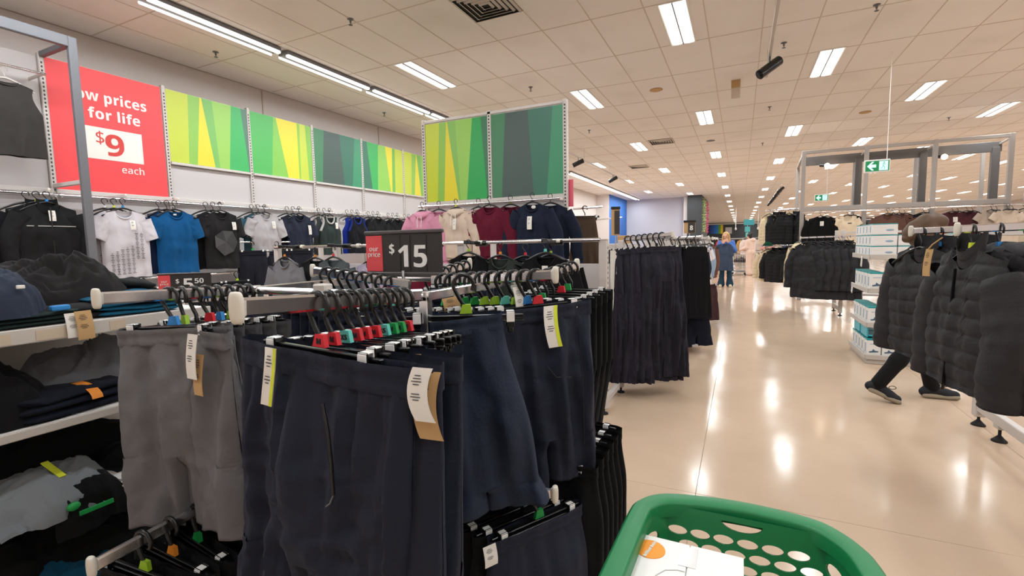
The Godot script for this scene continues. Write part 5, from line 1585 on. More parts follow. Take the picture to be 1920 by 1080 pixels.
func wall_side_rack(a1: Dictionary, m: Material) -> void:
	var o := thing("low_rack", "low chrome clothes rack under the five-fifty price sign", "clothes rack", Vector3(-3.2, 0, -1.84))
	part(o, "post", bx(Vector3(0.04, 1.08, 0.04), Vector3(0, 0.54, 0), 0.004), M.chrome)
	for k in 2: part(o, "foot", MB.new().bar(Vector3(-0.35, 0.03, 0).rotated(Vector3.UP, k * PI / 2), Vector3(0.35, 0.03, 0).rotated(Vector3.UP, k * PI / 2), 0.04, 0.03).done(), M.chrome)
	arm_rod("rack_arm", "chrome arm of the low rack, pointing at the shelf unit", Vector3(-3.2, 1.08, -1.82), Vector3(-3.02, 1.13, -1.3), "arms of the low rack", 0.017, 0.03)
	arm_rod("rack_arm", "chrome arm of the low rack, pointing at the aisle", Vector3(-3.18, 1.08, -1.84), Vector3(-2.6, 1.12, -1.95), "arms of the low rack", 0.017, 0.03)
	for i in 7:
		clip_hanger(null, "clip hanger on the low rack's aisle arm, %s from its cap" % nth(i), Vector3(-2.66 - 0.06 * i, 1.12 - 0.004 * i, -1.94 + 0.011 * i), 1.2, "hangers of the low rack")
		add_shorts("black shorts on the low rack's aisle arm, %s from its cap" % nth(i), a1, m, Vector3(-2.66 - 0.06 * i, 1.013 - 0.004 * i, -1.94 + 0.011 * i), 1.2)
	for i in 5:
		clip_hanger(M.teal if i == 1 else null, "clip hanger on the low rack's shelf-side arm, %s from its cap" % nth(i), Vector3(-3.04 - 0.02 * i, 1.125 - 0.006 * i, -1.36 - 0.06 * i), 0.3, "hangers of the low rack")
		add_shorts("black shorts on the low rack's shelf-side arm, %s from its cap" % nth(i), a1, m, Vector3(-3.04 - 0.02 * i, 1.018 - 0.006 * i, -1.36 - 0.06 * i), 0.3)

func price_sign(at: Vector3, w: float, h: float, turn: float, label: String, num: String, cents: String) -> void:
	var o := thing("price_sign", label, "price sign", at, turn)
	part(o, "board", bx(Vector3(w, h, 0.006), Vector3(0, h / 2, 0), 0.001), M.sign_black)
	part(o, "top_channel", bx(Vector3(w * 1.03, h * 0.09, 0.02), Vector3(0, h, 0), 0.004), std(rgb(78, 72, 70), 0.4))
	part(o, "bottom_channel", bx(Vector3(w * 1.03, h * 0.11, 0.024), Vector3(0, 0, 0), 0.004), std(rgb(78, 72, 70), 0.4))
	var rd := part(o, "red_field", bx(Vector3(w * 0.225, h * 0.86, 0.004), Vector3(-w * 0.385, h * 0.5, 0.004), 0.001), M.sign_red)
	letters(rd, "our", h * 0.085, M.letter, Vector3(-w * 0.385, h * 0.6, 0.007), 500, 1.2)
	letters(rd, "price", h * 0.15, M.letter, Vector3(-w * 0.385, h * 0.46, 0.007), 500, 1.15)
	var mid := w * (0.13 if cents == "" else 0.06)
	letters(o, "$", h * 0.27, M.letter, Vector3(-w * 0.14, h * 0.6, 0.005), 700)
	letters(o, num, h * (0.52 if cents == "" else 0.62), M.letter, Vector3(mid, h * 0.43, 0.005), 800, 1.15)
	if cents: letters(o, cents, h * 0.27, M.letter, Vector3(w * 0.27, h * 0.6, 0.005), 800, 1.15)
	else:
		for x in [-0.03, 0.1, 0.31]: part(o, "card_edge", bx(Vector3(0.002, h * 0.84, 0.002), Vector3(w * x * 1.0, h * 0.5, 0.0035), 0.0), M.black)
	part(o, "stem", MB.new().tube([Vector3(0, -0.06, 0), Vector3(0, 0.0, 0)], 0.007, 8).done(), M.chrome)

# ---------------------------------------------------------------- the two-tier rack of shorts
func add_shorts(label: String, mesh: Dictionary, m: Material, at: Vector3, turn: float, called := "shorts", cat := "shorts") -> Node3D:
	var t := thing(called, label, cat, at, turn)
	part(t, "legs", mesh.body, m)
	part(t, "waistband", mesh.band, m)
	return t

func shorts_rack() -> void:
	var o := thing("shorts_rack", "chrome two-tier clothes rack standing under all the shorts", "clothes rack", Vector3(-1.2, 0, -1.5))
	for x in [-0.4, 0.35]:
		for z in [-0.3, 0.33]:
			part(o, "post", bx(Vector3(0.03, 1.2, 0.03), Vector3(x, 0.65, z), 0.003), M.chrome)
			part(o, "castor", MB.new().lathe([Vector2(0, 0.06), Vector2(0.02, 0.06), Vector2(0.02, 0.05), Vector2(0.024, 0.04), Vector2(0.028, 0.02), Vector2(0.02, 0.0), Vector2(0, 0)], 12).at2(Vector3(x, 0, z)).done(), M.rubber)
		part(o, "side_bar", bx(Vector3(0.03, 0.03, 0.66), Vector3(x, 1.25, 0.015), 0.003), M.chrome)
		part(o, "low_side_bar", bx(Vector3(0.03, 0.04, 0.66), Vector3(x, 0.08, 0.015), 0.003), M.chrome)
	part(o, "crossbar", rod(Vector3(-0.43, 1.25, 0.33), Vector3(0.37, 1.25, 0.33), 0.014), M.chrome)
	part(o, "crossbar", rod(Vector3(-0.43, 1.25, -0.3), Vector3(0.37, 1.25, -0.3), 0.014), M.chrome)
	part(o, "low_crossbar", bx(Vector3(0.76, 0.04, 0.03), Vector3(-0.025, 0.08, 0.33), 0.003), M.chrome)
	part(o, "low_crossbar", bx(Vector3(0.76, 0.04, 0.03), Vector3(-0.025, 0.08, -0.3), 0.003), M.chrome)
	part(o, "junction_block", bx(Vector3(0.05, 0.035, 0.045), Vector3(-0.07, 1.262, 0.33), 0.004), M.frame_grey)
	part(o, "sign_holder", rod(Vector3(-0.07, 1.26, -0.1), Vector3(-0.07, 1.3, -0.1), 0.008), M.chrome)
	var A := [Vector3(-0.85, 1.256, -1.15), Vector3(-0.80, 1.297, -0.55)]
	var B := [Vector3(-1.62, 1.249, -1.2), Vector3(-1.62, 1.271, -0.70)]
	var C := [Vector3(-1.157, 1.253, -1.5), Vector3(-1.674, 1.302, -1.5)]
	var D := [Vector3(-1.06, 1.27, -1.5), Vector3(-0.565, 1.295, -1.5)]
	var E := [Vector3(-0.75, 1.26, -1.75), Vector3(-0.679, 1.3, -2.1)]
	var F := [Vector3(-1.3, 1.26, -1.8), Vector3(-1.25, 1.305, -2.1)]
	var nm := ["nearest arm of the shorts rack, pointing at the camera", "arm of the shorts rack holding the grey shorts", "arm of the shorts rack pointing at the wall, left of the price sign", "arm of the shorts rack pointing at the aisle", "rear arm of the shorts rack closest to the aisle post", "rear arm of the shorts rack behind the price sign"]
	var q := [A, B, C, D, E, F]
	for i in 6: arm_rod("rack_arm", "square upper " + nm[i], q[i][0], q[i][1], "upper arms of the shorts rack", 0.017, 0.036)
	var B2 := [Vector3(-1.6, 0.56, -1.2), Vector3(-1.547, 0.563, -0.6)]
	var D2 := [Vector3(-1.0, 0.58, -1.38), Vector3(-0.53, 0.595, -1.38)]
	var E2 := [Vector3(-0.66, 0.69, -1.55), Vector3(-0.64, 0.72, -2.02)]
	arm_rod("rack_arm", "lower chrome arm at the bottom left under the grey shorts", B2[0], B2[1], "lower arms of the shorts rack", 0.017, 0.036)
	arm_rod("rack_arm", "lower chrome arm with white cap above the low navy shorts", D2[0], D2[1], "lower arms of the shorts rack", 0.017, 0.036)
	arm_rod("rack_arm", "lower chrome arm carrying the black track pants", E2[0], E2[1], "lower arms of the shorts rack", 0.017, 0.036)
	price_sign(Vector3(-1.283, 1.283, -1.62), 0.395, 0.178, 0.0, "black and red price sign reading fifteen dollars above the shorts rack", "15", "")
	var navy := cloth(rgb(30, 34, 49), 0.4)
	var blue := cloth(rgb(33, 42, 60), 0.5)
	var grey := cloth(rgb(106, 103, 104))
	var black := cloth(rgb(17, 17, 18), 0.1)
	# arm A: navy shorts facing the camera
	crumple = 0.013
	gather = 0.022
	var a0 := legs_mesh({"w": 0.255, "hip": 0.25, "L": 0.68, "rise": 0.47, "leg": 0.117, "gap": 0.002, "d": 0.045, "fold": 0.04, "sd": 301.0, "nu": 110, "band": 0.06, "freq": 18.0})
	crumple = 0.003
	var a1 := legs_mesh({"w": 0.19, "hip": 0.2, "L": 0.6, "rise": 0.42, "leg": 0.104, "d": 0.03, "fold": 0.03, "sd": 311.0, "nu": 56, "band": 0.05})
	var a2 := legs_mesh({"w": 0.235, "hip": 0.23, "L": 0.64, "rise": 0.45, "leg": 0.107, "d": 0.035, "fold": 0.04, "sd": 317.0, "nu": 64, "band": 0.055, "freq": 14.0})
	var am := [M.red, M.red, M.teal, M.red, M.red, M.red, M.teal, M.green, M.green, M.red]
	for i in 10:
		var z := -0.735 - 0.036 * i
		var t := (z + 0.55) / -0.6
		var p: Vector3 = A[1].lerp(A[0], t) + Vector3(0, 0.004, 0)
		var tn: float = [-0.03, -0.12, 0.05, 0.1, -0.05, 0.05, 0.1, 0.1, 0.05, 0.0][i]
		clip_hanger(am[i], "black clip hanger on the nearest arm, %s from its white cap" % nth(i), p, tn, "hangers of the nearest arm", -0.04 if i == 0 else 0.02, "XS" if am[i] == M.teal else "M")
		var sp := p + Vector3(0.0 if i == 0 else (0.075 if i < 3 else 0.045 - 0.014 * i), -0.107, 0)
		var g := add_shorts("navy nylon shorts on the nearest arm, %s from the front%s" % [nth(i), ", with a lime-edged tag" if i == 0 else ""], a0 if i == 0 else (a2 if i < 3 else a1), navy, sp, tn)
		g.rotation.z = -0.045 if i == 0 else -0.02
		if i == 0:
			swing_tag(g, Vector3(-0.082, 0.004, 0.055), 0.036, 0.125, M.paper, 0.0, -0.25, M.yellow)
			part(g, "pocket_zip", MB.new().tube([Vector3(0.07, -0.09, 0.058), Vector3(0.09, -0.14, 0.064), Vector3(0.1, -0.2, 0.066), Vector3(0.104, -0.27, 0.066)], 0.004, 6).done(), M.black)
			part(g, "zip_pull", MB.new().tube([Vector3(0.104, -0.27, 0.066), Vector3(0.096, -0.29, 0.068), Vector3(0.084, -0.3, 0.068)], 0.0016, 5).done(), M.dark_grey)
		if i == 2:
			swing_tag(g, Vector3(0.205, -0.01, 0.085), 0.05, 0.13, M.kraft, 0.1, 0.35)
			swing_tag(g, Vector3(0.2, 0.0, 0.1), 0.042, 0.1, M.paper, 0.1, 0.5)
		if i == 4: swing_tag(g, Vector3(0.2, 0.0, 0.05), 0.045, 0.12, M.kraft, 0.5, 0.1)
	wall_side_rack(a1, black)
	# arm B: grey shorts
	var b0 := legs_mesh({"w": 0.205, "hip": 0.225, "L": 0.62, "rise": 0.4, "leg": 0.118, "gap": 0.012, "d": 0.045, "fold": 0.055, "sd": 321.0, "nu": 80, "band": 0.05, "freq": 9.0})
	for i in 8:
		var z := -0.88 - 0.038 * i
		var p: Vector3 = B[1].lerp(B[0], (z + 0.7) / -0.5) + Vector3(0, 0.004, 0)
		var tn: float = [0.3, -0.15, 0.1, 0.25, -0.05, 0.1, 0.2, 0.0][i]
		clip_hanger([M.blue, M.lime, null, M.red][i % 4], "black clip hanger on the grey shorts' arm, %s from its cap" % nth(i), p, tn, "hangers of the grey shorts", 0.03)
		var g := add_shorts("grey shorts hung on the left arm, %s from the front" % nth(i), b0 if i < 2 else a1, grey if i < 2 else cloth(rgb(76, 74, 76)), p + Vector3(0.015 + (0.06 if i == 1 else 0.0), -0.107, 0), tn)
		g.rotation.z = 0.05 if i == 0 else 0.0
		if i == 1:
			swing_tag(g, Vector3(0.13, 0.0, 0.07), 0.05, 0.13, M.paper, 0.1)
			swing_tag(g, Vector3(0.14, -0.06, 0.06), 0.045, 0.12, M.kraft, 0.1)
	# arm D: navy shorts turned towards the aisle
	var d0 := legs_mesh({"w": 0.215, "hip": 0.212, "L": 0.62, "rise": 0.46, "leg": 0.102, "gap": 0.0, "d": 0.045, "fold": 0.055, "sd": 331.0, "nu": 90, "band": 0.05, "freq": 12.0})
	var d1 := legs_mesh({"w": 0.2, "hip": 0.25, "L": 0.64, "rise": 0.4, "leg": 0.145, "gap": 0.006, "d": 0.045, "fold": 0.022, "sd": 337.0, "nu": 72, "band": 0.05})
	var dm := [M.red, M.blue, M.lime, M.teal, M.lime, M.lime, M.green, M.green, M.green, M.green]
	for i in 10:
		var x := -0.63 - 0.042 * i
		var p: Vector3 = D[1].lerp(D[0], (x + 0.565) / -0.495) + Vector3(0, 0.004, 0)
		var tn: float = [0.85, 0.95, 1.0, 0.95, 0.9, 1.05, 1.0, 1.1, 1.0, 1.0][i]
		clip_hanger(dm[i], "black clip hanger on the aisle-side arm, %s from its white cap" % nth(i), p, tn, "hangers of the aisle-side arm", 0.03)
		var wide := i in [4, 5]
		var g := add_shorts("navy shorts on the aisle-side arm, %s from the cap%s" % [nth(i), ", with a lime-edged tag" if i == 0 else ""], d0 if i == 0 else (d1 if wide else a1), blue if wide else navy, p + Vector3(0, -0.107, 0), tn)
		g.rotation.z = 0.04
		if i == 0:
			swing_tag(g, Vector3(0.02, 0.004, 0.06), 0.05, 0.14, M.paper, 0.0, 0.25, M.yellow)
			part(g, "pocket_seam", MB.new().tube([Vector3(0.0, -0.2, 0.068), Vector3(0.03, -0.24, 0.07), Vector3(0.09, -0.25, 0.066)], 0.0016, 5).done(), M.black)
			part(g, "side_seam", MB.new().tube([Vector3(0.13, -0.08, 0.06), Vector3(0.135, -0.3, 0.066), Vector3(0.13, -0.5, 0.066)], 0.0014, 5).done(), M.black)
		if i == 2: swing_tag(g, Vector3(0.0, 0.07, 0.03), 0.045, 0.09, M.paper, 0.2)
		if i == 6: swing_tag(g, Vector3(-0.1, 0.05, 0.03), 0.07, 0.06, M.kraft, 0.2)
	gather = 0.006
	var fl := legs_mesh({"w": 0.11, "hip": 0.165, "L": 0.6, "rise": 0.53, "leg": 0.098, "gap": -0.006, "d": 0.05, "fold": 0.05, "sd": 339.0, "nu": 72, "band": 0.05})
	gather = 0.012
	crumple = 0.0
	var fg := add_shorts("blue-navy shorts with a flared leg between the nearest and the aisle-side arm", fl, blue, Vector3(-0.745, 1.185, -1.225), 0.5)
	fg.rotation.z = 0.1
	clip_hanger(M.lime, "black clip hanger of the flared blue-navy shorts", Vector3(-0.75, 1.295, -1.225), 0.5, "")
	# arm C: dark shorts towards the wall; arms E and F behind
	for i in 8:
		var x := -1.6 + 0.05 * i
		var p: Vector3 = C[1].lerp(C[0], (x + 1.674) / 0.517) + Vector3(0, 0.004, 0)
		clip_hanger([null, M.blue, M.blue, M.teal][i % 4], "black clip hanger on the wall-side arm, %s from its cap" % nth(i), p, 1.2, "hangers of the wall-side arm", 0.0)
		add_shorts("dark shorts on the wall-side arm, %s from the cap" % nth(i), a1, navy, p + Vector3(0, -0.107, 0), 1.2)
	var e0 := legs_mesh({"w": 0.19, "hip": 0.19, "L": 0.66, "rise": 0.3, "leg": 0.06, "d": 0.035, "fold": 0.022, "sd": 341.0, "nu": 56})
	for i in 6:
		var z := -2.06 + 0.05 * i
		var p: Vector3 = E[1].lerp(E[0], (z + 2.1) / 0.35) + Vector3(0, 0.004, 0)
		clip_hanger([null, M.green, M.red, null][i % 4], "black clip hanger on the rear arm by the post, %s from its cap" % nth(i), p, -0.06, "hangers of the rear arm by the post")
		add_shorts("black jogger trousers on the rear arm by the post, %s from the cap" % nth(i), e0, black, p + Vector3(0, -0.107, 0), -0.06, "joggers", "trousers")
	for i in 6:
		var z := -2.07 + 0.05 * i
		var p: Vector3 = F[1].lerp(F[0], (z + 2.1) / 0.3) + Vector3(0, 0.004, 0)
		clip_hanger(M.blue if i == 2 else null, "black clip hanger on the rear arm behind the price sign, %s from its cap" % nth(i), p, 0.05, "hangers of the rear arm behind the sign")
		add_shorts("dark shorts on the rear arm behind the price sign, %s from the cap" % nth(i), a1, navy, p + Vector3(0, -0.107, 0), 0.05)
	# lower tier
	var l0 := legs_mesh({"w": 0.19, "hip": 0.215, "L": 0.5, "rise": 0.3, "leg": 0.11, "d": 0.045, "fold": 0.03, "sd": 351.0, "nu": 76, "freq": 11.0})
	for i in 6:
		var x := -0.585 - 0.055 * i
		clip_hanger(M.green if i == 0 else (M.orange if i == 3 else null), "black clip hanger on the lower aisle-side arm, %s from its cap" % nth(i), Vector3(x, 0.6 - 0.001 * i, -1.38), 1.05, "hangers of the lower aisle-side arm")
		var g := add_shorts("%s shorts on the lower aisle-side arm, %s from the cap" % ["navy" if i == 0 else "black", nth(i)], l0, navy if i == 0 else black, Vector3(x, 0.493, -1.38), 1.05)
		if i == 0: swing_tag(g, Vector3(-0.2, 0.0, 0.02), 0.045, 0.06, M.paper, 0.0)
	var tp := legs_mesh({"w": 0.18, "hip": 0.2, "L": 0.6, "rise": 0.28, "leg": 0.095, "d": 0.04, "fold": 0.03, "sd": 361.0, "nu": 64, "freq": 10.0})
	for i in 6:
		var z := -1.97 + 0.075 * i
		clip_hanger(null, "black clip hanger on the track pants' low arm, %s from the far end" % nth(i), Vector3(-0.64, 0.72 - 0.003 * i, z), -0.1, "hangers of the track pants")
		var g := add_shorts("black track pants on the low arm by the trolley, %s from the far end" % nth(i), tp, black, Vector3(-0.615, 0.613, z), -0.1, "track_pants", "trousers")
		if i < 3:
			for s in [0.0, 0.03]: part(g, "drawcord", MB.new().tube([Vector3(0.1 + s, -0.02, 0.05), Vector3(0.11 + s, -0.12, 0.075), Vector3(0.12 + s * 1.5, -0.22, 0.075)], 0.003, 5).done(), M.black)
		if i == 3: swing_tag(g, Vector3(0.02, 0.06, 0.03), 0.045, 0.08, M.paper)
	for i in 6:
		var z := -0.72 - 0.075 * i
		clip_hanger([M.lime, M.orange, M.green, M.orange, M.yellow, null][i], "black clip hanger on the bottom left arm, %s from its cap" % nth(i), Vector3(-1.555, 0.57, z), 0.15 - 0.1 * (i % 3), "hangers of the bottom left arm", -0.1)
		add_shorts("black shorts on the bottom left arm, %s from the cap" % nth(i), l0, black, Vector3(-1.55, 0.463, z), 0.15 - 0.1 * (i % 3))

# ---------------------------------------------------------------- green basket trolley
func ellipse_cell(mb: MB, f: Callable, u0: float, v0: float, u1: float, v1: float, ru: float, rv: float, th: float, half := false) -> void:
	# one cell of a wall with an oval hole (a half-moon when half), both faces and the hole's rim
	var n := 20
	var cu := (u0 + u1) / 2
	var cv := (v0 + v1) / 2
	var nn: Vector3 = ((f.call(u1, v0) - f.call(u0, v0)) as Vector3).cross(f.call(u0, v1) - f.call(u0, v0)).normalized()
	var inn := []
	var out := []
	for k in n:
		var a := TAU * (k + 0.5) / n
		var c := cos(a)
		var s := sin(a)
		var e := Vector2(cu + ru * c, cv + rv * s)
		if half: e.y = maxf(cv - rv * 0.55 + rv * 1.35 * maxf(s, 0.0), cv - rv * 0.55)
		inn.append(e)
		var m := maxf(absf(c), absf(s))
		out.append(Vector2(cu + (u1 - u0) / 2 * c / m, cv + (v1 - v0) / 2 * s / m))
	# corners exactly
	for k in n:
		var k2 := (k + 1) % n
		var A: Vector3 = f.call(out[k].x, out[k].y)
		var B: Vector3 = f.call(out[k2].x, out[k2].y)
		var C: Vector3 = f.call(inn[k2].x, inn[k2].y)
		var Dd: Vector3 = f.call(inn[k].x, inn[k].y)
		for sg in [1.0, -1.0]:
			var o: Vector3 = nn * th * 0.5 * sg
			mb.quad(A + o, B + o, C + o, Dd + o, nn * sg)
		var mid: Vector3 = f.call(cu, cv)
		mb.quad(Dd + nn * th / 2, C + nn * th / 2, C - nn * th / 2, Dd - nn * th / 2, (mid - (C + Dd) / 2).normalized())
	for cn in [Vector2(u0, v0), Vector2(u1, v0), Vector2(u1, v1), Vector2(u0, v1)]:
		var best := []
		for k in n: best.append([out[k].distance_to(cn), k])
		best.sort_custom(func(a, b): return a[0] < b[0])
		var P: Vector2 = out[best[0][1]]
		var Q: Vector2 = out[best[1][1]]
		for sg in [1.0, -1.0]:
			var o: Vector3 = nn * th * 0.5 * sg
			var x: Vector3 = f.call(cn.x, cn.y) + o
			var y: Vector3 = f.call(P.x, P.y) + o
			var w: Vector3 = f.call(Q.x, Q.y) + o
			if (y - x).cross(w - x).dot(nn * sg) < 0.0:
				var t := y; y = w; w = t
			var i := mb.pt(x, nn * sg); mb.pt(y, nn * sg); mb.pt(w, nn * sg)
			mb.tri(i, i + 1, i + 2)

func holed_wall(a: Vector3, b: Vector3, drop: Vector3, nu: int, nv: int, th: float, handle: bool) -> ArrayMesh:
	# a to b along the rim, drop down the wall; staggered oval holes
	var mb := MB.new()
	var L := (b - a).length()
	var H := drop.length()
	var shrink := 0.08
	var f := func(u: float, v: float) -> Vector3: return a.lerp(b, lerpf(u, 0.5 + (u - 0.5) * (1.0 - shrink), v)) + drop * v
	var band := 0.036 / H
	var solid := func(u0: float, v0: float, u1: float, v1: float) -> void:
		var nn: Vector3 = ((f.call(u1, v0) - f.call(u0, v0)) as Vector3).cross(f.call(u0, v1) - f.call(u0, v0)).normalized()
		for sg in [1.0, -1.0]:
			var o: Vector3 = nn * th * 0.5 * sg
			mb.quad(f.call(u0, v0) + o, f.call(u1, v0) + o, f.call(u1, v1) + o, f.call(u0, v1) + o, nn * sg)
	if handle:
		solid.call(0.0, 0.0, 0.36, band); solid.call(0.64, 0.0, 1.0, band)
		ellipse_cell(mb, f, 0.36, 0.0, 0.64, band, 0.13, band * 0.36, th, true)
	else: solid.call(0.0, 0.0, 1.0, band)
	var ch := (1.0 - band) / nv
	for j in nv:
		var v0 := band + ch * j
		var off := 0.0 if j % 2 == 0 else 0.5
		var cw := 1.0 / (nu + 0.5)
		if off == 0.0: solid.call(1.0 - cw * 0.5, v0, 1.0, v0 + ch)
		else: solid.call(0.0, v0, cw * 0.5, v0 + ch)
		for i in nu:
			var u0 := (i + off) * cw
			ellipse_cell(mb, f, u0, v0, u0 + cw, v0 + ch, cw * 0.43, ch * 0.36, th)
	return mb.done()

func trolley() -> void:
	var gm := std(rgb(16, 118, 66), 0.42, 0.0, 0.5)
	var o := thing("basket_trolley", "green plastic shopping trolley basket with oval holes at the bottom edge", "trolley", Vector3(0.02, 0, -0.7))
	# rim outline at y 0.85, from the near left round the front to the near right (relative)
	var R := [Vector3(-0.205, 0.85, 0.36), Vector3(-0.205, 0.85, 0.1), Vector3(-0.2, 0.85, -0.12), Vector3(-0.196, 0.85, -0.25), Vector3(-0.188, 0.85, -0.285), Vector3(-0.168, 0.85, -0.312), Vector3(-0.135, 0.85, -0.33), Vector3(-0.07, 0.85, -0.345), Vector3(0.0, 0.85, -0.352), Vector3(0.07, 0.85, -0.348), Vector3(0.12, 0.85, -0.338), Vector3(0.148, 0.85, -0.318), Vector3(0.172, 0.85, -0.285), Vector3(0.186, 0.85, -0.24), Vector3(0.2, 0.85, -0.12), Vector3(0.215, 0.85, 0.1), Vector3(0.225, 0.85, 0.36)]
	var prof := [Vector2(-0.021, -0.03), Vector2(-0.021, -0.004), Vector2(-0.015, 0.003), Vector2(0.012, 0.004), Vector2(0.019, -0.002), Vector2(0.019, -0.034), Vector2(0.014, -0.034), Vector2(0.013, -0.008), Vector2(-0.015, -0.006), Vector2(-0.016, -0.03), Vector2(-0.021, -0.03)]
	var m := R.size()
	part(o, "rim", MB.new().grid(10, (m - 1) * 3, func(u, v):
		var s: float = v * (m - 1)
		var i := mini(int(s), m - 2)
		var p: Vector3 = (R[i] as Vector3).cubic_interpolate(R[i + 1], R[maxi(i - 1, 0)], R[mini(i + 2, m - 1)], s - i)
		var q: Vector3 = (R[i] as Vector3).cubic_interpolate(R[i + 1], R[maxi(i - 1, 0)], R[mini(i + 2, m - 1)], minf(s - i + 0.02, 1.0)) - (R[i] as Vector3).cubic_interpolate(R[i + 1], R[maxi(i - 1, 0)], R[mini(i + 2, m - 1)], maxf(s - i - 0.02, 0.0))
		var side := Vector3.UP.cross(q).normalized()
		var k: Vector2 = prof[int(round(u * 10.0))]
		return p + side * k.x + Vector3(0, k.y, 0), false, true).done(), gm)
	var y := Vector3(0, -0.008, 0)
	part(o, "front_wall", holed_wall(Vector3(-0.15, 0.842, -0.318), Vector3(0.14, 0.842, -0.322), Vector3(0.0, -0.33, 0.07), 6, 12, 0.005, true), gm)
	part(o, "corner_wall", holed_wall(Vector3(-0.19, 0.842, -0.25), Vector3(-0.15, 0.842, -0.318), Vector3(0.02, -0.33, 0.06), 1, 8, 0.005, false), gm)
	part(o, "corner_wall", holed_wall(Vector3(0.14, 0.842, -0.322), Vector3(0.18, 0.842, -0.25), Vector3(-0.02, -0.33, 0.06), 1, 8, 0.005, false), gm)
	part(o, "side_wall", holed_wall(Vector3(-0.205, 0.842, 0.36), Vector3(-0.19, 0.842, -0.25), Vector3(0.035, -0.33, 0.0), 9, 12, 0.005, false), gm)
	part(o, "side_wall", holed_wall(Vector3(0.18, 0.842, -0.25), Vector3(0.225, 0.842, 0.36), Vector3(-0.035, -0.33, 0.0), 9, 12, 0.005, false), gm)
	part(o, "back_wall", holed_wall(Vector3(0.225, 0.842, 0.36), Vector3(-0.205, 0.842, 0.36), Vector3(0.0, -0.33, -0.03), 7, 12, 0.005, false), gm)
	part(o, "basket_floor", bx(Vector3(0.37, 0.008, 0.6), Vector3(0.005, 0.515, 0.05), 0.002), gm)
	for s in [-1.0, 1.0]:
		part(o, "frame_tube", MB.new().tube([Vector3(s * 0.2, 0.09, -0.3), Vector3(s * 0.2, 0.14, 0.3), Vector3(s * 0.2, 0.5, 0.34), Vector3(s * 0.21, 0.98, 0.42)], 0.012, 10).done(), M.chrome)
		for z in [-0.3, 0.3]:
			part(o, "castor", MB.new().tube([Vector3(s * 0.2 - 0.012, 0.05, z), Vector3(s * 0.2 + 0.012, 0.05, z)], 0.05, 18).done(), M.rubber)
	part(o, "base_tube", MB.new().tube([Vector3(-0.2, 0.1, -0.3), Vector3(0.2, 0.1, -0.3)], 0.012, 10).done(), M.chrome)
	part(o, "support_tube", MB.new().tube([Vector3(0.0, 0.1, -0.3), Vector3(0.0, 0.5, -0.1)], 0.014, 10).done(), M.chrome)
	part(o, "handle", MB.new().tube([Vector3(-0.21, 0.98, 0.42), Vector3(0.21, 0.98, 0.42)], 0.016, 12).done(), gm)
	# the white carton lying in it
	var b := thing("white_carton", "white cardboard box with an orange round label inside the green trolley", "box", Vector3(-0.078, 0.525, -0.765))
	part(b, "carton_body", bx(Vector3(0.186, 0.29, 0.32), Vector3(0, 0.145, 0), 0.002), M.white)
	for s in [-1.0, 1.0]: part(b, "top_flap", bx(Vector3(0.0915, 0.003, 0.318), Vector3(s * 0.0465 + 0.004, 0.2925, 0), 0.0008), M.white)
	part(b, "clear_tape", bx(Vector3(0.03, 0.001, 0.06), Vector3(0.004, 0.2945, -0.12), 0.0), std(rgb(220, 216, 214), 0.15))
	part(b, "thumb_cut", MB.new().tube([Vector3(-0.045, 0.2945, -0.02), Vector3(-0.043, 0.2945, -0.045), Vector3(-0.03, 0.2945, -0.066), Vector3(-0.01, 0.2945, -0.075), Vector3(0.002, 0.2945, -0.075)], 0.0009, 5).done(), M.steel)
	var st := part(b, "round_label", MB.new().lathe([Vector2(0, 0.2955), Vector2(0.0275, 0.2955), Vector2(0.028, 0.2942)], 32).at2(Vector3(-0.064, 0, -0.115)).done(), std(rgb(240, 150, 40), 0.5))
	letters(st, "Brilliant Basics", 0.0062, M.letter, Vector3(-0.064, 0.2962, -0.115), 600, 1.0, Basis(Vector3.UP, 1.35) * Basis(Vector3.RIGHT, -PI / 2))
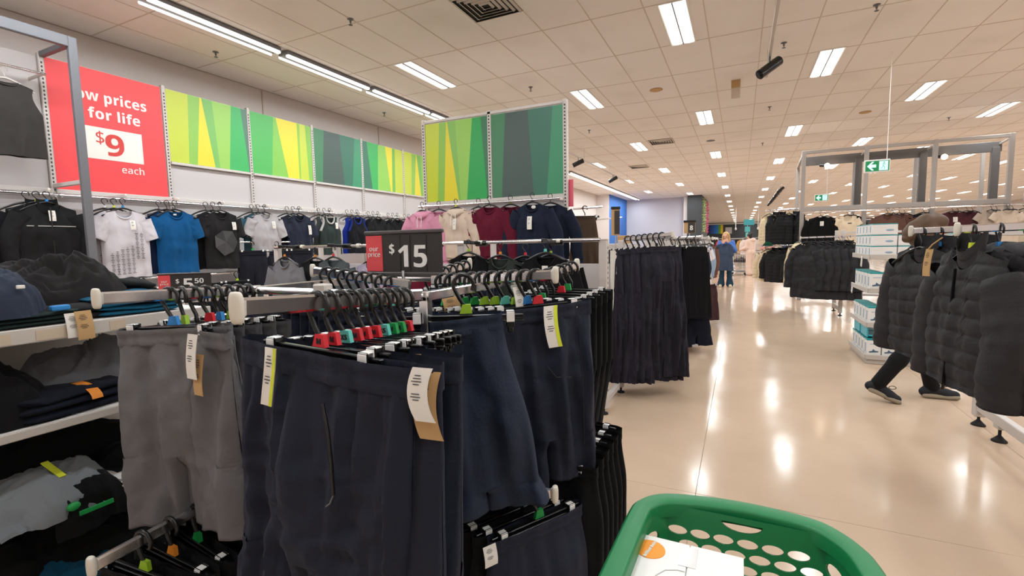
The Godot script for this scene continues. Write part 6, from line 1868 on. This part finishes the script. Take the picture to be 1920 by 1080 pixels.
# ---------------------------------------------------------------- figures
# surface nets over the smooth union of tapered capsules [a, b, ra, rb]
func nets(mb: MB, bones: Array, cell: float, k: float, grow := 0.0) -> void:
	var lo := Vector3(1e9, 1e9, 1e9)
	var hi := -lo
	for b in bones:
		for e in 2:
			var r: float = b[2 + e] + grow + k + cell * 2.0
			lo = lo.min(b[e] - Vector3(r, r, r)); hi = hi.max(b[e] + Vector3(r, r, r))
	var nx := int((hi.x - lo.x) / cell) + 2
	var ny := int((hi.y - lo.y) / cell) + 2
	var nz := int((hi.z - lo.z) / cell) + 2
	var f := PackedFloat32Array()
	f.resize(nx * ny * nz)
	f.fill(1e3)
	for b in bones:
		var a: Vector3 = b[0]
		var d: Vector3 = (b[1] as Vector3) - a
		var ra: float = b[2] + grow
		var rb: float = b[3] + grow
		var r := maxf(ra, rb) + k + cell * 2.0
		var l2 := maxf(d.length_squared(), 1e-9)
		var m0 := (a.min(b[1]) - Vector3(r, r, r) - lo) / cell
		var m1 := (a.max(b[1]) + Vector3(r, r, r) - lo) / cell
		for iz in range(maxi(0, int(m0.z)), mini(nz - 1, int(m1.z) + 1) + 1):
			for iy in range(maxi(0, int(m0.y)), mini(ny - 1, int(m1.y) + 1) + 1):
				var o := (iz * ny + iy) * nx
				for ixx in range(maxi(0, int(m0.x)), mini(nx - 1, int(m1.x) + 1) + 1):
					var p := lo + Vector3(ixx, iy, iz) * cell - a
					var t := clampf(p.dot(d) / l2, 0.0, 1.0)
					var v := (p - d * t).length() - lerpf(ra, rb, t)
					var w := f[o + ixx]
					if w > 900.0: f[o + ixx] = v
					else:
						var h := maxf(k - absf(w - v), 0.0) / k
						f[o + ixx] = minf(w, v) - h * h * k * 0.25
	var id := {}
	var corner := [0, 1, nx, nx + 1, nx * ny, nx * ny + 1, nx * ny + nx, nx * ny + nx + 1]
	var off := [Vector3(0, 0, 0), Vector3(1, 0, 0), Vector3(0, 1, 0), Vector3(1, 1, 0), Vector3(0, 0, 1), Vector3(1, 0, 1), Vector3(0, 1, 1), Vector3(1, 1, 1)]
	var edges := [[0, 1], [2, 3], [4, 5], [6, 7], [0, 2], [1, 3], [4, 6], [5, 7], [0, 4], [1, 5], [2, 6], [3, 7]]
	for iz in nz - 1:
		for iy in ny - 1:
			var o := (iz * ny + iy) * nx
			for ixx in nx - 1:
				var q := o + ixx
				var c0 := f[q]
				if c0 > cell * 3.0 or c0 < -cell * 3.0: continue
				var s := 0
				for e in 8:
					if f[q + corner[e]] < 0.0: s += 1
				if s == 0 or s == 8: continue
				var p := Vector3()
				var n := 0
				for e in edges:
					var A := f[q + corner[e[0]]]
					var B := f[q + corner[e[1]]]
					if (A < 0.0) != (B < 0.0):
						p += (off[e[0]] as Vector3).lerp(off[e[1]], A / (A - B)); n += 1
				var g := Vector3(f[q + 1] - c0, f[q + nx] - c0, f[q + nx * ny] - c0)
				g += Vector3(f[q + corner[7]] - f[q + corner[6]], f[q + corner[7]] - f[q + corner[5]], f[q + corner[7]] - f[q + corner[3]])
				id[q] = mb.pt(lo + (Vector3(ixx, iy, iz) + p / n) * cell, g)
	for q in id:
		var A := f[q]
		for ax in 3:
			var st: int = [1, nx, nx * ny][ax]
			var B := f[q + st]
			if (A < 0.0) == (B < 0.0): continue
			var u: int = [nx, nx * ny, 1][ax]
			var v: int = [nx * ny, 1, nx][ax]
			if not (id.has(q - u) and id.has(q - v) and id.has(q - u - v)): continue
			var a: int = id[q]
			var b: int = id[q - u]
			var c: int = id[q - u - v]
			var d: int = id[q - v]
			if A < 0.0:
				mb.tri(a, b, c); mb.tri(a, c, d)
			else:
				mb.tri(a, c, b); mb.tri(a, d, c)

# hand bones from a wrist, pointing along d, palm normal n, curl in radians per joint
func hand_bones(w: Vector3, d: Vector3, n: Vector3, curl: float, left: bool) -> Array:
	var s := d.cross(n).normalized() * (1.0 if left else -1.0)
	var out := [[w, w + d * 0.04, 0.024, 0.028]]
	for k in 4:
		var base := w + d * 0.075 + s * (0.03 - 0.02 * k)
		out.append([w + d * 0.03 + s * (0.018 - 0.012 * k), base, 0.016, 0.0105])
		var dir := d
		var p := base
		var ln: float = [0.026, 0.029, 0.027, 0.021][k]
		for j in 3:
			dir = dir.rotated(d.cross(n).normalized(), -curl if j else -curl * 0.6)
			var e := p + dir * ln * (1.0 - 0.17 * j)
			out.append([p, e, 0.0092 - 0.0006 * j, 0.0086 - 0.0008 * j])
			p = e
	var tb := w + d * 0.025 + s * 0.026
	var td := (d * 0.6 + s * 0.75 + n * 0.35).normalized()
	out.append([tb, tb + td * 0.035, 0.014, 0.0105])
	out.append([tb + td * 0.035, tb + td * 0.035 + (td + d * 0.6 + n * curl).normalized() * 0.028, 0.0105, 0.0085])
	return out

func head_bones(c: Vector3, f: Vector3) -> Array:   # c: middle of the head, f: where the face looks
	var s := Vector3.UP.cross(f).normalized()
	var u := f.cross(s)
	var at := func(x: float, y: float, z: float) -> Vector3: return c + s * x + u * y + f * z
	var b := [[at.call(0, 0.03, -0.02), at.call(0, 0.035, 0.012), 0.078, 0.074], [at.call(0, -0.02, 0.02), at.call(0, -0.075, 0.045), 0.06, 0.036], [at.call(0, -0.075, 0.04), at.call(0, -0.09, 0.055), 0.03, 0.022]]
	b.append([at.call(0, 0.012, 0.085), at.call(0, -0.022, 0.104), 0.008, 0.0115])        # nose
	for k in [-1.0, 1.0]:
		b.append([at.call(k * 0.012, 0.022, 0.08), at.call(k * 0.045, 0.02, 0.066), 0.009, 0.008])   # brow
		b.append([at.call(k * 0.03, -0.02, 0.07), at.call(k * 0.045, -0.02, 0.05), 0.016, 0.014])    # cheek
		b.append([at.call(k * 0.076, 0.012, -0.008), at.call(k * 0.078, -0.022, -0.002), 0.011, 0.008])  # ear
	b.append([at.call(-0.016, -0.05, 0.082), at.call(0.016, -0.05, 0.082), 0.0075, 0.0075])   # lips
	return b

# one person; J holds joints in the figure's own axes (face towards +z unless J.look is given)
func person(label: String, at: Vector3, turn: float, J: Dictionary, cell: float, skin: Material, shirt: Material, legs: Material, shoe: Material, sole: Material, hair: Material, hair_bones: Array) -> Node3D:
	var o := thing("person", label, "person", at, turn)
	var look: Vector3 = J.get("look", Vector3(0, 0, 1)).normalized()
	var head: Vector3 = J.head
	var torso := []
	for s in [-1.0, 1.0]:
		torso.append([J.hip + Vector3(s * 0.075, 0, 0), J.waist + Vector3(s * 0.06, 0, 0), 0.1, 0.088])
		torso.append([J.waist + Vector3(s * 0.06, 0, 0), J.chest + Vector3(s * 0.075, 0, 0), 0.088, 0.1])
		torso.append([J.chest + Vector3(s * 0.07, 0.03, 0), J.neck + Vector3(s * 0.02, -0.02, 0), 0.09, 0.05])
	var arms := []
	var hands := []
	for k in 2:
		var a: Array = [J.arm_l, J.arm_r][k]   # shoulder, elbow, wrist
		arms.append([a[0], a[1], 0.048, 0.038])
		arms.append([a[1], a[2], 0.038, 0.026])
		hands += hand_bones(a[2], (a[2] - a[1]).normalized().lerp(a[3] if a.size() > 3 else (a[2] - a[1]).normalized(), 0.6).normalized(), look, 0.5, k == 0)
	var lg := []
	var feet := []
	var soles := []
	for k in 2:
		var l: Array = [J.leg_l, J.leg_r][k]    # hip, knee, ankle, heel, toe
		lg.append([l[0], l[1], 0.082, 0.055])
		lg.append([l[1], l[1].lerp(l[2], 0.35), 0.055, 0.053])
		lg.append([l[1].lerp(l[2], 0.35), l[2], 0.053, 0.036])
		feet.append([l[2], l[3] + Vector3(0, 0.045, 0), 0.036, 0.034])
		feet.append([l[2] + Vector3(0, -0.02, 0), l[3].lerp(l[4], 0.7) + Vector3(0, 0.04, 0), 0.036, 0.036])
		feet.append([l[3].lerp(l[4], 0.7) + Vector3(0, 0.04, 0), l[4] + Vector3(0, 0.035, 0), 0.036, 0.03])
		soles.append([l[3] + Vector3(0, 0.016, 0), l[3].lerp(l[4], 0.7) + Vector3(0, 0.016, 0), 0.03, 0.036])
		soles.append([l[3].lerp(l[4], 0.7) + Vector3(0, 0.016, 0), l[4] + Vector3(0, 0.016, 0), 0.036, 0.03])
	var body := MB.new()
	nets(body, torso + arms + lg + [[J.neck, head + Vector3(0, -0.05, 0), 0.048, 0.045]], cell * 1.5, 0.03)
	nets(body, head_bones(head, look), minf(cell, 0.008), 0.014)
	nets(body, hands, minf(cell * 0.5, 0.006), 0.006)
	part(o, "body", body.done(), skin)
	var ex: Array = J.get("shirt_extra", [])
	var sh := MB.new()
	nets(sh, torso.slice(0 if not J.get("short", false) else 1) + arms.map(func(b): return [b[0], (b[0] as Vector3).lerp(b[1], 0.93) if b[2] < 0.04 else b[1], b[2] + 0.008, b[3] + 0.008]) + ex, cell, 0.035, 0.014)
	part(o, "top", sh.done(), shirt)
	var tr := MB.new()
	var tlegs := []
	var flare: float = J.get("flare", 0.0)
	for k in lg.size():
		var b: Array = lg[k].duplicate()
		if k % 3 == 2: b[3] += 0.012 + flare
		elif k % 3 == 1: b[3] += flare * 0.3
		tlegs.append(b)
	tlegs.append([J.hip + Vector3(-0.07, 0.02, 0), J.hip + Vector3(0.07, 0.02, 0), 0.1, 0.1])
	nets(tr, tlegs, cell, 0.03, 0.008 + J.get("loose", 0.0))
	part(o, "trousers", tr.done(), legs)
	for k in 2:
		var ft := MB.new()
		nets(ft, feet.slice(k * 3, k * 3 + 3), minf(cell, 0.01), 0.02, 0.005)
		part(o, "shoe", ft.done(), shoe)
		var so := MB.new()
		var q := soles.slice(k * 2, k * 2 + 2)
		nets(so, q.map(func(b): return [b[0], b[1], b[2] * 0.55, b[3] * 0.55]) + q.map(func(b): return [b[0] + Vector3(0.026, 0.002, 0), b[1] + Vector3(0.022, 0.002, 0.012), 0.021, 0.021]) + q.map(func(b): return [b[0] + Vector3(-0.026, 0.002, 0), b[1] + Vector3(-0.022, 0.002, 0.012), 0.021, 0.021]), minf(cell, 0.01), 0.01)
		part(o, "shoe_sole", so.done(), sole)
	var hr := MB.new()
	nets(hr, hair_bones, minf(cell, 0.011), 0.025)
	part(o, "hair", hr.done(), hair)
	# eyes and mouth
	var s2 := Vector3.UP.cross(look).normalized()
	var u2 := look.cross(s2)
	var ey := MB.new()
	for k in [-1.0, 1.0]: ey.ball(head + s2 * k * 0.032 + look * 0.074, Vector3(0.011, 0.007, 0.011), 10, 8)
	part(o, "eyes", ey.done(), M.ink)
	return o

func people() -> void:
	# the shopper walking past behind the near jackets, heading right
	var v3 := func(x, y, z): return Vector3(x, y, z)
	var J := {"hip": Vector3(0, 0.86, 0), "waist": Vector3(0, 1.0, 0.01), "chest": Vector3(0, 1.19, 0.03), "neck": Vector3(0, 1.33, 0.05), "head": Vector3(0, 1.455, 0.075), "look": Vector3(0.25, -0.05, 1),
		"arm_l": [Vector3(0.17, 1.27, 0.03), Vector3(0.22, 1.03, 0.08), Vector3(0.18, 0.88, 0.25)], "arm_r": [Vector3(-0.17, 1.27, 0.02), Vector3(-0.21, 1.04, -0.13), Vector3(-0.19, 0.84, -0.07)],
		"leg_l": [Vector3(0.09, 0.84, 0.0), Vector3(0.1, 0.47, 0.09), Vector3(0.12, 0.1, 0.17), Vector3(0.12, 0.005, 0.12), Vector3(0.13, 0.005, 0.33)], "leg_r": [Vector3(-0.09, 0.84, -0.01), Vector3(-0.11, 0.47, -0.06), Vector3(-0.16, 0.155, -0.27), Vector3(-0.16, 0.085, -0.325), Vector3(-0.165, 0.0, -0.14)]}
	var h: Vector3 = J.head
	var hb := [[h + Vector3(0, 0.045, -0.03), h + Vector3(0, 0.05, 0.015), 0.094, 0.082], [h + Vector3(0, 0.0, -0.07), h + Vector3(0, -0.09, -0.1), 0.075, 0.05], [h + Vector3(-0.06, 0.0, -0.02), h + Vector3(-0.07, -0.1, -0.05), 0.045, 0.035], [h + Vector3(0.06, 0.0, -0.02), h + Vector3(0.07, -0.1, -0.05), 0.045, 0.03], [h + Vector3(-0.02, -0.02, -0.13), h + Vector3(-0.02, -0.07, -0.17), 0.05, 0.035], [h + Vector3(0, 0.03, -0.12), h + Vector3(0, -0.02, -0.15), 0.05, 0.05], [h + Vector3(0, 0.085, 0.03), h + Vector3(-0.03, 0.075, 0.06), 0.04, 0.03]]
	var p := person("person with brown wavy hair in black leggings striding right behind the padded jackets", Vector3(1.36, 0, -5.1), PI / 2, J, 0.016, M.skin, cloth(rgb(30, 32, 44)), cloth(rgb(20, 19, 20), 0.2), std(rgb(24, 26, 32), 0.8), std(rgb(150, 136, 116), 0.7), std(rgb(84, 58, 36), 0.55), hb)
	var wb := MB.new()
	nets(wb, [[Vector3(-0.175, 1.24, 0.01), Vector3(-0.2, 1.12, -0.07), 0.078, 0.07]], 0.014, 0.01)
	nets(wb, [[Vector3(0.175, 1.24, 0.04), Vector3(0.2, 1.12, 0.07), 0.078, 0.07]], 0.014, 0.01)
	nets(wb, [[Vector3(-0.08, 1.17, 0.0), Vector3(0.08, 1.17, 0.0), 0.135, 0.135]], 0.016, 0.01)
	part(p, "white_band", wb.done(), cloth(rgb(232, 226, 220)))
	part(p, "white_cuff", MB.new().tube([Vector3(-0.195, 0.93, -0.1), Vector3(-0.19, 0.87, -0.078)], 0.046, 12).done(), cloth(rgb(232, 226, 220)))
	for k in 2:
		var c: Vector3 = [Vector3(-0.16, 0.11, -0.2), Vector3(0.12, 0.1, 0.22)][k]
		var lp := []
		for q in 11: lp.append(c + Vector3(0.0, 0.02 + 0.014 * sin(q * TAU / 10.0), 0.03 + 0.026 * cos(q * TAU / 10.0)))
		part(p, "shoelace", MB.new().tube(lp, 0.003, 5).done(), M.black)
	# the woman holding a dress against herself
	J = {"hip": Vector3(0, 0.88, 0), "waist": Vector3(0, 1.03, 0), "chest": Vector3(0, 1.24, 0), "neck": Vector3(0, 1.39, 0), "head": Vector3(-0.01, 1.52, 0.03), "look": Vector3(-0.25, -0.1, 1),
		"arm_l": [Vector3(0.17, 1.34, 0), Vector3(0.24, 1.1, 0.06), Vector3(0.06, 1.33, 0.17), Vector3(-0.4, 0.9, 0.1)], "arm_r": [Vector3(-0.17, 1.34, 0), Vector3(-0.25, 1.1, 0.08), Vector3(-0.1, 1.3, 0.17), Vector3(0.4, 0.9, 0.1)],
		"leg_l": [Vector3(0.09, 0.86, 0), Vector3(0.1, 0.47, 0.02), Vector3(0.12, 0.09, 0), Vector3(0.12, 0.0, -0.04), Vector3(0.14, 0.0, 0.17)], "leg_r": [Vector3(-0.09, 0.86, 0), Vector3(-0.1, 0.47, 0.02), Vector3(-0.12, 0.09, 0), Vector3(-0.12, 0.0, -0.04), Vector3(-0.15, 0.0, 0.17)], "flare": 0.05}
	h = J.head
	hb = [[h + Vector3(0, 0.05, -0.03), h + Vector3(0.01, 0.05, 0.0), 0.092, 0.085], [h + Vector3(0.07, 0.02, -0.02), h + Vector3(0.09, -0.16, 0.0), 0.045, 0.04], [h + Vector3(-0.075, 0.02, -0.03), h + Vector3(-0.085, -0.13, -0.02), 0.035, 0.035], [h + Vector3(0, 0, -0.06), h + Vector3(0, -0.15, -0.07), 0.07, 0.06]]
	person("person with blonde hair in a blue top and teal flared jeans", Vector3(-0.385, 0, -15.75), 0.02, J, 0.022, M.skin, cloth(rgb(86, 124, 196)), cloth(rgb(44, 70, 88)), cloth(rgb(222, 206, 176)), std(rgb(226, 214, 190), 0.8), std(rgb(196, 160, 104), 0.6), hb)
	var dr := thing("long_dress", "long slate blue dress held up in front of the blonde person", "dress", Vector3(-0.44, 1.3, -15.53), 0.0)
	for q in top_meshes({"hs": 0.2, "hc": 0.23, "hh": 0.28, "L": 0.8, "sl": 0.3, "sw": 0.08, "sa": 1.35, "sd": 401.0, "nu": 20, "nv": 24}): part(dr, q[0], q[1], cloth(rgb(66, 78, 100)))
	# the person in pale pink pushing a cart
	J = {"hip": Vector3(0, 0.9, 0), "waist": Vector3(0, 1.05, 0), "chest": Vector3(0, 1.27, 0.01), "neck": Vector3(0, 1.42, 0.03), "head": Vector3(0, 1.54, 0.06), "look": Vector3(0, -0.15, 1),
		"arm_l": [Vector3(0.19, 1.37, 0.01), Vector3(0.22, 1.1, 0.05), Vector3(0.14, 1.02, 0.3)], "arm_r": [Vector3(-0.19, 1.37, 0.01), Vector3(-0.22, 1.1, 0.05), Vector3(-0.14, 1.02, 0.3)],
		"leg_l": [Vector3(0.09, 0.88, 0), Vector3(0.1, 0.48, 0.02), Vector3(0.1, 0.09, -0.02), Vector3(0.1, 0.0, -0.06), Vector3(0.11, 0.0, 0.16)], "leg_r": [Vector3(-0.09, 0.88, 0), Vector3(-0.1, 0.48, 0.02), Vector3(-0.1, 0.09, -0.02), Vector3(-0.1, 0.0, -0.06), Vector3(-0.11, 0.0, 0.16)], "flare": 0.03, "loose": 0.03,
		"shirt_extra": [[Vector3(-0.06, 1.4, -0.09), Vector3(0.06, 1.4, -0.09), 0.06, 0.06]]}
	h = J.head
	hb = [[h + Vector3(0, 0.04, -0.03), h + Vector3(0, 0.045, 0.0), 0.095, 0.088], [h + Vector3(0, 0.0, -0.06), h + Vector3(0, -0.05, -0.06), 0.07, 0.06], [h + Vector3(0, 0.1, -0.09), h + Vector3(0, 0.11, -0.1), 0.05, 0.045]]
	person("person with black tied-up hair in a pale pink hooded tracksuit, turned away beside a cart", Vector3(0.37, 0, -21.2), -2.2, J, 0.024, M.skin, cloth(rgb(232, 204, 190)), cloth(rgb(228, 200, 184)), cloth(rgb(230, 220, 210)), M.white, std(rgb(26, 22, 22), 0.5), hb)
	J.head = Vector3(0, 1.46, 0.14); J.neck = Vector3(0, 1.36, 0.08); J.chest = Vector3(0, 1.22, 0.04)
	hb = [[J.head + Vector3(0, 0.04, -0.03), J.head + Vector3(0, 0.045, 0.0), 0.095, 0.088], [J.head + Vector3(0, 0.0, -0.06), J.head + Vector3(0, -0.07, -0.06), 0.07, 0.06]]
	J.erase("shirt_extra")
	person("person with dark hair in a pink top, half hidden by the hanging vests", Vector3(1.12, 0, -22.6), -0.9, J, 0.026, M.skin, cloth(rgb(214, 150, 150)), cloth(rgb(90, 84, 90)), cloth(rgb(60, 58, 60)), M.white, std(rgb(40, 30, 28), 0.5), hb)
	cart(Vector3(0.0, 0, -21.45), 1.2, "wire shopping cart pushed by the person in the pale pink tracksuit")
	cart(Vector3(0.85, 0, -21.5), 0.3, "wire shopping cart in front of the hanging vests, with dark goods inside")

func cart(at: Vector3, turn: float, label: String) -> void:
	var o := thing("shopping_cart", label, "cart", at, turn)
	var w := MB.new()
	var P := func(u: float, v: float, y: float) -> Vector3:
		var k := lerpf(0.8, 1.0, y)
		return Vector3((u - 0.5) * 0.5 * k, 0.5 + 0.42 * y, (v - 0.5) * 0.8 * k)
	for k in 9:
		var t := k / 8.0
		w.tube([P.call(t, 0.0, 1.0), P.call(t, 0.0, 0.0), P.call(t, 1.0, 0.0), P.call(t, 1.0, 1.0)], 0.004, 5)
		w.tube([P.call(0.0, t, 1.0), P.call(0.0, t, 0.0), P.call(1.0, t, 0.0), P.call(1.0, t, 1.0)], 0.004, 5)
	for k in 4:
		var y := k / 3.0
		w.tube([P.call(0, 0, y), P.call(1, 0, y), P.call(1, 1, y), P.call(0, 1, y), P.call(0, 0, y)], 0.007 if k == 3 else 0.004, 5)
	part(o, "wire_basket", w.done(), M.steel)
	var f := MB.new()
	for s in [-0.22, 0.22]:
		f.tube([Vector3(s, 0.1, -0.38), Vector3(s, 0.13, 0.3), Vector3(s, 0.5, 0.36), Vector3(s, 0.98, 0.5)], 0.012, 8)
		f.tube([Vector3(s, 0.1, -0.38), Vector3(s, 0.5, -0.2)], 0.01, 8)
	f.tube([Vector3(-0.22, 0.1, -0.38), Vector3(0.22, 0.1, -0.38)], 0.012, 8)
	f.tube([Vector3(-0.22, 0.13, 0.3), Vector3(0.22, 0.13, 0.3)], 0.012, 8)
	part(o, "frame", f.done(), M.steel)
	part(o, "handle", MB.new().tube([Vector3(-0.24, 0.98, 0.5), Vector3(0.24, 0.98, 0.5)], 0.017, 10).done(), M.black)
	part(o, "lower_tray", bx(Vector3(0.42, 0.02, 0.66), Vector3(0, 0.16, -0.02), 0.004), M.dark_grey)
	for s in [-0.22, 0.22]:
		for z in [-0.38, 0.3]: part(o, "castor", MB.new().tube([Vector3(s - 0.013, 0.055, z), Vector3(s + 0.013, 0.055, z)], 0.055, 14).done(), M.rubber)
	var g := single("cart_goods", heap(0.5, 0.3, 0.2, at.x * 9.0 + 3.0), cloth(rgb(60, 56, 58)), "dark goods lying in the " + label.get_slice(" pushed", 0).get_slice(" in front", 0) + (" by the tracksuit" if turn > 1.0 else " by the vests"), "goods", at + Vector3(0, 0.51, 0), turn)

# ---------------------------------------------------------------- the far end of the shop
func far_store() -> void:
	# garlands on the dark wall's side
	for k in 10:
		var z := -28.4 - 0.46 * k
		var mb := MB.new()
		for q in 34:
			var y := 3.72 - 0.055 * q + 0.02 * sin(q * 2.3 + k)
			mb.xf = Transform3D(Basis.from_euler(Vector3(q * 1.3, q * 2.1 + k, q * 0.7)), Vector3(0.03 * sin(q * 1.9 + k * 2.0), y, 0.06 * cos(q * 2.7 + k)))
			mb.ball(Vector3(), Vector3(0.055, 0.016, 0.035), 6, 4)
		single("hanging_garland", mb.done(), std(rgb(176, 196, 130) if k < 5 else rgb(240, 120, 160), 0.7), "%s garland on the dark wall's aisle side, %s of its colour from the front" % ["pale green" if k < 5 else "pink", nth(k % 5)], "garland", Vector3(-1.88, 0, z), 0.0, "hanging garlands")
	# stripes and posters on the back wall
	var rc := [rgb(52, 70, 150), rgb(34, 98, 190), rgb(40, 120, 214), rgb(60, 140, 210), rgb(110, 180, 60), rgb(244, 206, 50)]
	for k in 6: single("wall_banner", bx(Vector3(0.3, 1.25, 0.04), Vector3(), 0.003), std(rc[k], 0.6), "%s banner on the dark back wall of the shop" % ["indigo", "dark blue", "mid blue", "light blue", "green", "yellow"][k], "banner", Vector3(-3.95 + 0.3 * k, 3.0, -75.2))
	single("wall_poster", bx(Vector3(0.85, 0.9, 0.04), Vector3(), 0.003), M.lilac, "pale poster on the back wall above the blonde person", "poster", Vector3(-1.57, 2.8, -75.2))
	single("wall_poster", bx(Vector3(0.7, 1.0, 0.04), Vector3(), 0.003), std(rgb(30, 96, 190), 0.6), "blue poster on the back wall left of the hanging vests", "poster", Vector3(2.75, 2.75, -75.2))
	struct("trim_9", bx(Vector3(26, 0.14, 0.1), Vector3(), 0.0), M.white, Vector3(6.0, 3.75, -75.2))
	# a hanging teal display and pale poles far down the aisle
	var td := thing("hanging_display", "teal hanging display sign over the far aisle", "sign", Vector3(0.55, 0, -40.0))
	part(td, "panel", bx(Vector3(0.7, 0.42, 0.05), Vector3(0, 2.72, 0), 0.006), std(rgb(70, 170, 180), 0.6))
	part(td, "panel", bx(Vector3(0.36, 0.4, 0.05), Vector3(-0.1, 2.2, 0), 0.006), std(rgb(90, 186, 186), 0.6))
	part(td, "panel", bx(Vector3(0.2, 0.34, 0.05), Vector3(-0.12, 1.78, 0), 0.006), std(rgb(120, 196, 190), 0.6))
	part(td, "cord", rod(Vector3(-0.25, 2.9, 0), Vector3(-0.25, 3.9, 0), 0.008), M.white)
	part(td, "cord", rod(Vector3(0.25, 2.9, 0), Vector3(0.25, 3.9, 0), 0.008), M.white)
	part(td, "cord", rod(Vector3(-0.1, 1.95, 0), Vector3(-0.1, 2.6, 0), 0.01), M.white)
	for k in 2:
		var pl := thing("hanging_pole", "pale pole hanging %s the teal display far down the aisle" % ["left of", "right of"][k], "pole", Vector3([-0.35, 1.15][k], 0, -40.0))
		part(pl, "rod", rod(Vector3(0, 2.3, 0), Vector3(0, 3.9, 0), 0.03), M.white)
		part(pl, "weight", MB.new().ball(Vector3(0, 2.25, 0), Vector3(0.07, 0.1, 0.07)).done(), M.white)
	# distant clothes rails
	var tp := top_meshes({"hs": 0.21, "hc": 0.25, "hh": 0.27, "L": 0.75, "sl": 0.45, "sw": 0.1, "sa": 1.2, "sd": 501.0, "nu": 12, "nv": 12})
	var racks := [
		["orange and mustard", Vector3(-0.35, 0, -30.0), 7, 0.0, [rgb(214, 70, 50), rgb(196, 140, 70), rgb(220, 96, 40), rgb(170, 120, 60), rgb(40, 38, 40), rgb(190, 150, 90), rgb(80, 60, 50)]],
		["black and grey, left of the blonde person", Vector3(-1.7, 0, -17.0), 7, 0.0, [rgb(30, 30, 34), rgb(230, 222, 220), rgb(40, 40, 44), rgb(200, 190, 190), rgb(30, 30, 30), rgb(150, 130, 120), rgb(210, 204, 200)]],
		["pale pink, behind the pink tracksuit", Vector3(0.9, 0, -27.0), 6, 0.0, [rgb(226, 208, 200), rgb(216, 170, 166), rgb(230, 220, 214), rgb(200, 180, 170), rgb(120, 120, 126), rgb(214, 196, 186)]],
		["brown and green, left behind the blonde person", Vector3(-2.2, 0, -22.0), 7, 0.0, [rgb(110, 84, 70), rgb(60, 80, 60), rgb(200, 190, 186), rgb(160, 80, 70), rgb(60, 60, 66), rgb(140, 120, 110), rgb(230, 224, 220)]],
		["dark, in the far middle of the aisle", Vector3(-0.6, 0, -44.0), 7, 0.0, [rgb(70, 66, 66), rgb(110, 100, 96), rgb(60, 70, 90), rgb(180, 150, 120), rgb(40, 40, 40), rgb(150, 60, 60), rgb(90, 90, 96)]],
		["grey, far behind the vests", Vector3(2.2, 0, -34.0), 7, 0.0, [rgb(120, 116, 116), rgb(60, 60, 66), rgb(200, 194, 190), rgb(90, 80, 80), rgb(170, 160, 156), rgb(60, 80, 110), rgb(50, 50, 50)]],
		["white, farthest left before the banners", Vector3(-3.4, 0, -48.0), 7, 0.0, [rgb(220, 216, 212), rgb(120, 130, 150), rgb(200, 196, 196), rgb(60, 60, 70), rgb(210, 180, 170), rgb(230, 226, 222), rgb(150, 150, 160)]]]
	for r in racks:
		var n: int = r[2]
		var o := thing("clothes_rail", "distant clothes rail of %s garments" % r[0], "clothes rail", r[1], r[3])
		for x in [-0.8, 0.8]:
			part(o, "post", rod(Vector3(x, 0.03, 0), Vector3(x, 1.5, 0), 0.02), M.steel)
			part(o, "foot", bx(Vector3(0.05, 0.03, 0.5), Vector3(x, 0.015, 0), 0.004), M.steel)
		part(o, "rail", rod(Vector3(-0.82, 1.5, 0), Vector3(0.82, 1.5, 0), 0.015), M.steel)
		for i in n:
			var x := lerpf(-0.65, 0.65, i / float(n - 1))
			var g := thing("far_top", "distant top, %s from the left on the rail of %s garments" % [nth(i), r[0].get_slice(",", 0)], "top", r[1] + Vector3(x, 1.42, 0.02), 0.5, "tops on the distant rails")
			for q in tp: part(g, q[0], q[1], cloth(r[4][i]))
